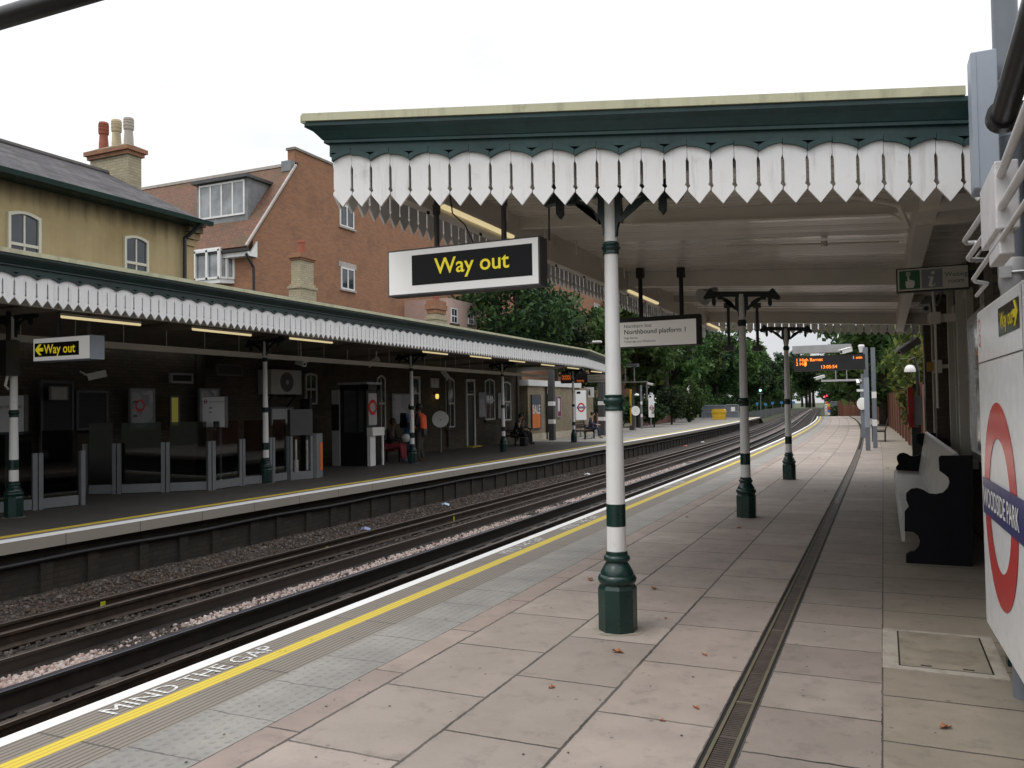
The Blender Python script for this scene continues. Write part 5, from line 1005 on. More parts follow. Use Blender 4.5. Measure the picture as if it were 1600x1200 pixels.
# kiosk
t = thing('kiosk', 'black ticket kiosk with glass panels and a white counter on the far platform', 'kiosk', (-13.7, 19.9, 0)); kx0, kx1, ky0, ky1 = -14.15, -13.26, 19.6, 20.25
MB().box(kx0, kx1, ky0, ky1, 0, .95).box(kx0, kx0+.12, ky0, ky1, .95, 2.3).box(kx1-.1, kx1, ky0, ky0+.1, .95, 2.3).box(kx1-.1, kx1, ky1-.1, ky1, .95, 2.3).box(kx0+.55, kx0+.61, ky0, ky0+.06, .95, 2.3).box(kx0, kx1, ky0, ky1, 2.14, 2.3).build('body', black, t); MB().box(kx0-.06, kx1+.06, ky0-.06, ky1+.06, 2.3, 2.36).build('roof', midgrey, t)
MB().box(kx0+.12, kx0+.55, ky0+.02, ky0+.04, .95, 2.14).box(kx0+.61, kx1-.1, ky0+.02, ky0+.04, .95, 2.14).box(kx1-.05, kx1-.03, ky0+.1, ky1-.1, .95, 2.14).build('glazing', paint('kiosk_glass', (.06, .07, .07), .08, .3, 2), t)
MB().box(kx0-.26, kx0-.01, ky0-.05, ky0+.3, 0, 2.15).build('side_panel', paint('panel_pale', (.42, .42, .43)), t); MB().box(kx0-.26, kx0-.01, ky0-.06, ky0-.05, 1.0, 1.75).build('screen', blackm, t)
MB().box(kx1+.001, kx1+.10, ky0+.02, ky0+.28, 0, .85).box(kx1+.001, kx1+.2, ky0+.0, ky1-.05, .85, 1.08).box(kx1+.14, kx1+.18, ky1-.12, ky1-.06, 0, .85).build('counter', cabw, t); mb = MB(); ring(mb, (kx1+.006, (ky0+ky1)/2-.02, 1.65), Y, Z, .13, .22, 32); mb.build('ring', red, t); MB().box(kx1-.02, kx1+.003, ky0+.1, ky0+.52, 1.15, 2.05).build('poster', paint('poster_white', (.4, .4, .4)), t)
# red box, bin, white disc, cameras
t = thing('alarm_box', 'red alarm box above the ticket gate', 'alarm', (-14.2, 17.5, 1)); p0, p1 = at_y(466, 641, 17.5), at_y(477, 661, 17.5); MB().box(p0.x, p1.x, 17.5, 17.6, p1.z, p0.z).build('case', paint('alarm_red', (.5, .02, .02), .4, .1, 3), t); MB().box((p0.x+p1.x)/2-.04, (p0.x+p1.x)/2+.04, 17.49, 17.499, p1.z+.08, p0.z-.08).build('handle', black, t); MB().box(p0.x-.03, p1.x+.06, 17.61, 17.7, 0, p0.z+.3).build('post', blackm, t)
p = at_z(757, 692); t = thing('litter_bin', 'grey litter bin with clear sack by the far wall', 'bin', (p.x, p.y, 0)); smooth_auto(MB().lathe([(.05, .03), (.19, .06), (.25, .85), (.22, .87)], (p.x, p.y, 0), 14).build('sack', paint('sack_grey', (.3, .3, .31), .3, .2, 6), t)); smooth_auto(MB().lathe([(.29, .85), (.29, .93), (.24, .93)], (p.x, p.y, 0), 16).build('rim', grey, t))
def disc(label, px, py, r, Yd, facing, post=False):
    p = at_y(px, py, Yd); t = thing('round_disc', label, 'mirror', (p.x, p.y, 0)); o = MB().lathe([(.03, -.06), (r*.9, -.05), (r, -.02), (r, .02), (r*.92, .03), (r*.85, .022), (.01, .05)], p, 28, ax=facing).build('disc', paint('disc_white', (.78, .78, .74), .3, .05, 3), t); smooth_auto(o, 40); MB().tube([(p.x-.05*facing[0], p.y+.07, 0), (p.x-.05*facing[0], p.y+.07, p.z+(.3 if post else 0))], .035, 8).build('post', grey, t)
    MB().box(p.x+.02, p.x+.05, p.y-.05, p.y+.05, p.z-.04, p.z+.0).build('emblem', txtgrey, t)
disc('round white disc on a post by the yellow lamp', 688, 655, .3, 26.3, Vector((.55, -.8, 0)))
def cctv(label, px, py, x=None, Yd=None, dirv=(-.5, -.8, -.2), L=.35, mount=(0, .2, .2), mat_=None, group=None):
    p = at_x(px, py, x) if x is not None else at_y(px, py, Yd); d = Vector(dirv).normalized(); t = thing('security_camera', label, 'camera', tuple(p), group); sd = d.cross(Z).normalized(); u = sd.cross(d)
    MB().obox(p, d*L/2, sd*.055, u*.06).obox(p+u*.07+d*.03, d*(L/2+.03), sd*.07, u*.008).build('housing', mat_ or white, t); MB().lathe([(.03, 0), (.03, .02)], p+d*L/2, 10, ax=d).build('lens', blackm, t); m_ = Vector(mount); MB().tube([p-d*L*.2, p+Vector((m_.x, m_.y, 0))*.5+Z*.0, p+m_], .018, 6).build('bracket', mat_ or white, t)
cctv('white security camera on a drop pole right of the second far column', 470, 567, x=-13.0, dirv=(.8, -.3, -.2), mount=(0, 0, .5)); cctv('pale security camera on the dark wall above the ticket hall window', 152, 587, x=-14.8, dirv=(-.6, -.6, -.2), mount=(-.5, 0, .1)); cctv('pale security camera pointing down beyond the third far column', 696, 586, x=-13.2, dirv=(.5, .1, -.7), mount=(0, 0, .5)); cctv('pale security camera under the canopy left of the third far column', 584, 566, x=-12.9, dirv=(-.6, -.3, -.4), mount=(.1, 0, .3))
# people --------------------------------------------------------------------------------------------------------
skin = [paint('skin_brown', (.12, .06, .035), .55, .1, 20), paint('skin_light', (.42, .25, .17), .55, .1, 20)]
def skinned(name, J, R, E, mat_, par, sub=2):
    keys = list(J); me = bpy.data.meshes.new(name); me.from_pydata([tuple(J[k]) for k in keys], [(keys.index(a), keys.index(b)) for a, b in E], [])
    o = bpy.data.objects.new(name, me); COL.objects.link(o); s = o.modifiers.new('s', 'SKIN'); s.use_smooth_shade = True; ss = o.modifiers.new('ss', 'SUBSURF'); ss.levels = sub; ss.render_levels = sub
    if not me.skin_vertices: me.skin_vertices.new() if hasattr(me.skin_vertices, 'new') else None
    if me.skin_vertices:
        for i, k in enumerate(keys): r = R[k]; me.skin_vertices[0].data[i].radius = r if isinstance(r, tuple) else (r, r)
        me.skin_vertices[0].data[0].use_root = True
    dg = bpy.context.evaluated_depsgraph_get(); dg.update(); m2 = bpy.data.meshes.new_from_object(o.evaluated_get(dg)); bpy.data.objects.remove(o); bpy.data.meshes.remove(me)
    m2.name = name; m2.materials.clear(); m2.materials.append(mat_); m2.polygons.foreach_set('use_smooth', [True]*len(m2.polygons)); n = bpy.data.objects.new(name, m2); COL.objects.link(n); n.parent = par; return n
def person(label, loc, rot, pose, top, trousers, sk, hair, shoes, group=None, lean=0.0, arm='lap'):
    """figure facing local +x; standing or seated (pose)"""
    t = thing('person', label, 'person', tuple(loc), group)
    J = {}; R = {}
    if pose == 'sit': hz = .50; hip = Vector((0, 0, hz))
    else: hz = .92; hip = Vector((0, 0, hz))
    def V(x, y, z): return Vector((x, y, z))
    J['pelvis'] = hip; J['waist'] = hip+V(.02+lean*.15, 0, .16); J['chest'] = hip+V(.02+lean*.45, 0, .36); J['neck'] = hip+V(.03+lean*.65, 0, .53); J['jaw'] = hip+V(.05+lean*.8, 0, .61); J['head'] = hip+V(.04+lean*.9, 0, .69); J['crown'] = hip+V(.03+lean*.95, 0, .765); J['nose'] = J['head']+V(.105, 0, -.02)
    R.update(pelvis=(.16, .12), waist=(.13, .105), chest=(.15, .115), neck=.055, jaw=.062, head=(.082, .09), crown=.055, nose=.013)
    E = [('pelvis', 'waist'), ('waist', 'chest'), ('chest', 'neck'), ('neck', 'jaw'), ('jaw', 'head'), ('head', 'crown'), ('head', 'nose')]
    for s, n in ((1, 'l'), (-1, 'r')):
        J['sh'+n] = J['chest']+V(-.01, s*.175, .10); R['sh'+n] = .06
        J['ear'+n] = J['head']+V(-.01, s*.092, -.01); R['ear'+n] = .014; E.append(('head', 'ear'+n))
        if arm == 'lap': J['el'+n] = J['sh'+n]+V(.08, s*.05, -.27); J['wr'+n] = J['el'+n]+V(.22, -s*.06, -.02)
        elif arm == 'hold': J['el'+n] = J['sh'+n]+V(.04, s*.05, -.27); J['wr'+n] = J['el'+n]+V(.22, -s*.07, .03)
        else: J['el'+n] = J['sh'+n]+V(-.01, s*.05, -.28); J['wr'+n] = J['el'+n]+V(.05, s*.01, -.24)
        R['el'+n] = .043; R['wr'+n] = .028
        f = (J['wr'+n]-J['el'+n]).normalized(); J['pa'+n] = J['wr'+n]+f*.07; R['pa'+n] = (.036, .02)
        sd = V(0, 1, 0) if abs(f.z) < .8 else V(1, 0, 0); dn = V(0, 0, -1) if abs(f.z) < .8 else V(1, 0, 0)
        E += [('chest', 'sh'+n), ('sh'+n, 'el'+n), ('el'+n, 'wr'+n), ('wr'+n, 'pa'+n)]
        for k in range(4):
            a, b = 'f%d%s' % (k, n), 'g%d%s' % (k, n); ln = (.032, .040, .036, .028)[k]; J[a] = J['pa'+n]+f*(.03+ln*.5)+sd*(.025-.0165*k); J[b] = J[a]+(f*.75+dn*.65).normalized()*ln; R[a] = .0085; R[b] = .0075; E += [('pa'+n, a), (a, b)]
        J['th'+n] = J['wr'+n]+f*.045+sd*(.042*-s)+dn*.01; R['th'+n] = .0095; J['tt'+n] = J['th'+n]+f*.035+sd*(.01*-s); R['tt'+n] = .008; E += [('wr'+n, 'th'+n), ('th'+n, 'tt'+n)]
        J['hp'+n] = hip+V(.0, s*.09, -.03); R['hp'+n] = .09
        if pose == 'sit': J['kn'+n] = hip+V(.43, s*.10, .01); J['an'+n] = V(J['kn'+n].x+.02+lean*.1, s*.09, .09)
        else: J['kn'+n] = V(.03, s*.095, .49); J['an'+n] = V(-.01+.04*s, s*.10, .08)
        J['to'+n] = V(J['an'+n].x+.16, J['an'+n].y+.015*s, .035); R['kn'+n] = .058; R['an'+n] = .036; R['to'+n] = (.038, .028)
        E += [('pelvis', 'hp'+n), ('hp'+n, 'kn'+n), ('kn'+n, 'an'+n), ('an'+n, 'to'+n)]
    skinned('body', J, R, E, sk, t)
    def sub(ks, grow, extra=None):
        j = {k: J[k] for k in ks}; r = {}
        for k in ks: q = R[k]; r[k] = (q[0]+grow, q[1]+grow) if isinstance(q, tuple) else q+grow
        if extra: r.update(extra)
        return j, r, [e for e in E if e[0] in ks and e[1] in ks]
    arms = ['sh', 'el', 'wr']; ks = ['waist', 'pelvis', 'chest', 'neck']+[a+n for a in arms for n in 'lr']; j, r, e = sub(ks, .016, {'neck': .06}); skinned('jacket', j, r, e, top, t)
    ks = ['pelvis']+[a+n for a in ('hp', 'kn', 'an') for n in 'lr']; j, r, e = sub(ks, .014); skinned('trousers', j, r, e, trousers, t)
    for n in 'lr': j, r, e = sub(['an'+n, 'to'+n], .014); skinned('shoe', j, r, e, shoes, t, 1)
    hc = J['head']+V(-.022, 0, .03); hb = MB().lathe([(.02, .105), (.06, .092), (.092, .055), (.102, .01), (.098, -.04), (.08, -.08)], hc, 14); o = MB(); o.v = [(v[0]-(.03 if False else 0), v[1], v[2]) for v in hb.v]; o.f = [f for f in hb.f]; o.m = hb.m
    LOC[t] = Vector((0, 0, 0)); ho = o.build('hair', hair, t); smooth_auto(ho)
    for s in (1, -1): MB().lathe([(.002, -.009), (.009, 0), (.002, .009)], J['head']+V(.085, s*.032, .012), 8).build('eye', paint('eye_dark', (.02, .015, .012), .2), t)
    MB().box(J['jaw'].x+.052, J['jaw'].x+.066, -.022, .022, J['jaw'].z+.012, J['jaw'].z+.02).build('mouth', paint('lip', (.2, .06, .05), .5), t)
    LOC[t] = Vector(loc); t.rotation_euler = (0, 0, rot); return t
dk = paint('cloth_black', (.012, .012, .014), .85, .2, 8); nv = paint('cloth_navy', (.02, .025, .045), .85, .2, 8); den = paint('cloth_denim', (.09, .16, .30), .85, .2, 8); rd = paint('cloth_red', (.28, .035, .05), .85, .15, 8); ol = paint('cloth_olive', (.05, .048, .04), .85, .2, 8); shirtb = paint('shirt_blue', (.16, .22, .34), .8, .1, 8); hivis = paint('vest_orange', (.85, .12, .05), .7, .1, 8); tan = paint('shoe_tan', (.16, .11, .06), .6, .2, 8); hrb = paint('hair_black', (.012, .010, .009), .5, .2, 20)
def slat_bench(label, c, rot, W=1.5, rings=False, group=None):
    t = thing('wooden_bench', label, 'bench', c, group); wd = paint('bench_wood', (.06, .03, .02), .6, .2, 5); LOC[t] = Vector((0, 0, 0)); mb = MB()
    for k in range(4): mb.box(-.22+k*.115, -.12+k*.115, -W/2, W/2, .42, .45)
    mb.build('seat', wd, t); mb = MB()
    for k in range(3): mb.obox((-.27-.025*k, 0, .56+.12*k), (.015, 0, 0), (0, W/2, 0), (-.005, 0, .045))
    mb.build('backrest', wd, t)
    for s in (-1, 1):
        y = s*(W/2-.18)
        if rings: o = MB().tube([(0.0+.2*math.cos(a), y, .205+.2*math.sin(a)) for a in [i*2*PI/20 for i in range(21)]], .02, 6, cap=False).build('iron_ring', paint('iron_pale', (.45, .45, .42)), t)
        mb = MB().box(-.26, -.2, y-.025, y+.025, 0, .42).box(.18, .24, y-.025, y+.025, 0, .42).box(-.26, .24, y-.03, y+.03, .38, .42).beam((-.24, y, .42), (-.34, y, .9), .05, .04).box(-.26, .26, y-.03, y+.03, .62, .65).box(.2, .24, y-.02, y+.02, .42, .62); mb.build('leg', black, t)
    LOC[t] = Vector(c); t.rotation_euler = (0, 0, rot)
f1 = at_z(632, 722); c1 = Vector((f1.x-.45, f1.y-.12, 0)); slat_bench('dark bench under the seated person in red trousers', (c1.x-.02, c1.y-.35, 0), .0, 1.6)
person('seated person in black top and red trousers next to the third far column', c1, .15, 'sit', dk, rd, skin[0], hrb, paint('shoe_blue', (.06, .09, .18), .7), lean=.12)
b1 = at_y(634, 684, c1.y-.1); o = MB().lathe([(.01, -.13), (.08, -.11), (.12, -.05), (.13, 0), (.11, .07), (.06, .11), (.01, .12)], b1, 16).build('ball', paint('ball_white', (.5, .52, .5), .4, .1, 6), loc=b1); smooth_auto(o); tag(o, 'round white bag or ball held on the lap of the person in red', 'ball')
f2 = at_z(641, 718); f2.z = 0; t2 = person('standing person in blue shirt and jeans with a black backpack, mostly behind the column', f2, .15, 'stand', shirtb, den, skin[1], hrb, tan, arm='hold', lean=.05)
LOC[t2] = Vector((0, 0, 0)); bp_ = MB().obox((-.20, 0, 1.22), (.09, 0, -.01), (0, .15, 0), (.01, 0, .24)).build('backpack', dk, t2); bv = bp_.modifiers.new('b', 'BEVEL'); bv.width = .06; bv.segments = 3; LOC[t2] = f2
f3 = at_z(657, 721); f3.z = 0; t3 = person('standing person in dark clothes with an open orange safety vest', f3, PI*1.06, 'stand', dk, ol, skin[0], hrb, tan, arm='hold')
LOC[t3] = Vector((0, 0, 0)); mb = MB()
for s in (-1, 1):
    mb.tube([(-.02, s*.11, 1.44), (.115, s*.11, 1.36), (.15, s*.10, 1.2), (.145, s*.10, .98)], [.03, .05, .06, .06], 8); mb.tube([(-.02, s*.11, 1.44), (-.10, s*.09, 1.34), (-.12, s*.08, .98)], [.03, .075, .075], 8)
o = mb.build('safety_vest', hivis, t3); smooth_auto(o); LOC[t3] = f3
f4 = at_z(822, 696); f4.z = 0; slat_bench('dark bench under the two people seated beside the fourth far column', (f4.x-.5, f4.y+.35, 0), 0, 1.9)
person('seated person in dark clothes leaning forward, nearer of the two beside the fourth far column', (f4.x-.48, f4.y-.0, 0), .1, 'sit', dk, dk, skin[1], hrb, dk, lean=.25); person('seated person in a grey-brown coat, farther of the two beside the fourth far column', (f4.x-.5, f4.y+.62, 0), -.1, 'sit', ol, dk, skin[0], hrb, dk, lean=.1)
f6 = at_z(938, 685); f6.z = 0; slat_bench('brown wooden bench with round iron side frames beyond the far canopy columns', (f6.x-.55, f6.y-.6, 0), .0, 1.7, True)
person('seated person in a dark jacket reading on the brown wooden bench', (f6.x-.5, f6.y-.05, 0), .1, 'sit', nv, nv, skin[1], hrb, tan, lean=.12)
bg_ = Vector((f4.x+.05, f4.y-.3, 0)); o = MB().obox(bg_+Z*.17, X*.14, Y*.2, Z*.17).build('bag', dk, loc=bg_); bv = o.modifiers.new('b', 'BEVEL'); bv.width = .06; bv.segments = 3; tag(o, 'dark bag on the ground by the two seated people', 'bag')
# posters on the hut
t, y0, y1, z0, z1 = wallthing('poster', 'orange and grey sale poster on the yellow brick hut', 'poster', 829, 617, 843, 670, paint('poster_orange', (.75, .20, .04), .4, .1, 2), x=BX, frame=darkgrey)
MB().prism([(y0+.05, z1-.06), (y0+.05, z1-.45), (y1-.05, z1-.95), (y1-.05, z1-.06)], (BX+.063, 0, 0), Y, Z, X*.004).build('upper_panel', paint('poster_slate', (.06, .08, .11)), t); mb = text_mb('SALE', .5, (0, 0, 0), X, Y, 0, bold=.01); wt = max(v[0] for v in mb.v); k = (y1-y0-.16)/wt; mb.v = [(BX+.068, y0+.08+v[0]*k, (z0+z1)/2-.08+v[1]*k*1.3) for v in mb.v]; mb.build('lettering', white, t)
t, y0, y1, z0, z1 = wallthing('poster', 'magenta poster on the yellow brick hut right of the grey post', 'poster', 869, 618, 875, 652, paint('poster_magenta', (.20, .012, .07), .4, .1, 2), x=BX, frame=midgrey)
mb = MB(); mb.prism([(y0+.1, z0+.3), (y0+.2, z0+.3), (y1-.3, z0+.75), (y1-.3, z0+.3), (y1-.2, z0+.3), (y1-.2, z0+.95), (y1-.3, z0+.95), (y0+.2, z0+.5), (y0+.2, z0+.95), (y0+.1, z0+.95)], (BX+.066, 0, 0), Y, Z, X*.004).build('lettering', white, t)
# posts and roundel boards beyond the canopy
def bandpost(label, px, py, r, zt, bands=True):
    p = at_z(px, py); t = thing('post', label, 'post', (p.x, p.y, 0), 'grey posts with white bands'); MB().box(p.x-r, p.x+r, p.y-r, p.y+r, 0, zt).build('shaft', darkgrey if r > .1 else grey, t)
    if bands:
        for z in (.78, 1.62): MB().box(p.x-r-.004, p.x+r+.004, p.y-r-.004, p.y+r+.004, z, z+.2).build('band', white, t)
bandpost('grey square post with white bands in front of the brick hut', 863, 688, .13, 3.3); bandpost('grey square post with white bands just left of the nearest column', 941, 680, .16, 3.4); bandpost('thin grey pole with white bands right of the white disc', 1003, 670, .05, 2.9)
def roundel(label, px, pyb, px0, px1, pyt, pyb2, Yd=None):
    p = at_z(px, pyb); Yd = p.y; t = thing('name_board', label, 'name board', (p.x, Yd, 0), 'name boards of the far platform'); a, b = at_y(px0, pyt, Yd), at_y(px1, pyb2, Yd); cxm = (a.x+b.x)/2
    # turned to face the track
    u = Vector((.55, .835, 0)); n = Vector((.835, -.55, 0)); W = (b.x-a.x)/.55*.8; c = Vector((cxm, Yd, 0)); z0, z1 = b.z, a.z
    MB().obox(c+Z*(z0+z1)/2-n*.03, u*W/2, n*.03, Z*(z1-z0)/2).build('board', cabw, t); O = c; zc_ = z0+(z1-z0)*.42; R_ = W*.36
    mb = MB(); ring(mb, O+Z*zc_, u, Z, R_*.66, R_, 32, lift=.006); mb.build('ring', red, t); mb = MB(); rect(mb, O, u, Z, -R_*1.18, R_*1.18, zc_-R_*.2, zc_+R_*.2, .01); mb.build('bar', blue, t)
    text_mb('WOODSIDE PARK', R_*.25, O+Z*(zc_-R_*.08), u, Z, .014, 'CENTER').build('lettering', cabw, t); mb = MB(); rect(mb, O, u, Z, -W*.42, -W*.05, z1-(z1-z0)*.12, z1-(z1-z0)*.04, .006); mb.build('panel', signblk, t); MB().tube([tuple(c-n*.09), tuple(c-n*.09+Z*(z1))], .05, 8).build('leg', grey, t)
roundel('white roundel name board behind the person on the wooden bench', 908, 683, 901, 915, 610, 656); roundel('white roundel name board on the open far platform right of the yellow post', 1017, 668, 1014, 1022, 617, 652); roundel('smallest white roundel name board, farthest along the far platform', 1077, 658, 1074, 1081, 618, 647)
t = thing('toilet_sign', 'small white square sign with a figure on the corner of the brick hut', 'sign', (BX, at_x(921, 613, BX).y, 2.5)); p = at_x(921, 613, BX+.1); yy = p.y; MB().box(p.x-.3, p.x+.25, yy, yy+.05, p.z-.28, p.z+.28).build('panel', white, t); mb = MB().lathe([(.01, -.05), (.05, 0), (.01, .05)], (p.x, yy-.012, p.z+.14), 10); mb.box(p.x-.06, p.x+.06, yy-.01, yy-.002, p.z-.16, p.z+.07).build('figure', txtblk, t)
p = at_z(988, 672); t = thing('yellow_post', 'tall yellow and grey post with a small lamp on the far platform', 'post', (p.x, p.y, 0)); MB().box(p.x-.12, p.x, p.y-.06, p.y+.06, .3, 2.6).build('face', paint('post_yellow', (.45, .28, .02), .5, .1, 3), t); MB().box(p.x+.001, p.x+.14, p.y-.06, p.y+.06, 0, 2.3).box(p.x-.16, p.x, p.y-.1, p.y+.1, 0, .3).build('shaft', darkgrey, t)
p2 = at_y(995, 617, p.y); MB().box(p.x, p2.x, p.y-.02, p.y+.02, p2.z+.02, p2.z+.06).build('arm', grey, t); smooth_auto(MB().lathe([(.02, .1), (.12, .06), (.16, -.02), (.13, -.06)], p2, 14).build('lamp', white, t))
disc('round white disc on a post beside the yellow post on the open far platform', 993, 642, .3, p.y-1.0, Vector((.7, -.7, 0)))
# camera gantry on the far platform
p = at_z(1017, 665); yy = p.y-.5; a, b = at_y(925, 600, yy), at_y(1012, 596, yy); t = thing('camera_gantry', 'horizontal camera gantry with two uprights beyond the far canopy', 'gantry', tuple(a)); MB().box(a.x, b.x, yy, yy+.08, b.z-.05, b.z+.03).build('crossbar', silver, t)
for px in (977, 991): xx = at_y(px, 590, yy).x; MB().box(xx-.04, xx+.04, yy+.02, yy+.07, b.z+.03, at_y(px, 570, yy).z).build('upright', silver, t)
c0, c1_ = at_y(930, 566, yy), at_y(996, 573, yy); MB().box(c0.x, c1_.x, yy-.1, yy+.5, c1_.z, c1_.z+.25).build('tray', darkgrey, t); MB().tube([(b.x-.1, yy+.1, 0), (b.x-.1, yy+.1, b.z)], .06, 8).build('leg', grey, t)
cctv('white camera on the right end of the far camera gantry', 1015, 600, Yd=yy, dirv=(.8, -.5, -.2), L=.7, mount=(-.1, .1, -.3), group='cameras beyond the far canopy'); cctv('white camera above the smallest far name board', 1076, 606, Yd=at_z(1077, 658).y, dirv=(-.2, -.6, -.6), L=.7, mount=(0, .1, -.5), group='cameras beyond the far canopy')
# amber display and sign under the end of the far canopy
p = at_x(906, 590, -12.3); yy = p.y; t = thing('train_indicator', 'dark hanging train display with amber lines at the end of the far canopy', 'display', (-12.3, yy, 2.6)); a, b = at_y(876, 583, yy), at_y(917, 598, yy); MB().box(a.x, b.x, yy, yy+.2, b.z, a.z).build('cabinet', blackm, t); mb = MB()
for k, (u0, u1) in enumerate(((.05, .46), (.05, .4), (.62, .9))):
    for q in range(10): w_ = (u1-u0)/10; rect(mb, (0, yy, 0), X, Z, a.x+(b.x-a.x)*(u0+w_*q), a.x+(b.x-a.x)*(u0+w_*(q+.6)), a.z-(a.z-b.z)*(.36+.24*k+.1*(q % 2)), a.z-(a.z-b.z)*(.24+.24*k), .006)
mb.build('lettering', emit('amber_dim', (1, .2, .02), .35, (.2, .06, .01)), t)
for xx in (a.x+.1, b.x-.1): MB().tube([(xx, yy+.1, a.z), (xx, yy+.1, 3.35)], .025, 6).build('pole', blackm, t)
a, b = at_y(917, 584, yy-.1), at_y(952, 598, yy-.1); t = thing('hanging_sign', 'pale hanging platform sign beside the far amber display', 'sign', tuple(a)); MB().box(a.x, b.x, yy-.1, yy+.06, b.z, a.z).build('cabinet', blackm, t); mb = MB(); rect(mb, (0, yy-.1, 0), X, Z, a.x+.03, b.x-.02, b.z+.03, a.z-.05, .005); mb.build('face', MATS['panel_cream'], t); mb = text_mb('Northern line', .09, (a.x+.1, yy-.1, a.z-.17), X, Z, .009); text_mb('Southbound platform 2', .11, (a.x+.1, yy-.1, a.z-.32), X, Z, .009, mb=mb); mb.build('lettering', txtblk, t)
for xx in (a.x+.15, b.x-.15): MB().tube([(xx, yy, a.z), (xx, yy, 3.35)], .025, 6).build('pole', blackm, t)
p = at_z(905, 690); pl = at_y(905, 536, 50); t = thing('street_lamp', 'street lamp with a flat white head rising behind the end of the far canopy', 'lamp', (pl.x, 50, 0)); MB().tube([(pl.x, 50, 0), (pl.x, 50, pl.z+.1), (pl.x+.5, 50, pl.z+.25)], .05, 8).build('post', grey, t); q = at_y(922, 536, 50); o = MB().obox(q+Z*.05, X*.75, Y*.2, Z*.07).build('head', white, t); bv = o.modifiers.new('b', 'BEVEL'); bv.width = .06; bv.segments = 3
# ================================================================ trees
def leaf_mat(name, lo, mid, hi, yel_=None):
    m, nt, bs = new_mat(name); g = N(nt, 'ShaderNodeNewGeometry'); oi = N(nt, 'ShaderNodeObjectInfo'); 
    stops = [(0, lo), (.55, mid), (.93, hi)]+([(1.0, yel_)] if yel_ else [(1.0, hi)])
    r = ramp(nt, stops, g.outputs['Random Per Island']); n = noise(nt, g.outputs['Position'], .45, 3)
    o = mixc(nt, math_(nt, 'MULTIPLY', n.outputs[0], .75), r.outputs[0], lo)
    hs = N(nt, 'ShaderNodeHueSaturation'); nt.links.new(o, hs.inputs['Color']); mr = N(nt, 'ShaderNodeMapRange'); nt.links.new(oi.outputs['Random'], mr.inputs[0]); mr.inputs['To Min'].default_value = .65; mr.inputs['To Max'].default_value = 1.35; nt.links.new(mr.outputs[0], hs.inputs['Value'])
    mr2 = N(nt, 'ShaderNodeMapRange'); nt.links.new(oi.outputs['Random'], mr2.inputs[0]); mr2.inputs['To Min'].default_value = .485; mr2.inputs['To Max'].default_value = .515; nt.links.new(mr2.outputs[0], hs.inputs['Hue'])
    nt.links.new(hs.outputs[0], bs.inputs['Base Color']); bs.inputs['Roughness'].default_value = .6; bs.inputs['Specular IOR Level'].default_value = .25
    tr = N(nt, 'ShaderNodeBsdfTranslucent'); nt.links.new(hs.outputs[0], tr.inputs[0]); mx = N(nt, 'ShaderNodeMixShader'); mx.inputs[0].default_value = .3
    nt.links.new(bs.outputs[0], mx.inputs[1]); nt.links.new(tr.outputs[0], mx.inputs[2]); nt.links.new(mx.outputs[0], nt.nodes['Material Output'].inputs[0]); return m
leafA = leaf_mat('leaves_mid', (.018, .044, .013), (.072, .145, .036), (.18, .28, .075)); leafD = leaf_mat('leaves_dark', (.008, .022, .010), (.033, .072, .024), (.10, .17, .05)); leafY = leaf_mat('leaves_yellowish', (.03, .055, .012), (.10, .14, .028), (.24, .24, .05), (.42, .33, .05))
bark = paint('bark', (.045, .036, .026), .95, .3, 6, bmp=.5)
def crown_mesh(name, seed, nclump, nleaf, size, shape=(1, 1, 1), mat_=None):
    r = np.random.default_rng(seed); V = []; cs = []
    for i in range(nclump):
        d = r.normal(size=3); d /= np.linalg.norm(d); rad = r.uniform(.2, 1.08)**.6; c = d*rad*np.array(shape)*(.85 if d[2] > -.3 else .75); cr = r.uniform(.12, .34); cs.append((c, cr))
    P = []
    for c, cr in cs:
        k = int(nleaf*(cr/.25)**2); d = r.normal(size=(k, 3)); d /= np.linalg.norm(d, axis=1)[:, None]; rr = cr*r.uniform(.35, 1.12, size=(k, 1)); P.append(c+d*rr*np.array([1, 1, .75]))
    P = np.concatenate(P); n = len(P); a = r.normal(size=(n, 3)); a[:, 2] -= .3; a /= np.linalg.norm(a, axis=1)[:, None]; b = r.normal(size=(n, 3)); b -= a*(a*b).sum(1)[:, None]; b /= np.linalg.norm(b, axis=1)[:, None]
    s = size*r.uniform(.4, 1.7, size=(n, 1)); cc = np.cross(a, b)
    q = np.stack([P-a*s, P+b*s*.5+cc*s*.12, P+a*s, P-b*s*.5+cc*s*.12], 1).reshape(-1, 3)
    me = bpy.data.meshes.new(name); me.vertices.add(4*n); me.vertices.foreach_set('co', q.reshape(-1)); me.loops.add(4*n); me.loops.foreach_set('vertex_index', np.arange(4*n, dtype=np.int32)); me.polygons.add(n); me.polygons.foreach_set('loop_start', np.arange(0, 4*n, 4, dtype=np.int32)); me.update(); me.validate(); me.materials.append(mat_ or leafA); return me, cs
CR = {}
for k, (sd, nc, nl, sz, shp, mt) in {'a': (1, 46, 105, .062, (1, 1, 1), leafA), 'b': (2, 52, 100, .058, (.95, .95, 1.25), leafA), 'd': (3, 60, 120, .055, (1, 1, 1.05), leafD), 'e': (4, 48, 110, .062, (.9, .9, 1.3), leafD), 'y': (5, 70, 150, .05, (1, 1, .95), leafY), 'h': (6, 60, 80, .06, (1, 1, .8), leafD), 'bigd': (8, 90, 170, .036, (1, 1, .95), leafD)}.items(): CR[k] = crown_mesh('crown', sd, nc, nl, sz, shp, mt)
TR = {}
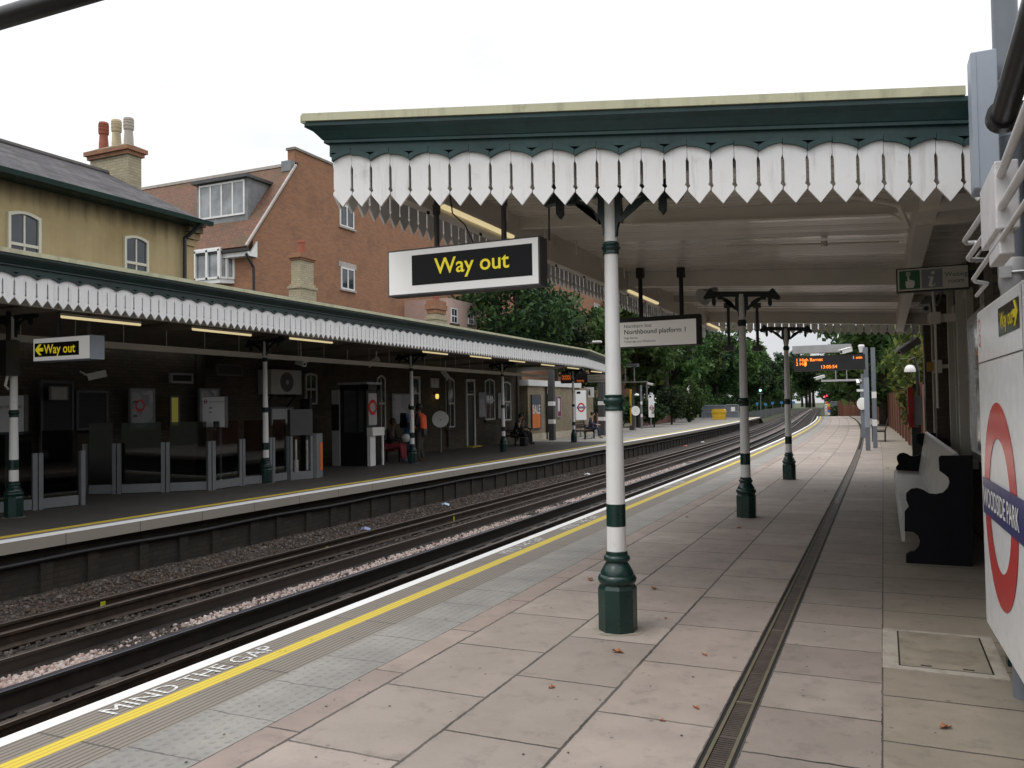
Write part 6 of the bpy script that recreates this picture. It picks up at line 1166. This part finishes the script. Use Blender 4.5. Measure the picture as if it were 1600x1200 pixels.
def trunk_mesh(k):
    if k in TR: return TR[k]
    cs = CR[k][1]; mb = MB(); mb.tube([(0, 0, -1.9), (.02, .01, -1.2), (0, .02, -.5), (.02, 0, .2), (0, .02, .7)], [.10, .08, .065, .045, .015], 8)
    for c, cr in cs[:9]: mb.tube([(0, .01, -.6+.4*c[2]*.5), tuple(np.array(c)*.5+np.array([0, 0, -.12])), tuple(c)], [.04, .025, .01], 6)
    me = bpy.data.meshes.new('trunk'); me.from_pydata(mb.v, [], mb.f); me.materials.append(bark); me.polygons.foreach_set('use_smooth', [True]*len(me.polygons)); TR[k] = me; return me
def tree(k, x, y, zb, h, r, label, group=None, name='tree', cat='tree', zscale=1.0):
    """base zb, total height h, crown radius r"""
    t = thing(name, label, cat, (x, y, zb), group); rz = r*zscale; cz = h-rz*.95
    o = bpy.data.objects.new('crown', CR[k][0]); COL.objects.link(o); o.parent = t; o.location = (0, 0, cz); o.scale = (r, r, rz); o.rotation_euler = (0, 0, rng.uniform(0, 6.28))
    o2 = bpy.data.objects.new('trunk', trunk_mesh(k)); COL.objects.link(o2); o2.parent = t; o2.location = (0, 0, cz); s = max(.2, cz/1.9); o2.scale = (r*.8, r*.8, s); o2.rotation_euler = (0, 0, rng.uniform(0, 6.28)); return t
def shrub(k, x, y, zb, h, r, label, group=None, name='shrub'):
    t = thing(name, label, 'shrub', (x, y, zb), group); o = bpy.data.objects.new('foliage', CR[k][0]); COL.objects.link(o); o.parent = t; o.location = (0, 0, h*.5); o.scale = (r, r, h*.56); o.rotation_euler = (0, 0, rng.uniform(0, 6.28))
    o2 = bpy.data.objects.new('stem', trunk_mesh(k)); COL.objects.link(o2); o2.parent = t; o2.location = (0, 0, h*.5); o2.scale = (r*.6, r*.6, h*.27); return t
p = at_y(808, 500, 40); tree('bigd', p.x, 40, 0, 9.9, 3.55, 'large dark tree in front of the brick block, behind the hanging way out sign')
p = at_y(868, 520, 47); tree('d', p.x, 47, 0, 8.4, 2.5, 'smaller dark tree at the right flank of the large dark tree')
q = at_y(925, 540, 56); tree('a', q.x, 56, 0, 8.2, 3.1, 'mid green tree below the brick block window, left of the nearest column')
GL = 'dense green tree in the row along the far side of the tracks'; gg = 'trees along the far side of the tracks'
def off(y): return cv(y)
for i in range(12):
    y = 72+i*6.5; x = -18.6-rng.uniform(0, 2.5)+off(y); tree(('a', 'b', 'd', 'a', 'e')[i % 5], x, y, -.5, rng.uniform(11, 14), rng.uniform(4.0, 5.2), GL, gg)
for i in range(12):
    y = 66+i*7; x = -27-rng.uniform(0, 4)+off(y); tree(('d', 'b', 'e')[i % 3], x, y, -.5, rng.uniform(14, 17), rng.uniform(5, 6.5), 'tall dark tree in the second row behind the far side of the tracks', 'tall trees behind the far row')
for i in range(24):
    y = 150+i*9; x = -17.2-rng.uniform(0, 2)+off(y); tree(('b', 'a', 'd', 'e')[i % 4], x, y, -.7, rng.uniform(11, 15.5), rng.uniform(4.4, 5.8), GL, gg)
for i in range(16):
    y = 150+i*14; x = -26-rng.uniform(0, 4)+off(y); tree(('d', 'b')[i % 2], x, y, -.7, rng.uniform(15, 19), rng.uniform(5.5, 7), 'tall dark tree in the second row behind the far side of the tracks', 'tall trees behind the far row')
GR = 'dark green tree on the near side beyond the end of the platform'; gr = 'trees on the near side of the tracks'
for i in range(26):
    y = 104+i*9; x = .8+rng.uniform(-.8, 1.6)+off(y); tree(('d', 'b', 'e', 'a')[i % 4], x, y, -.7, rng.uniform(9, 12.5), rng.uniform(4.2, 5.2), GR, gr)
for i in range(16):
    y = 100+i*15; x = 9+rng.uniform(-1, 2)+off(y); tree(('d', 'e')[i % 2], x, y, -.7, rng.uniform(11, 14), rng.uniform(5, 6), GR, gr)
for i in range(8):   # closing the view where the line bends away
    y = 330+i*13; x = off(y)-7+rng.uniform(-9, 14); tree(('d', 'b')[i % 2], x, y, -.7, rng.uniform(19, 25), rng.uniform(7, 9), 'dark tree far away where the tracks pass out of sight', 'trees at the bend')
# garden trees leaning over the fence on the right
for k, x, y, h, r, lab in (('y', 2.9, 33, 5.2, 2.5, 'yellowing bushy tree overhanging the brown fence next to the station wall'), ('y', 2.4, 41, 5.4, 2.5, 'yellow green tree behind the brown fence, second from the station wall'), ('d', 3.4, 50, 6.6, 3.0, 'dark tree behind the brown fence beyond the yellow green trees'), ('a', .7, 58, 8.9, 4.2, 'green tree whose branches hang over the amber display'), ('d', 2.4, 72, 7.0, 3.2, 'dark broad tree by the far half of the brown fence'), ('d', .6, 84, 7.2, 3.2, 'dark tree beside the farthest brown fence panels'), ('e', 7, 46, 9, 3.6, 'tall dark tree further back in the gardens on the right'), ('d', 7.5, 64, 9.5, 4, 'tall dark tree in the gardens behind the overhanging branches'), ('e', 6.8, 90, 9, 4, 'tall tree in the gardens close to the end of the brown fence')): tree(k, x+off(y), y, 0, h, r, lab)
shrub('y', 1.6, 27, 0, 3.6, 1.5, 'pale yellow green bush growing over the brown fence by the station building'); shrub('y', 1.6, 36, 0, 3.4, 1.2, 'second yellow green bush growing over the brown fence')
for px, py, h, r, lab in ((1033, 668, 1.9, 1.1, 'dark rounded bush against the red brick garden wall'), (1060, 664, 3.4, 1.5, 'tall clipped hedge left of the smallest far name board'), (1087, 660, 3.6, 1.6, 'lighter clipped hedge right of the smallest far name board'), (965, 676, 2.6, 1.2, 'dark shrub behind the nearest column on the far platform'), (1000, 668, 2.6, 1.5, 'dark shrub behind the yellow post')):
    p = at_z(px, py); shrub('h' if 'lighter' not in lab else 'a', p.x-.8, p.y+1.2, 0, h, r, lab)
for i in range(16): y = 100+i*11; shrub(('a', 'h')[i % 2], -15.4+off(y)-rng.uniform(0, .8), y, -.8, rng.uniform(2.4, 4.2), rng.uniform(1.6, 2.4), 'leafy bush behind the grey lineside fence', 'bushes behind the lineside fence')
for i in range(14): y = 101+i*11; shrub(('h', 'a')[i % 2], -1.6+off(y)+rng.uniform(0, .8), y, -.8, rng.uniform(2, 3), rng.uniform(1.4, 2), 'low dark bush beside the near track beyond the platform', 'bushes beside the near track')
# garden wall and fences
rw = MB(); p0, p1 = at_z(1010, 668), at_z(1070, 660); d = (p1-p0).normalized(); rw.beam((p0.x-1.5, p0.y+2.5, .8), (p1.x-1.5, p1.y+2.5, .8), .25, 1.6); o = rw.build('garden_wall', brick('garden_brick', (.20, .07, .04), (.15, .055, .035), (.12, .09, .07), soot=.5), loc=(p0.x, p0.y, 0)); tag(o, 'low red brick garden wall behind the open far platform', 'wall')
dfm = paint('dark_fence', (.03, .026, .02), .9, .3, 2); o = MB().beam((-15.4, 56, .9), (p0.x-1.5, p0.y+2.5, .9), .1, 1.8).build('garden_fence', dfm, loc=(-15.4, 56, 0)); tag(o, 'dark timber fence at the back of the open far platform', 'fence')
m, nt, bs = new_mat('fence_boards'); g = N(nt, 'ShaderNodeNewGeometry'); sp = N(nt, 'ShaderNodeSeparateXYZ'); nt.links.new(g.outputs['Position'], sp.inputs[0]); w_ = N(nt, 'ShaderNodeTexWhiteNoise', noise_dimensions='1D'); nt.links.new(math_(nt, 'FLOOR', math_(nt, 'DIVIDE', math_(nt, 'ADD', sp.outputs[1], sp.outputs[0]), .14)), w_.inputs['W'])
j = math_(nt, 'LESS_THAN', math_(nt, 'MODULO', math_(nt, 'ADD', math_(nt, 'ADD', sp.outputs[1], sp.outputs[0]), 100.0), .14), .016); r = ramp(nt, [(0, (.085, .033, .018)), (1, (.16, .062, .032))], w_.outputs['Value']); nt.links.new(mixc(nt, math_(nt, 'MULTIPLY', j, .8), r.outputs[0], (.015, .008, .006)), bs.inputs['Base Color']); bs.inputs['Roughness'].default_value = .85; fbm = m
t = thing('board_fence', 'long brown timber board fence along the back of the near platform', 'fence', (1.0, 40, 0)); mb = MB()
ysx = list(range(21, 99, 3))
for a, b in zip(ysx[:-1], ysx[1:]):
    MB().beam((.95+cv(a), a, 1.0), (.95+cv(b), b, 1.0), .04, 2.0).build('panel', fbm, t)
    MB().box(.86+cv(a), .95+cv(a), a-.06, a+.06, 0, 2.08).build('post', fbm, t)
o = MB().beam((-1.9+cv(99), 99.3, .85), (1.2+cv(99), 98.8, .85), .05, 1.7).build('board_fence', fbm, loc=(-2, 99, 0)); tag(o, 'short brown fence closing the near platform right of the colourful bollards', 'fence')
# lineside fence and markers
lf = paint('lineside_grey', (.11, .12, .125), .8, .25, 3); mb = MB(); ysx = [97+i*4 for i in range(45)]
for a, b in zip(ysx[:-1], ysx[1:]): mb.beam((-13.2+cv(a), a, -.25), (-13.2+cv(b), b, -.25), .06, 1.3)
tag(mb.build('lineside_fence', lf, loc=(-16, 97, -.9)), 'low grey panel fence along the left of the distant tracks', 'fence')
for px, py, lab in ((1183, 631, 'leftmost blue round marker on a post beyond the far platform'), (1196, 632, 'blue round marker between the signal and the third column'), (1207, 630, 'blue round marker just right of the green signal'), (1221, 629, 'blue round marker left of the third column'), (1240, 629, 'blue round marker right of the third column')):
    p = at_y(px, py, 125); t = thing('track_marker', lab, 'marker', (p.x, 125, -.9), 'blue round markers by the tracks'); MB().lathe([(.02, -.02), (.22, -.02), (.22, .02), (.02, .02)], p, 16, ax=Vector((.3, -1, 0))).build('disc', paint('marker_blue', (.05, .22, .45), .5, .05), t); MB().tube([(p.x, 125.05, -.9), (p.x, 125.05, p.z)], .04, 6).build('post', grey, t)
def signal(label, px, py, Yd, col, hb=1.5):
    p = at_y(px, py, Yd); t = thing('railway_signal', label, 'signal', (p.x, Yd, -.9)); MB().box(p.x-.22, p.x+.22, Yd, Yd+.25, p.z-.35, p.z+.3).build('head', blackm, t); MB().lathe([(.01, -.02), (.13, -.02), (.13, .01), (.01, .02)], (p.x, Yd-.03, p.z), 14, ax=Vector((0, -1, 0))).build('lens', col, t); MB().tube([(p.x, Yd+.12, -.9), (p.x, Yd+.12, p.z-.35)], .06, 8).box(p.x-.35, p.x+.35, Yd-.05, Yd+.3, p.z-.42, p.z-.36).build('post', grey, t)
signal('railway signal showing green in front of the trees right of the middle column', 1188, 610, 110, emit('signal_green', (.25, 1, .85), 4, (.1, .3, .3))); rdm = emit('signal_red', (1, .06, .08), 3, (.3, .02, .02)); signal('left red signal lamp low above the distant tracks', 1288, 620, 130, rdm); signal('right red signal lamp above the colourful bollard', 1292.5, 618, 131, rdm)
# gates and yellow grit bin at the end of the far platform
gm_ = paint('gate_grey', (.22, .24, .27), .5, .1, 3); mesh_ = paint('gate_mesh', (.13, .145, .165), .6, .15, 3)
def gate(label, px0, px1, pyb, pyt):
    a, b = at_z(px0, pyb), at_z(px1, pyb); b.y = a.y; z1 = at_y((px0+px1)/2, pyt, a.y).z; t = thing('barrier_gate', label, 'gate', (a.x, a.y, 0), 'grey mesh gates'); y = a.y
    MB().tube([(a.x, y, 0), (a.x, y, z1-.1), (a.x+.1, y, z1), (b.x-.1, y, z1), (b.x, y, z1-.1), (b.x, y, 0)], .045, 8).tube([(a.x, y, .15), (b.x, y, .15)], .04, 8).tube([(a.x, y, z1*.5), (b.x, y, z1*.5)], .03, 8).build('frame', gm_, t); MB().box(a.x+.04, b.x-.04, y+.02, y+.035, .15, z1-.04).build('mesh_panel', mesh_, t); return t, a, b, z1
gate('left grey mesh gate behind the yellow grit bin', 1097, 1131, 655, 633.5); t, a, b, z1 = gate('right grey mesh gate with a small white notice at the far platform end', 1133.5, 1153, 655, 632.5); MB().box(b.x-.75, b.x-.35, a.y-.02, a.y+.01, z1*.55, z1*.85).build('notice', white, t)
p = at_z(1126, 655.5); t = thing('grit_bin', 'yellow grit bin in front of the grey gates', 'grit bin', (p.x, p.y-.8, 0)); yb = paint('bin_yellow', (.62, .38, .02), .5, .1, 3); w2 = .62; yy = p.y-.8
MB().prism([(-w2*.9, 0), (w2*.9, 0), (w2, .68), (-w2, .68)], (p.x, yy, 0), X, Z, Y*.8).build('body', yb, t); MB().prism([(-w2*1.08, .68), (w2*1.08, .68), (w2*1.0, .95), (w2*.8, 1.05), (-w2*.8, 1.05), (-w2*1.0, .95)], (p.x, yy, 0), X, Z, Y*.9).build('lid', yb, t)
gate('grey gate at the end of the near platform between two colourful bollards', 1297.5, 1316.5, 649.5, 628)
def bollard(label, px, top=None):
    a = at_z(px, 649.5); y = a.y-.3; z1 = at_y(px, 631, y).z; t = thing('bollard', label, 'bollard', (a.x, y, 0), 'colourful bollards at the platform end'); r = .30
    mats_ = [paint('bol_yellow', (.65, .42, .03), .4, .1, 3), white, paint('bol_red', (.55, .05, .05), .4, .1, 3), paint('bol_blue', (.10, .18, .48), .4, .1, 3), txtblk]
    MB().lathe([(r, 0), (r, z1-.1), (r*.85, z1), (.05, z1)], (a.x, y, 0), 12).build('body', mats_[0], t); 
    mb = MB()
    for k, mi in enumerate((1, 3, 2, 0)): mb.box(a.x-.0, a.x+r*.95, y-r-.02, y-r+.1, .08+k*z1*.23, .05+(k+1)*z1*.23, mi)
    for k in range(4): mb.box(a.x-r*.95, a.x-.02, y-r-.02, y-r+.1, .08+k*z1*.23, .05+(k+1)*z1*.23, 1); mb.box(a.x-r*.68, a.x-r*.3, y-r-.028, y-r-.02, .16+k*z1*.23, (k+1)*z1*.23-.05, (4, 2, 4, 4)[k])
    mb.build('sign_panel', mats_, t)
    if top: MB().lathe([(.12, z1), (.12, z1+.2), (.03, z1+.28)], (a.x, y, 0), 12).build('top', mats_[2], t)
bollard('left colourful bollard with red top at the end of the near platform', 1293.5, True); bollard('right colourful bollard at the end of the near platform, beside the brown fence', 1322)
# ---------------------------------------------------------------- amber train display on the near platform
YD = 28.0; a, b = at_y(1240, 557, YD), at_y(1352, 577, YD); t = thing('train_indicator', 'dark overhead train display with amber text facing the near platform', 'display', (-.6, YD, 3)); MB().box(a.x, b.x, YD, YD+.3, b.z, a.z).build('cabinet', blackm, t)
c, d = at_y(1238, 541, YD), at_y(1352, 550, YD); MB().box(c.x, at_y(1330, 545, YD).x, YD-.05, YD+.3, d.z+.03, c.z).build('hood', midgrey, t)
H = a.z-b.z; Wd = b.x-a.x; mb = text_mb('1 High Barnet', H*.30, (a.x+Wd*.03, YD, a.z-H*.36), X, Z, .012); text_mb('2 Hig', H*.30, (a.x+Wd*.03, YD, a.z-H*.62), X, Z, .012, mb=mb); text_mb('1 min', H*.26, (a.x+Wd*.83, YD, a.z-H*.30), X, Z, .012, mb=mb); text_mb('13:05:54', H*.30, (a.x+Wd*.38, YD, a.z-H*.86), X, Z, .012, mb=mb); rect(mb, (0, YD, 0), X, Z, a.x+Wd*.155, a.x+Wd*.185, a.z-H*.62, a.z-H*.42, .012); mb.build('lettering', ledm, t)
for px, lab in ((1352.5, 'tall blue grey post with a white top light holding the train display'), (1364, 'second grey post with pale bands right of the display post')):
    p = at_z(px+4, 704 if px < 1360 else 700); t2 = thing('display_post', lab, 'post', (p.x, p.y, 0)); zt = at_y(px, 543, p.y).z; r = .07; MB().box(p.x-r, p.x+r, p.y-r, p.y+r, 0, zt).build('shaft', postgrey, t2)
    if px < 1360: MB().box(p.x-r*1.12, p.x+r*1.12, p.y-r*1.12, p.y+r*1.12, .75, at_y(px, 590, p.y).z).build('casing', bluegrey, t2); MB().lathe([(.06, 0), (.1, .2), (.08, .25)], (p.x-.12, p.y, zt-.15), 12).build('lamp', white, t2)
    else:
        for z in (.75, 1.7): MB().box(p.x-r-.005, p.x+r+.005, p.y-r-.005, p.y+r+.005, z, z+.22).build('band', white, t2)
# farther posts, camera gantry, lamps
Yg = 46.0; a, b = at_y(1283, 595, Yg), at_y(1338, 593, Yg); t = thing('camera_gantry', 'distant camera gantry bar below the near amber display', 'gantry', tuple(a)); MB().box(a.x, b.x+.3, Yg, Yg+.08, a.z-.05, a.z+.05).build('crossbar', silver, t)
for px in (1306, 1323): xx = at_y(px, 590, Yg).x; MB().tube([(xx, Yg+.04, a.z), (xx, Yg+.04, at_y(px, 574, Yg).z)], .03, 6).build('upright', silver, t)
p = at_z(1345.5, 680); MB().tube([(b.x+.28, Yg+.04, 0), (b.x+.28, Yg+.04, a.z+.3)], .07, 8).build('leg', grey, t)
cctv('white dome camera at the left end of the distant camera gantry', 1281, 590, Yd=Yg, dirv=(-.6, -.6, -.2), L=.6, mount=(.1, .1, -.2), group='cameras on the near platform'); cctv('white camera at the right end of the distant camera gantry', 1340, 597, Yd=Yg-.2, dirv=(.1, -.9, -.3), L=.6, mount=(.2, .1, .1), group='cameras on the near platform'); cctv('white camera hanging just above the amber display', 1322, 548, Yd=27.5, dirv=(-.6, -.7, -.2), L=.42, mount=(0, .2, .1), group='cameras on the near platform')
p = at_z(1349, 684); t = thing('lamp_post', 'slim grey post with small white lamp and disc left of the display post', 'lamp', (p.x, p.y, 0)); MB().box(p.x-.08, p.x+.08, p.y-.08, p.y+.08, 0, at_y(1348, 600, p.y).z).build('shaft', postgrey, t); q = at_y(1344, 610, p.y); MB().obox(q, X*.14, Y*.1, Z*.05).build('lamp', white, t); q = at_y(1347, 631, p.y-.15); smooth_auto(MB().lathe([(.02, -.05), (.25, -.03), (.27, 0), (.25, .03), (.02, .05)], q, 20, ax=Vector((-.6, -.8, 0))).build('disc', MATS['disc_white'], t))
p = at_z(1369, 690); slat_bench('dark bench facing the track beside the display posts', (p.x+.1, p.y+.5, 0), PI, 1.6)
# things against the far end of the station building
Yr = 19.0; a, b = at_y(1418, 605, Yr), at_y(1429, 668, Yr); t = thing('help_point', 'red emergency help box at the far corner of the station building', 'help box', (.45, Yr, 0)); MB().box(a.x, b.x, Yr, Yr+.35, b.z, a.z).build('cabinet', paint('help_red', (.45, .012, .012), .35, .1, 3), t); c = at_y(1438, 618, Yr); MB().box(b.x+.002, c.x+.03, Yr+.05, Yr+.4, at_y(1430, 664, Yr).z, c.z).build('side_box', midgrey, t); MB().box(b.x-.05, c.x, Yr+.1, Yr+.2, 0, b.z).build('post', black, t); MB().box(a.x-.03, a.x+.05, Yr-.08, Yr, b.z+.1, b.z+.28).build('handset', MATS['help_red'], t)
p = at_y(1422, 578, 22); t = thing('lamp_post', 'black post with a white dome lamp behind the red help box', 'lamp', (p.x+.15, 22, 0)); MB().tube([(p.x+.16, 22, 0), (p.x+.16, 22, p.z-.05), (p.x+.1, 22, p.z+.28), (p.x, 22, p.z+.22)], .04, 8).build('post', black, t); smooth_auto(MB().lathe([(.13, -.05), (.13, 0), (.115, .05), (.08, .1), (.03, .12), (.01, .12)], p, 18).build('dome', white, t))
cctv('white security camera under the canopy by the waiting room sign', 1452, 476, Yd=12.5, dirv=(-.3, -.9, -.4), L=.3, mount=(.2, .1, .25), mat_=midgrey); cctv('pale security camera at the far corner of the canopy', 1420, 541, Yd=18.9, dirv=(-.7, -.6, -.5), L=.55, mount=(.1, .1, .35), mat_=MATS['panel_pale'] if 'panel_pale' in MATS else white)
p = at_y(1461, 497, 11.5); t = thing('utility_box', 'small cream box with conduit on the brick pier under the waiting room sign', 'box', tuple(p)); MB().box(p.x-.06, p.x+.06, 11.45, 11.55, p.z-.07, p.z+.07).build('case', cream, t); MB().tube([(p.x, 11.5, p.z), (p.x, 11.5, 1.5)], .015, 6).tube([(p.x, 11.5, p.z), (p.x-.02, 11.5, 3.05), (p.x-.3, 11.5, 3.1)], .02, 6).build('conduit', cream, t); MB().box(p.x-.08, p.x+.3, 11.52, 11.58, p.z-.05, p.z+.05).build('bracket', cream, t)
p = at_y(1458, 573, 14.5); t = thing('fire_alarm', 'small yellow box on the wall conduit above the bench', 'alarm', tuple(p)); MB().box(p.x-.09, p.x+.0, 14.4, 14.5, p.z-.07, p.z+.07).build('case', paint('alarm_yellow', (.45, .25, .02), .5, .1, 3), t); MB().box(p.x+.001, p.x+.12, 14.42, 14.5, p.z-.1, p.z+.1).box(p.x+.02, 1.0, 14.45, 14.49, p.z-.03, p.z+.03).build('bracket', cream, t)
p = at_y(1108, 458, 13.5); t = thing('loudspeaker', 'grey horn loudspeaker hanging under the near ceiling left of the middle column', 'loudspeaker', (p.x, 13.5, p.z)); MB().lathe([(.05, -.16), (.07, -.02), (.14, .14), (.15, .15)], p, 14, ax=Vector((-.5, -.6, -.4))).build('horn', midgrey, t); MB().tube([p, (p.x, 13.5, 3.45)], .02, 6).build('bracket', midgrey, t)
for px, lab in ((1138, 'dark hanging bracket left of the middle column'), (1183, 'dark hanging bracket between the middle and third columns')):
    Yb_ = 15.6; a_ = at_y(px, 497, Yb_); b_2 = at_y(px, 540, Yb_); t = thing('hanging_bracket', lab, 'bracket', (a_.x, Yb_, a_.z)); MB().tube([(a_.x, Yb_, zc(a_.x)), (a_.x, Yb_, b_2.z)], .028, 8).box(a_.x-.07, a_.x+.07, Yb_-.05, Yb_+.05, zc(a_.x)-.16, zc(a_.x)).build('pole', darkgrey, t); MB().box(a_.x-.09, a_.x+.09, Yb_-.05, Yb_+.05, b_2.z-.1, b_2.z).build('fitting', darkgrey, t)
# little yellow tags and litter on the track
for px, py, lab in ((161, 944, 'small yellow tag on the rail at the left of the picture'), (511, 857, 'small yellow tag on the rail below the third far column'), (709, 805, 'small yellow tag on the rail left of the nearest column')):
    p = at_z(px, py, -.72); MB(); o = MB().box(p.x-.006, p.x+.006, p.y-.03, p.y+.03, -.85, p.z+.03).build('rail_tag', paint('tag_yellow', (.5, .45, .03), .5, .1), loc=p); tag(o, lab, 'tag', 'yellow tags on the rails')
for px, py, col, lab in ((696, 791, (.45, .6, .75), 'pale blue wrapper on the ballast below the far platform'), (571, 830, (.25, .3, .5), 'small dark blue wrapper on the ballast further left'), (918, 743, (.7, .7, .72), 'white scrap of litter just left of the nearest column'), (1071, 698, (.7, .12, .1), 'red wrapper on the ballast right of the nearest column'), (1098, 692, (.75, .75, .75), 'white scrap of litter beside the red wrapper')):
    p = at_z(px, py, -.78); o = MB()._add([(-.10, -.05, .02), (0, -.07, .06), (.11, -.03, .02), (.09, .06, .05), (-.02, .07, .03), (-.11, .04, .06), (0, 0, .09)], [(0, 1, 6), (1, 2, 6), (2, 3, 6), (3, 4, 6), (4, 5, 6), (5, 0, 6)]).build('litter', paint('litter%d' % px, col, .5, .1)); o.location = p; tag(o, lab, 'litter')
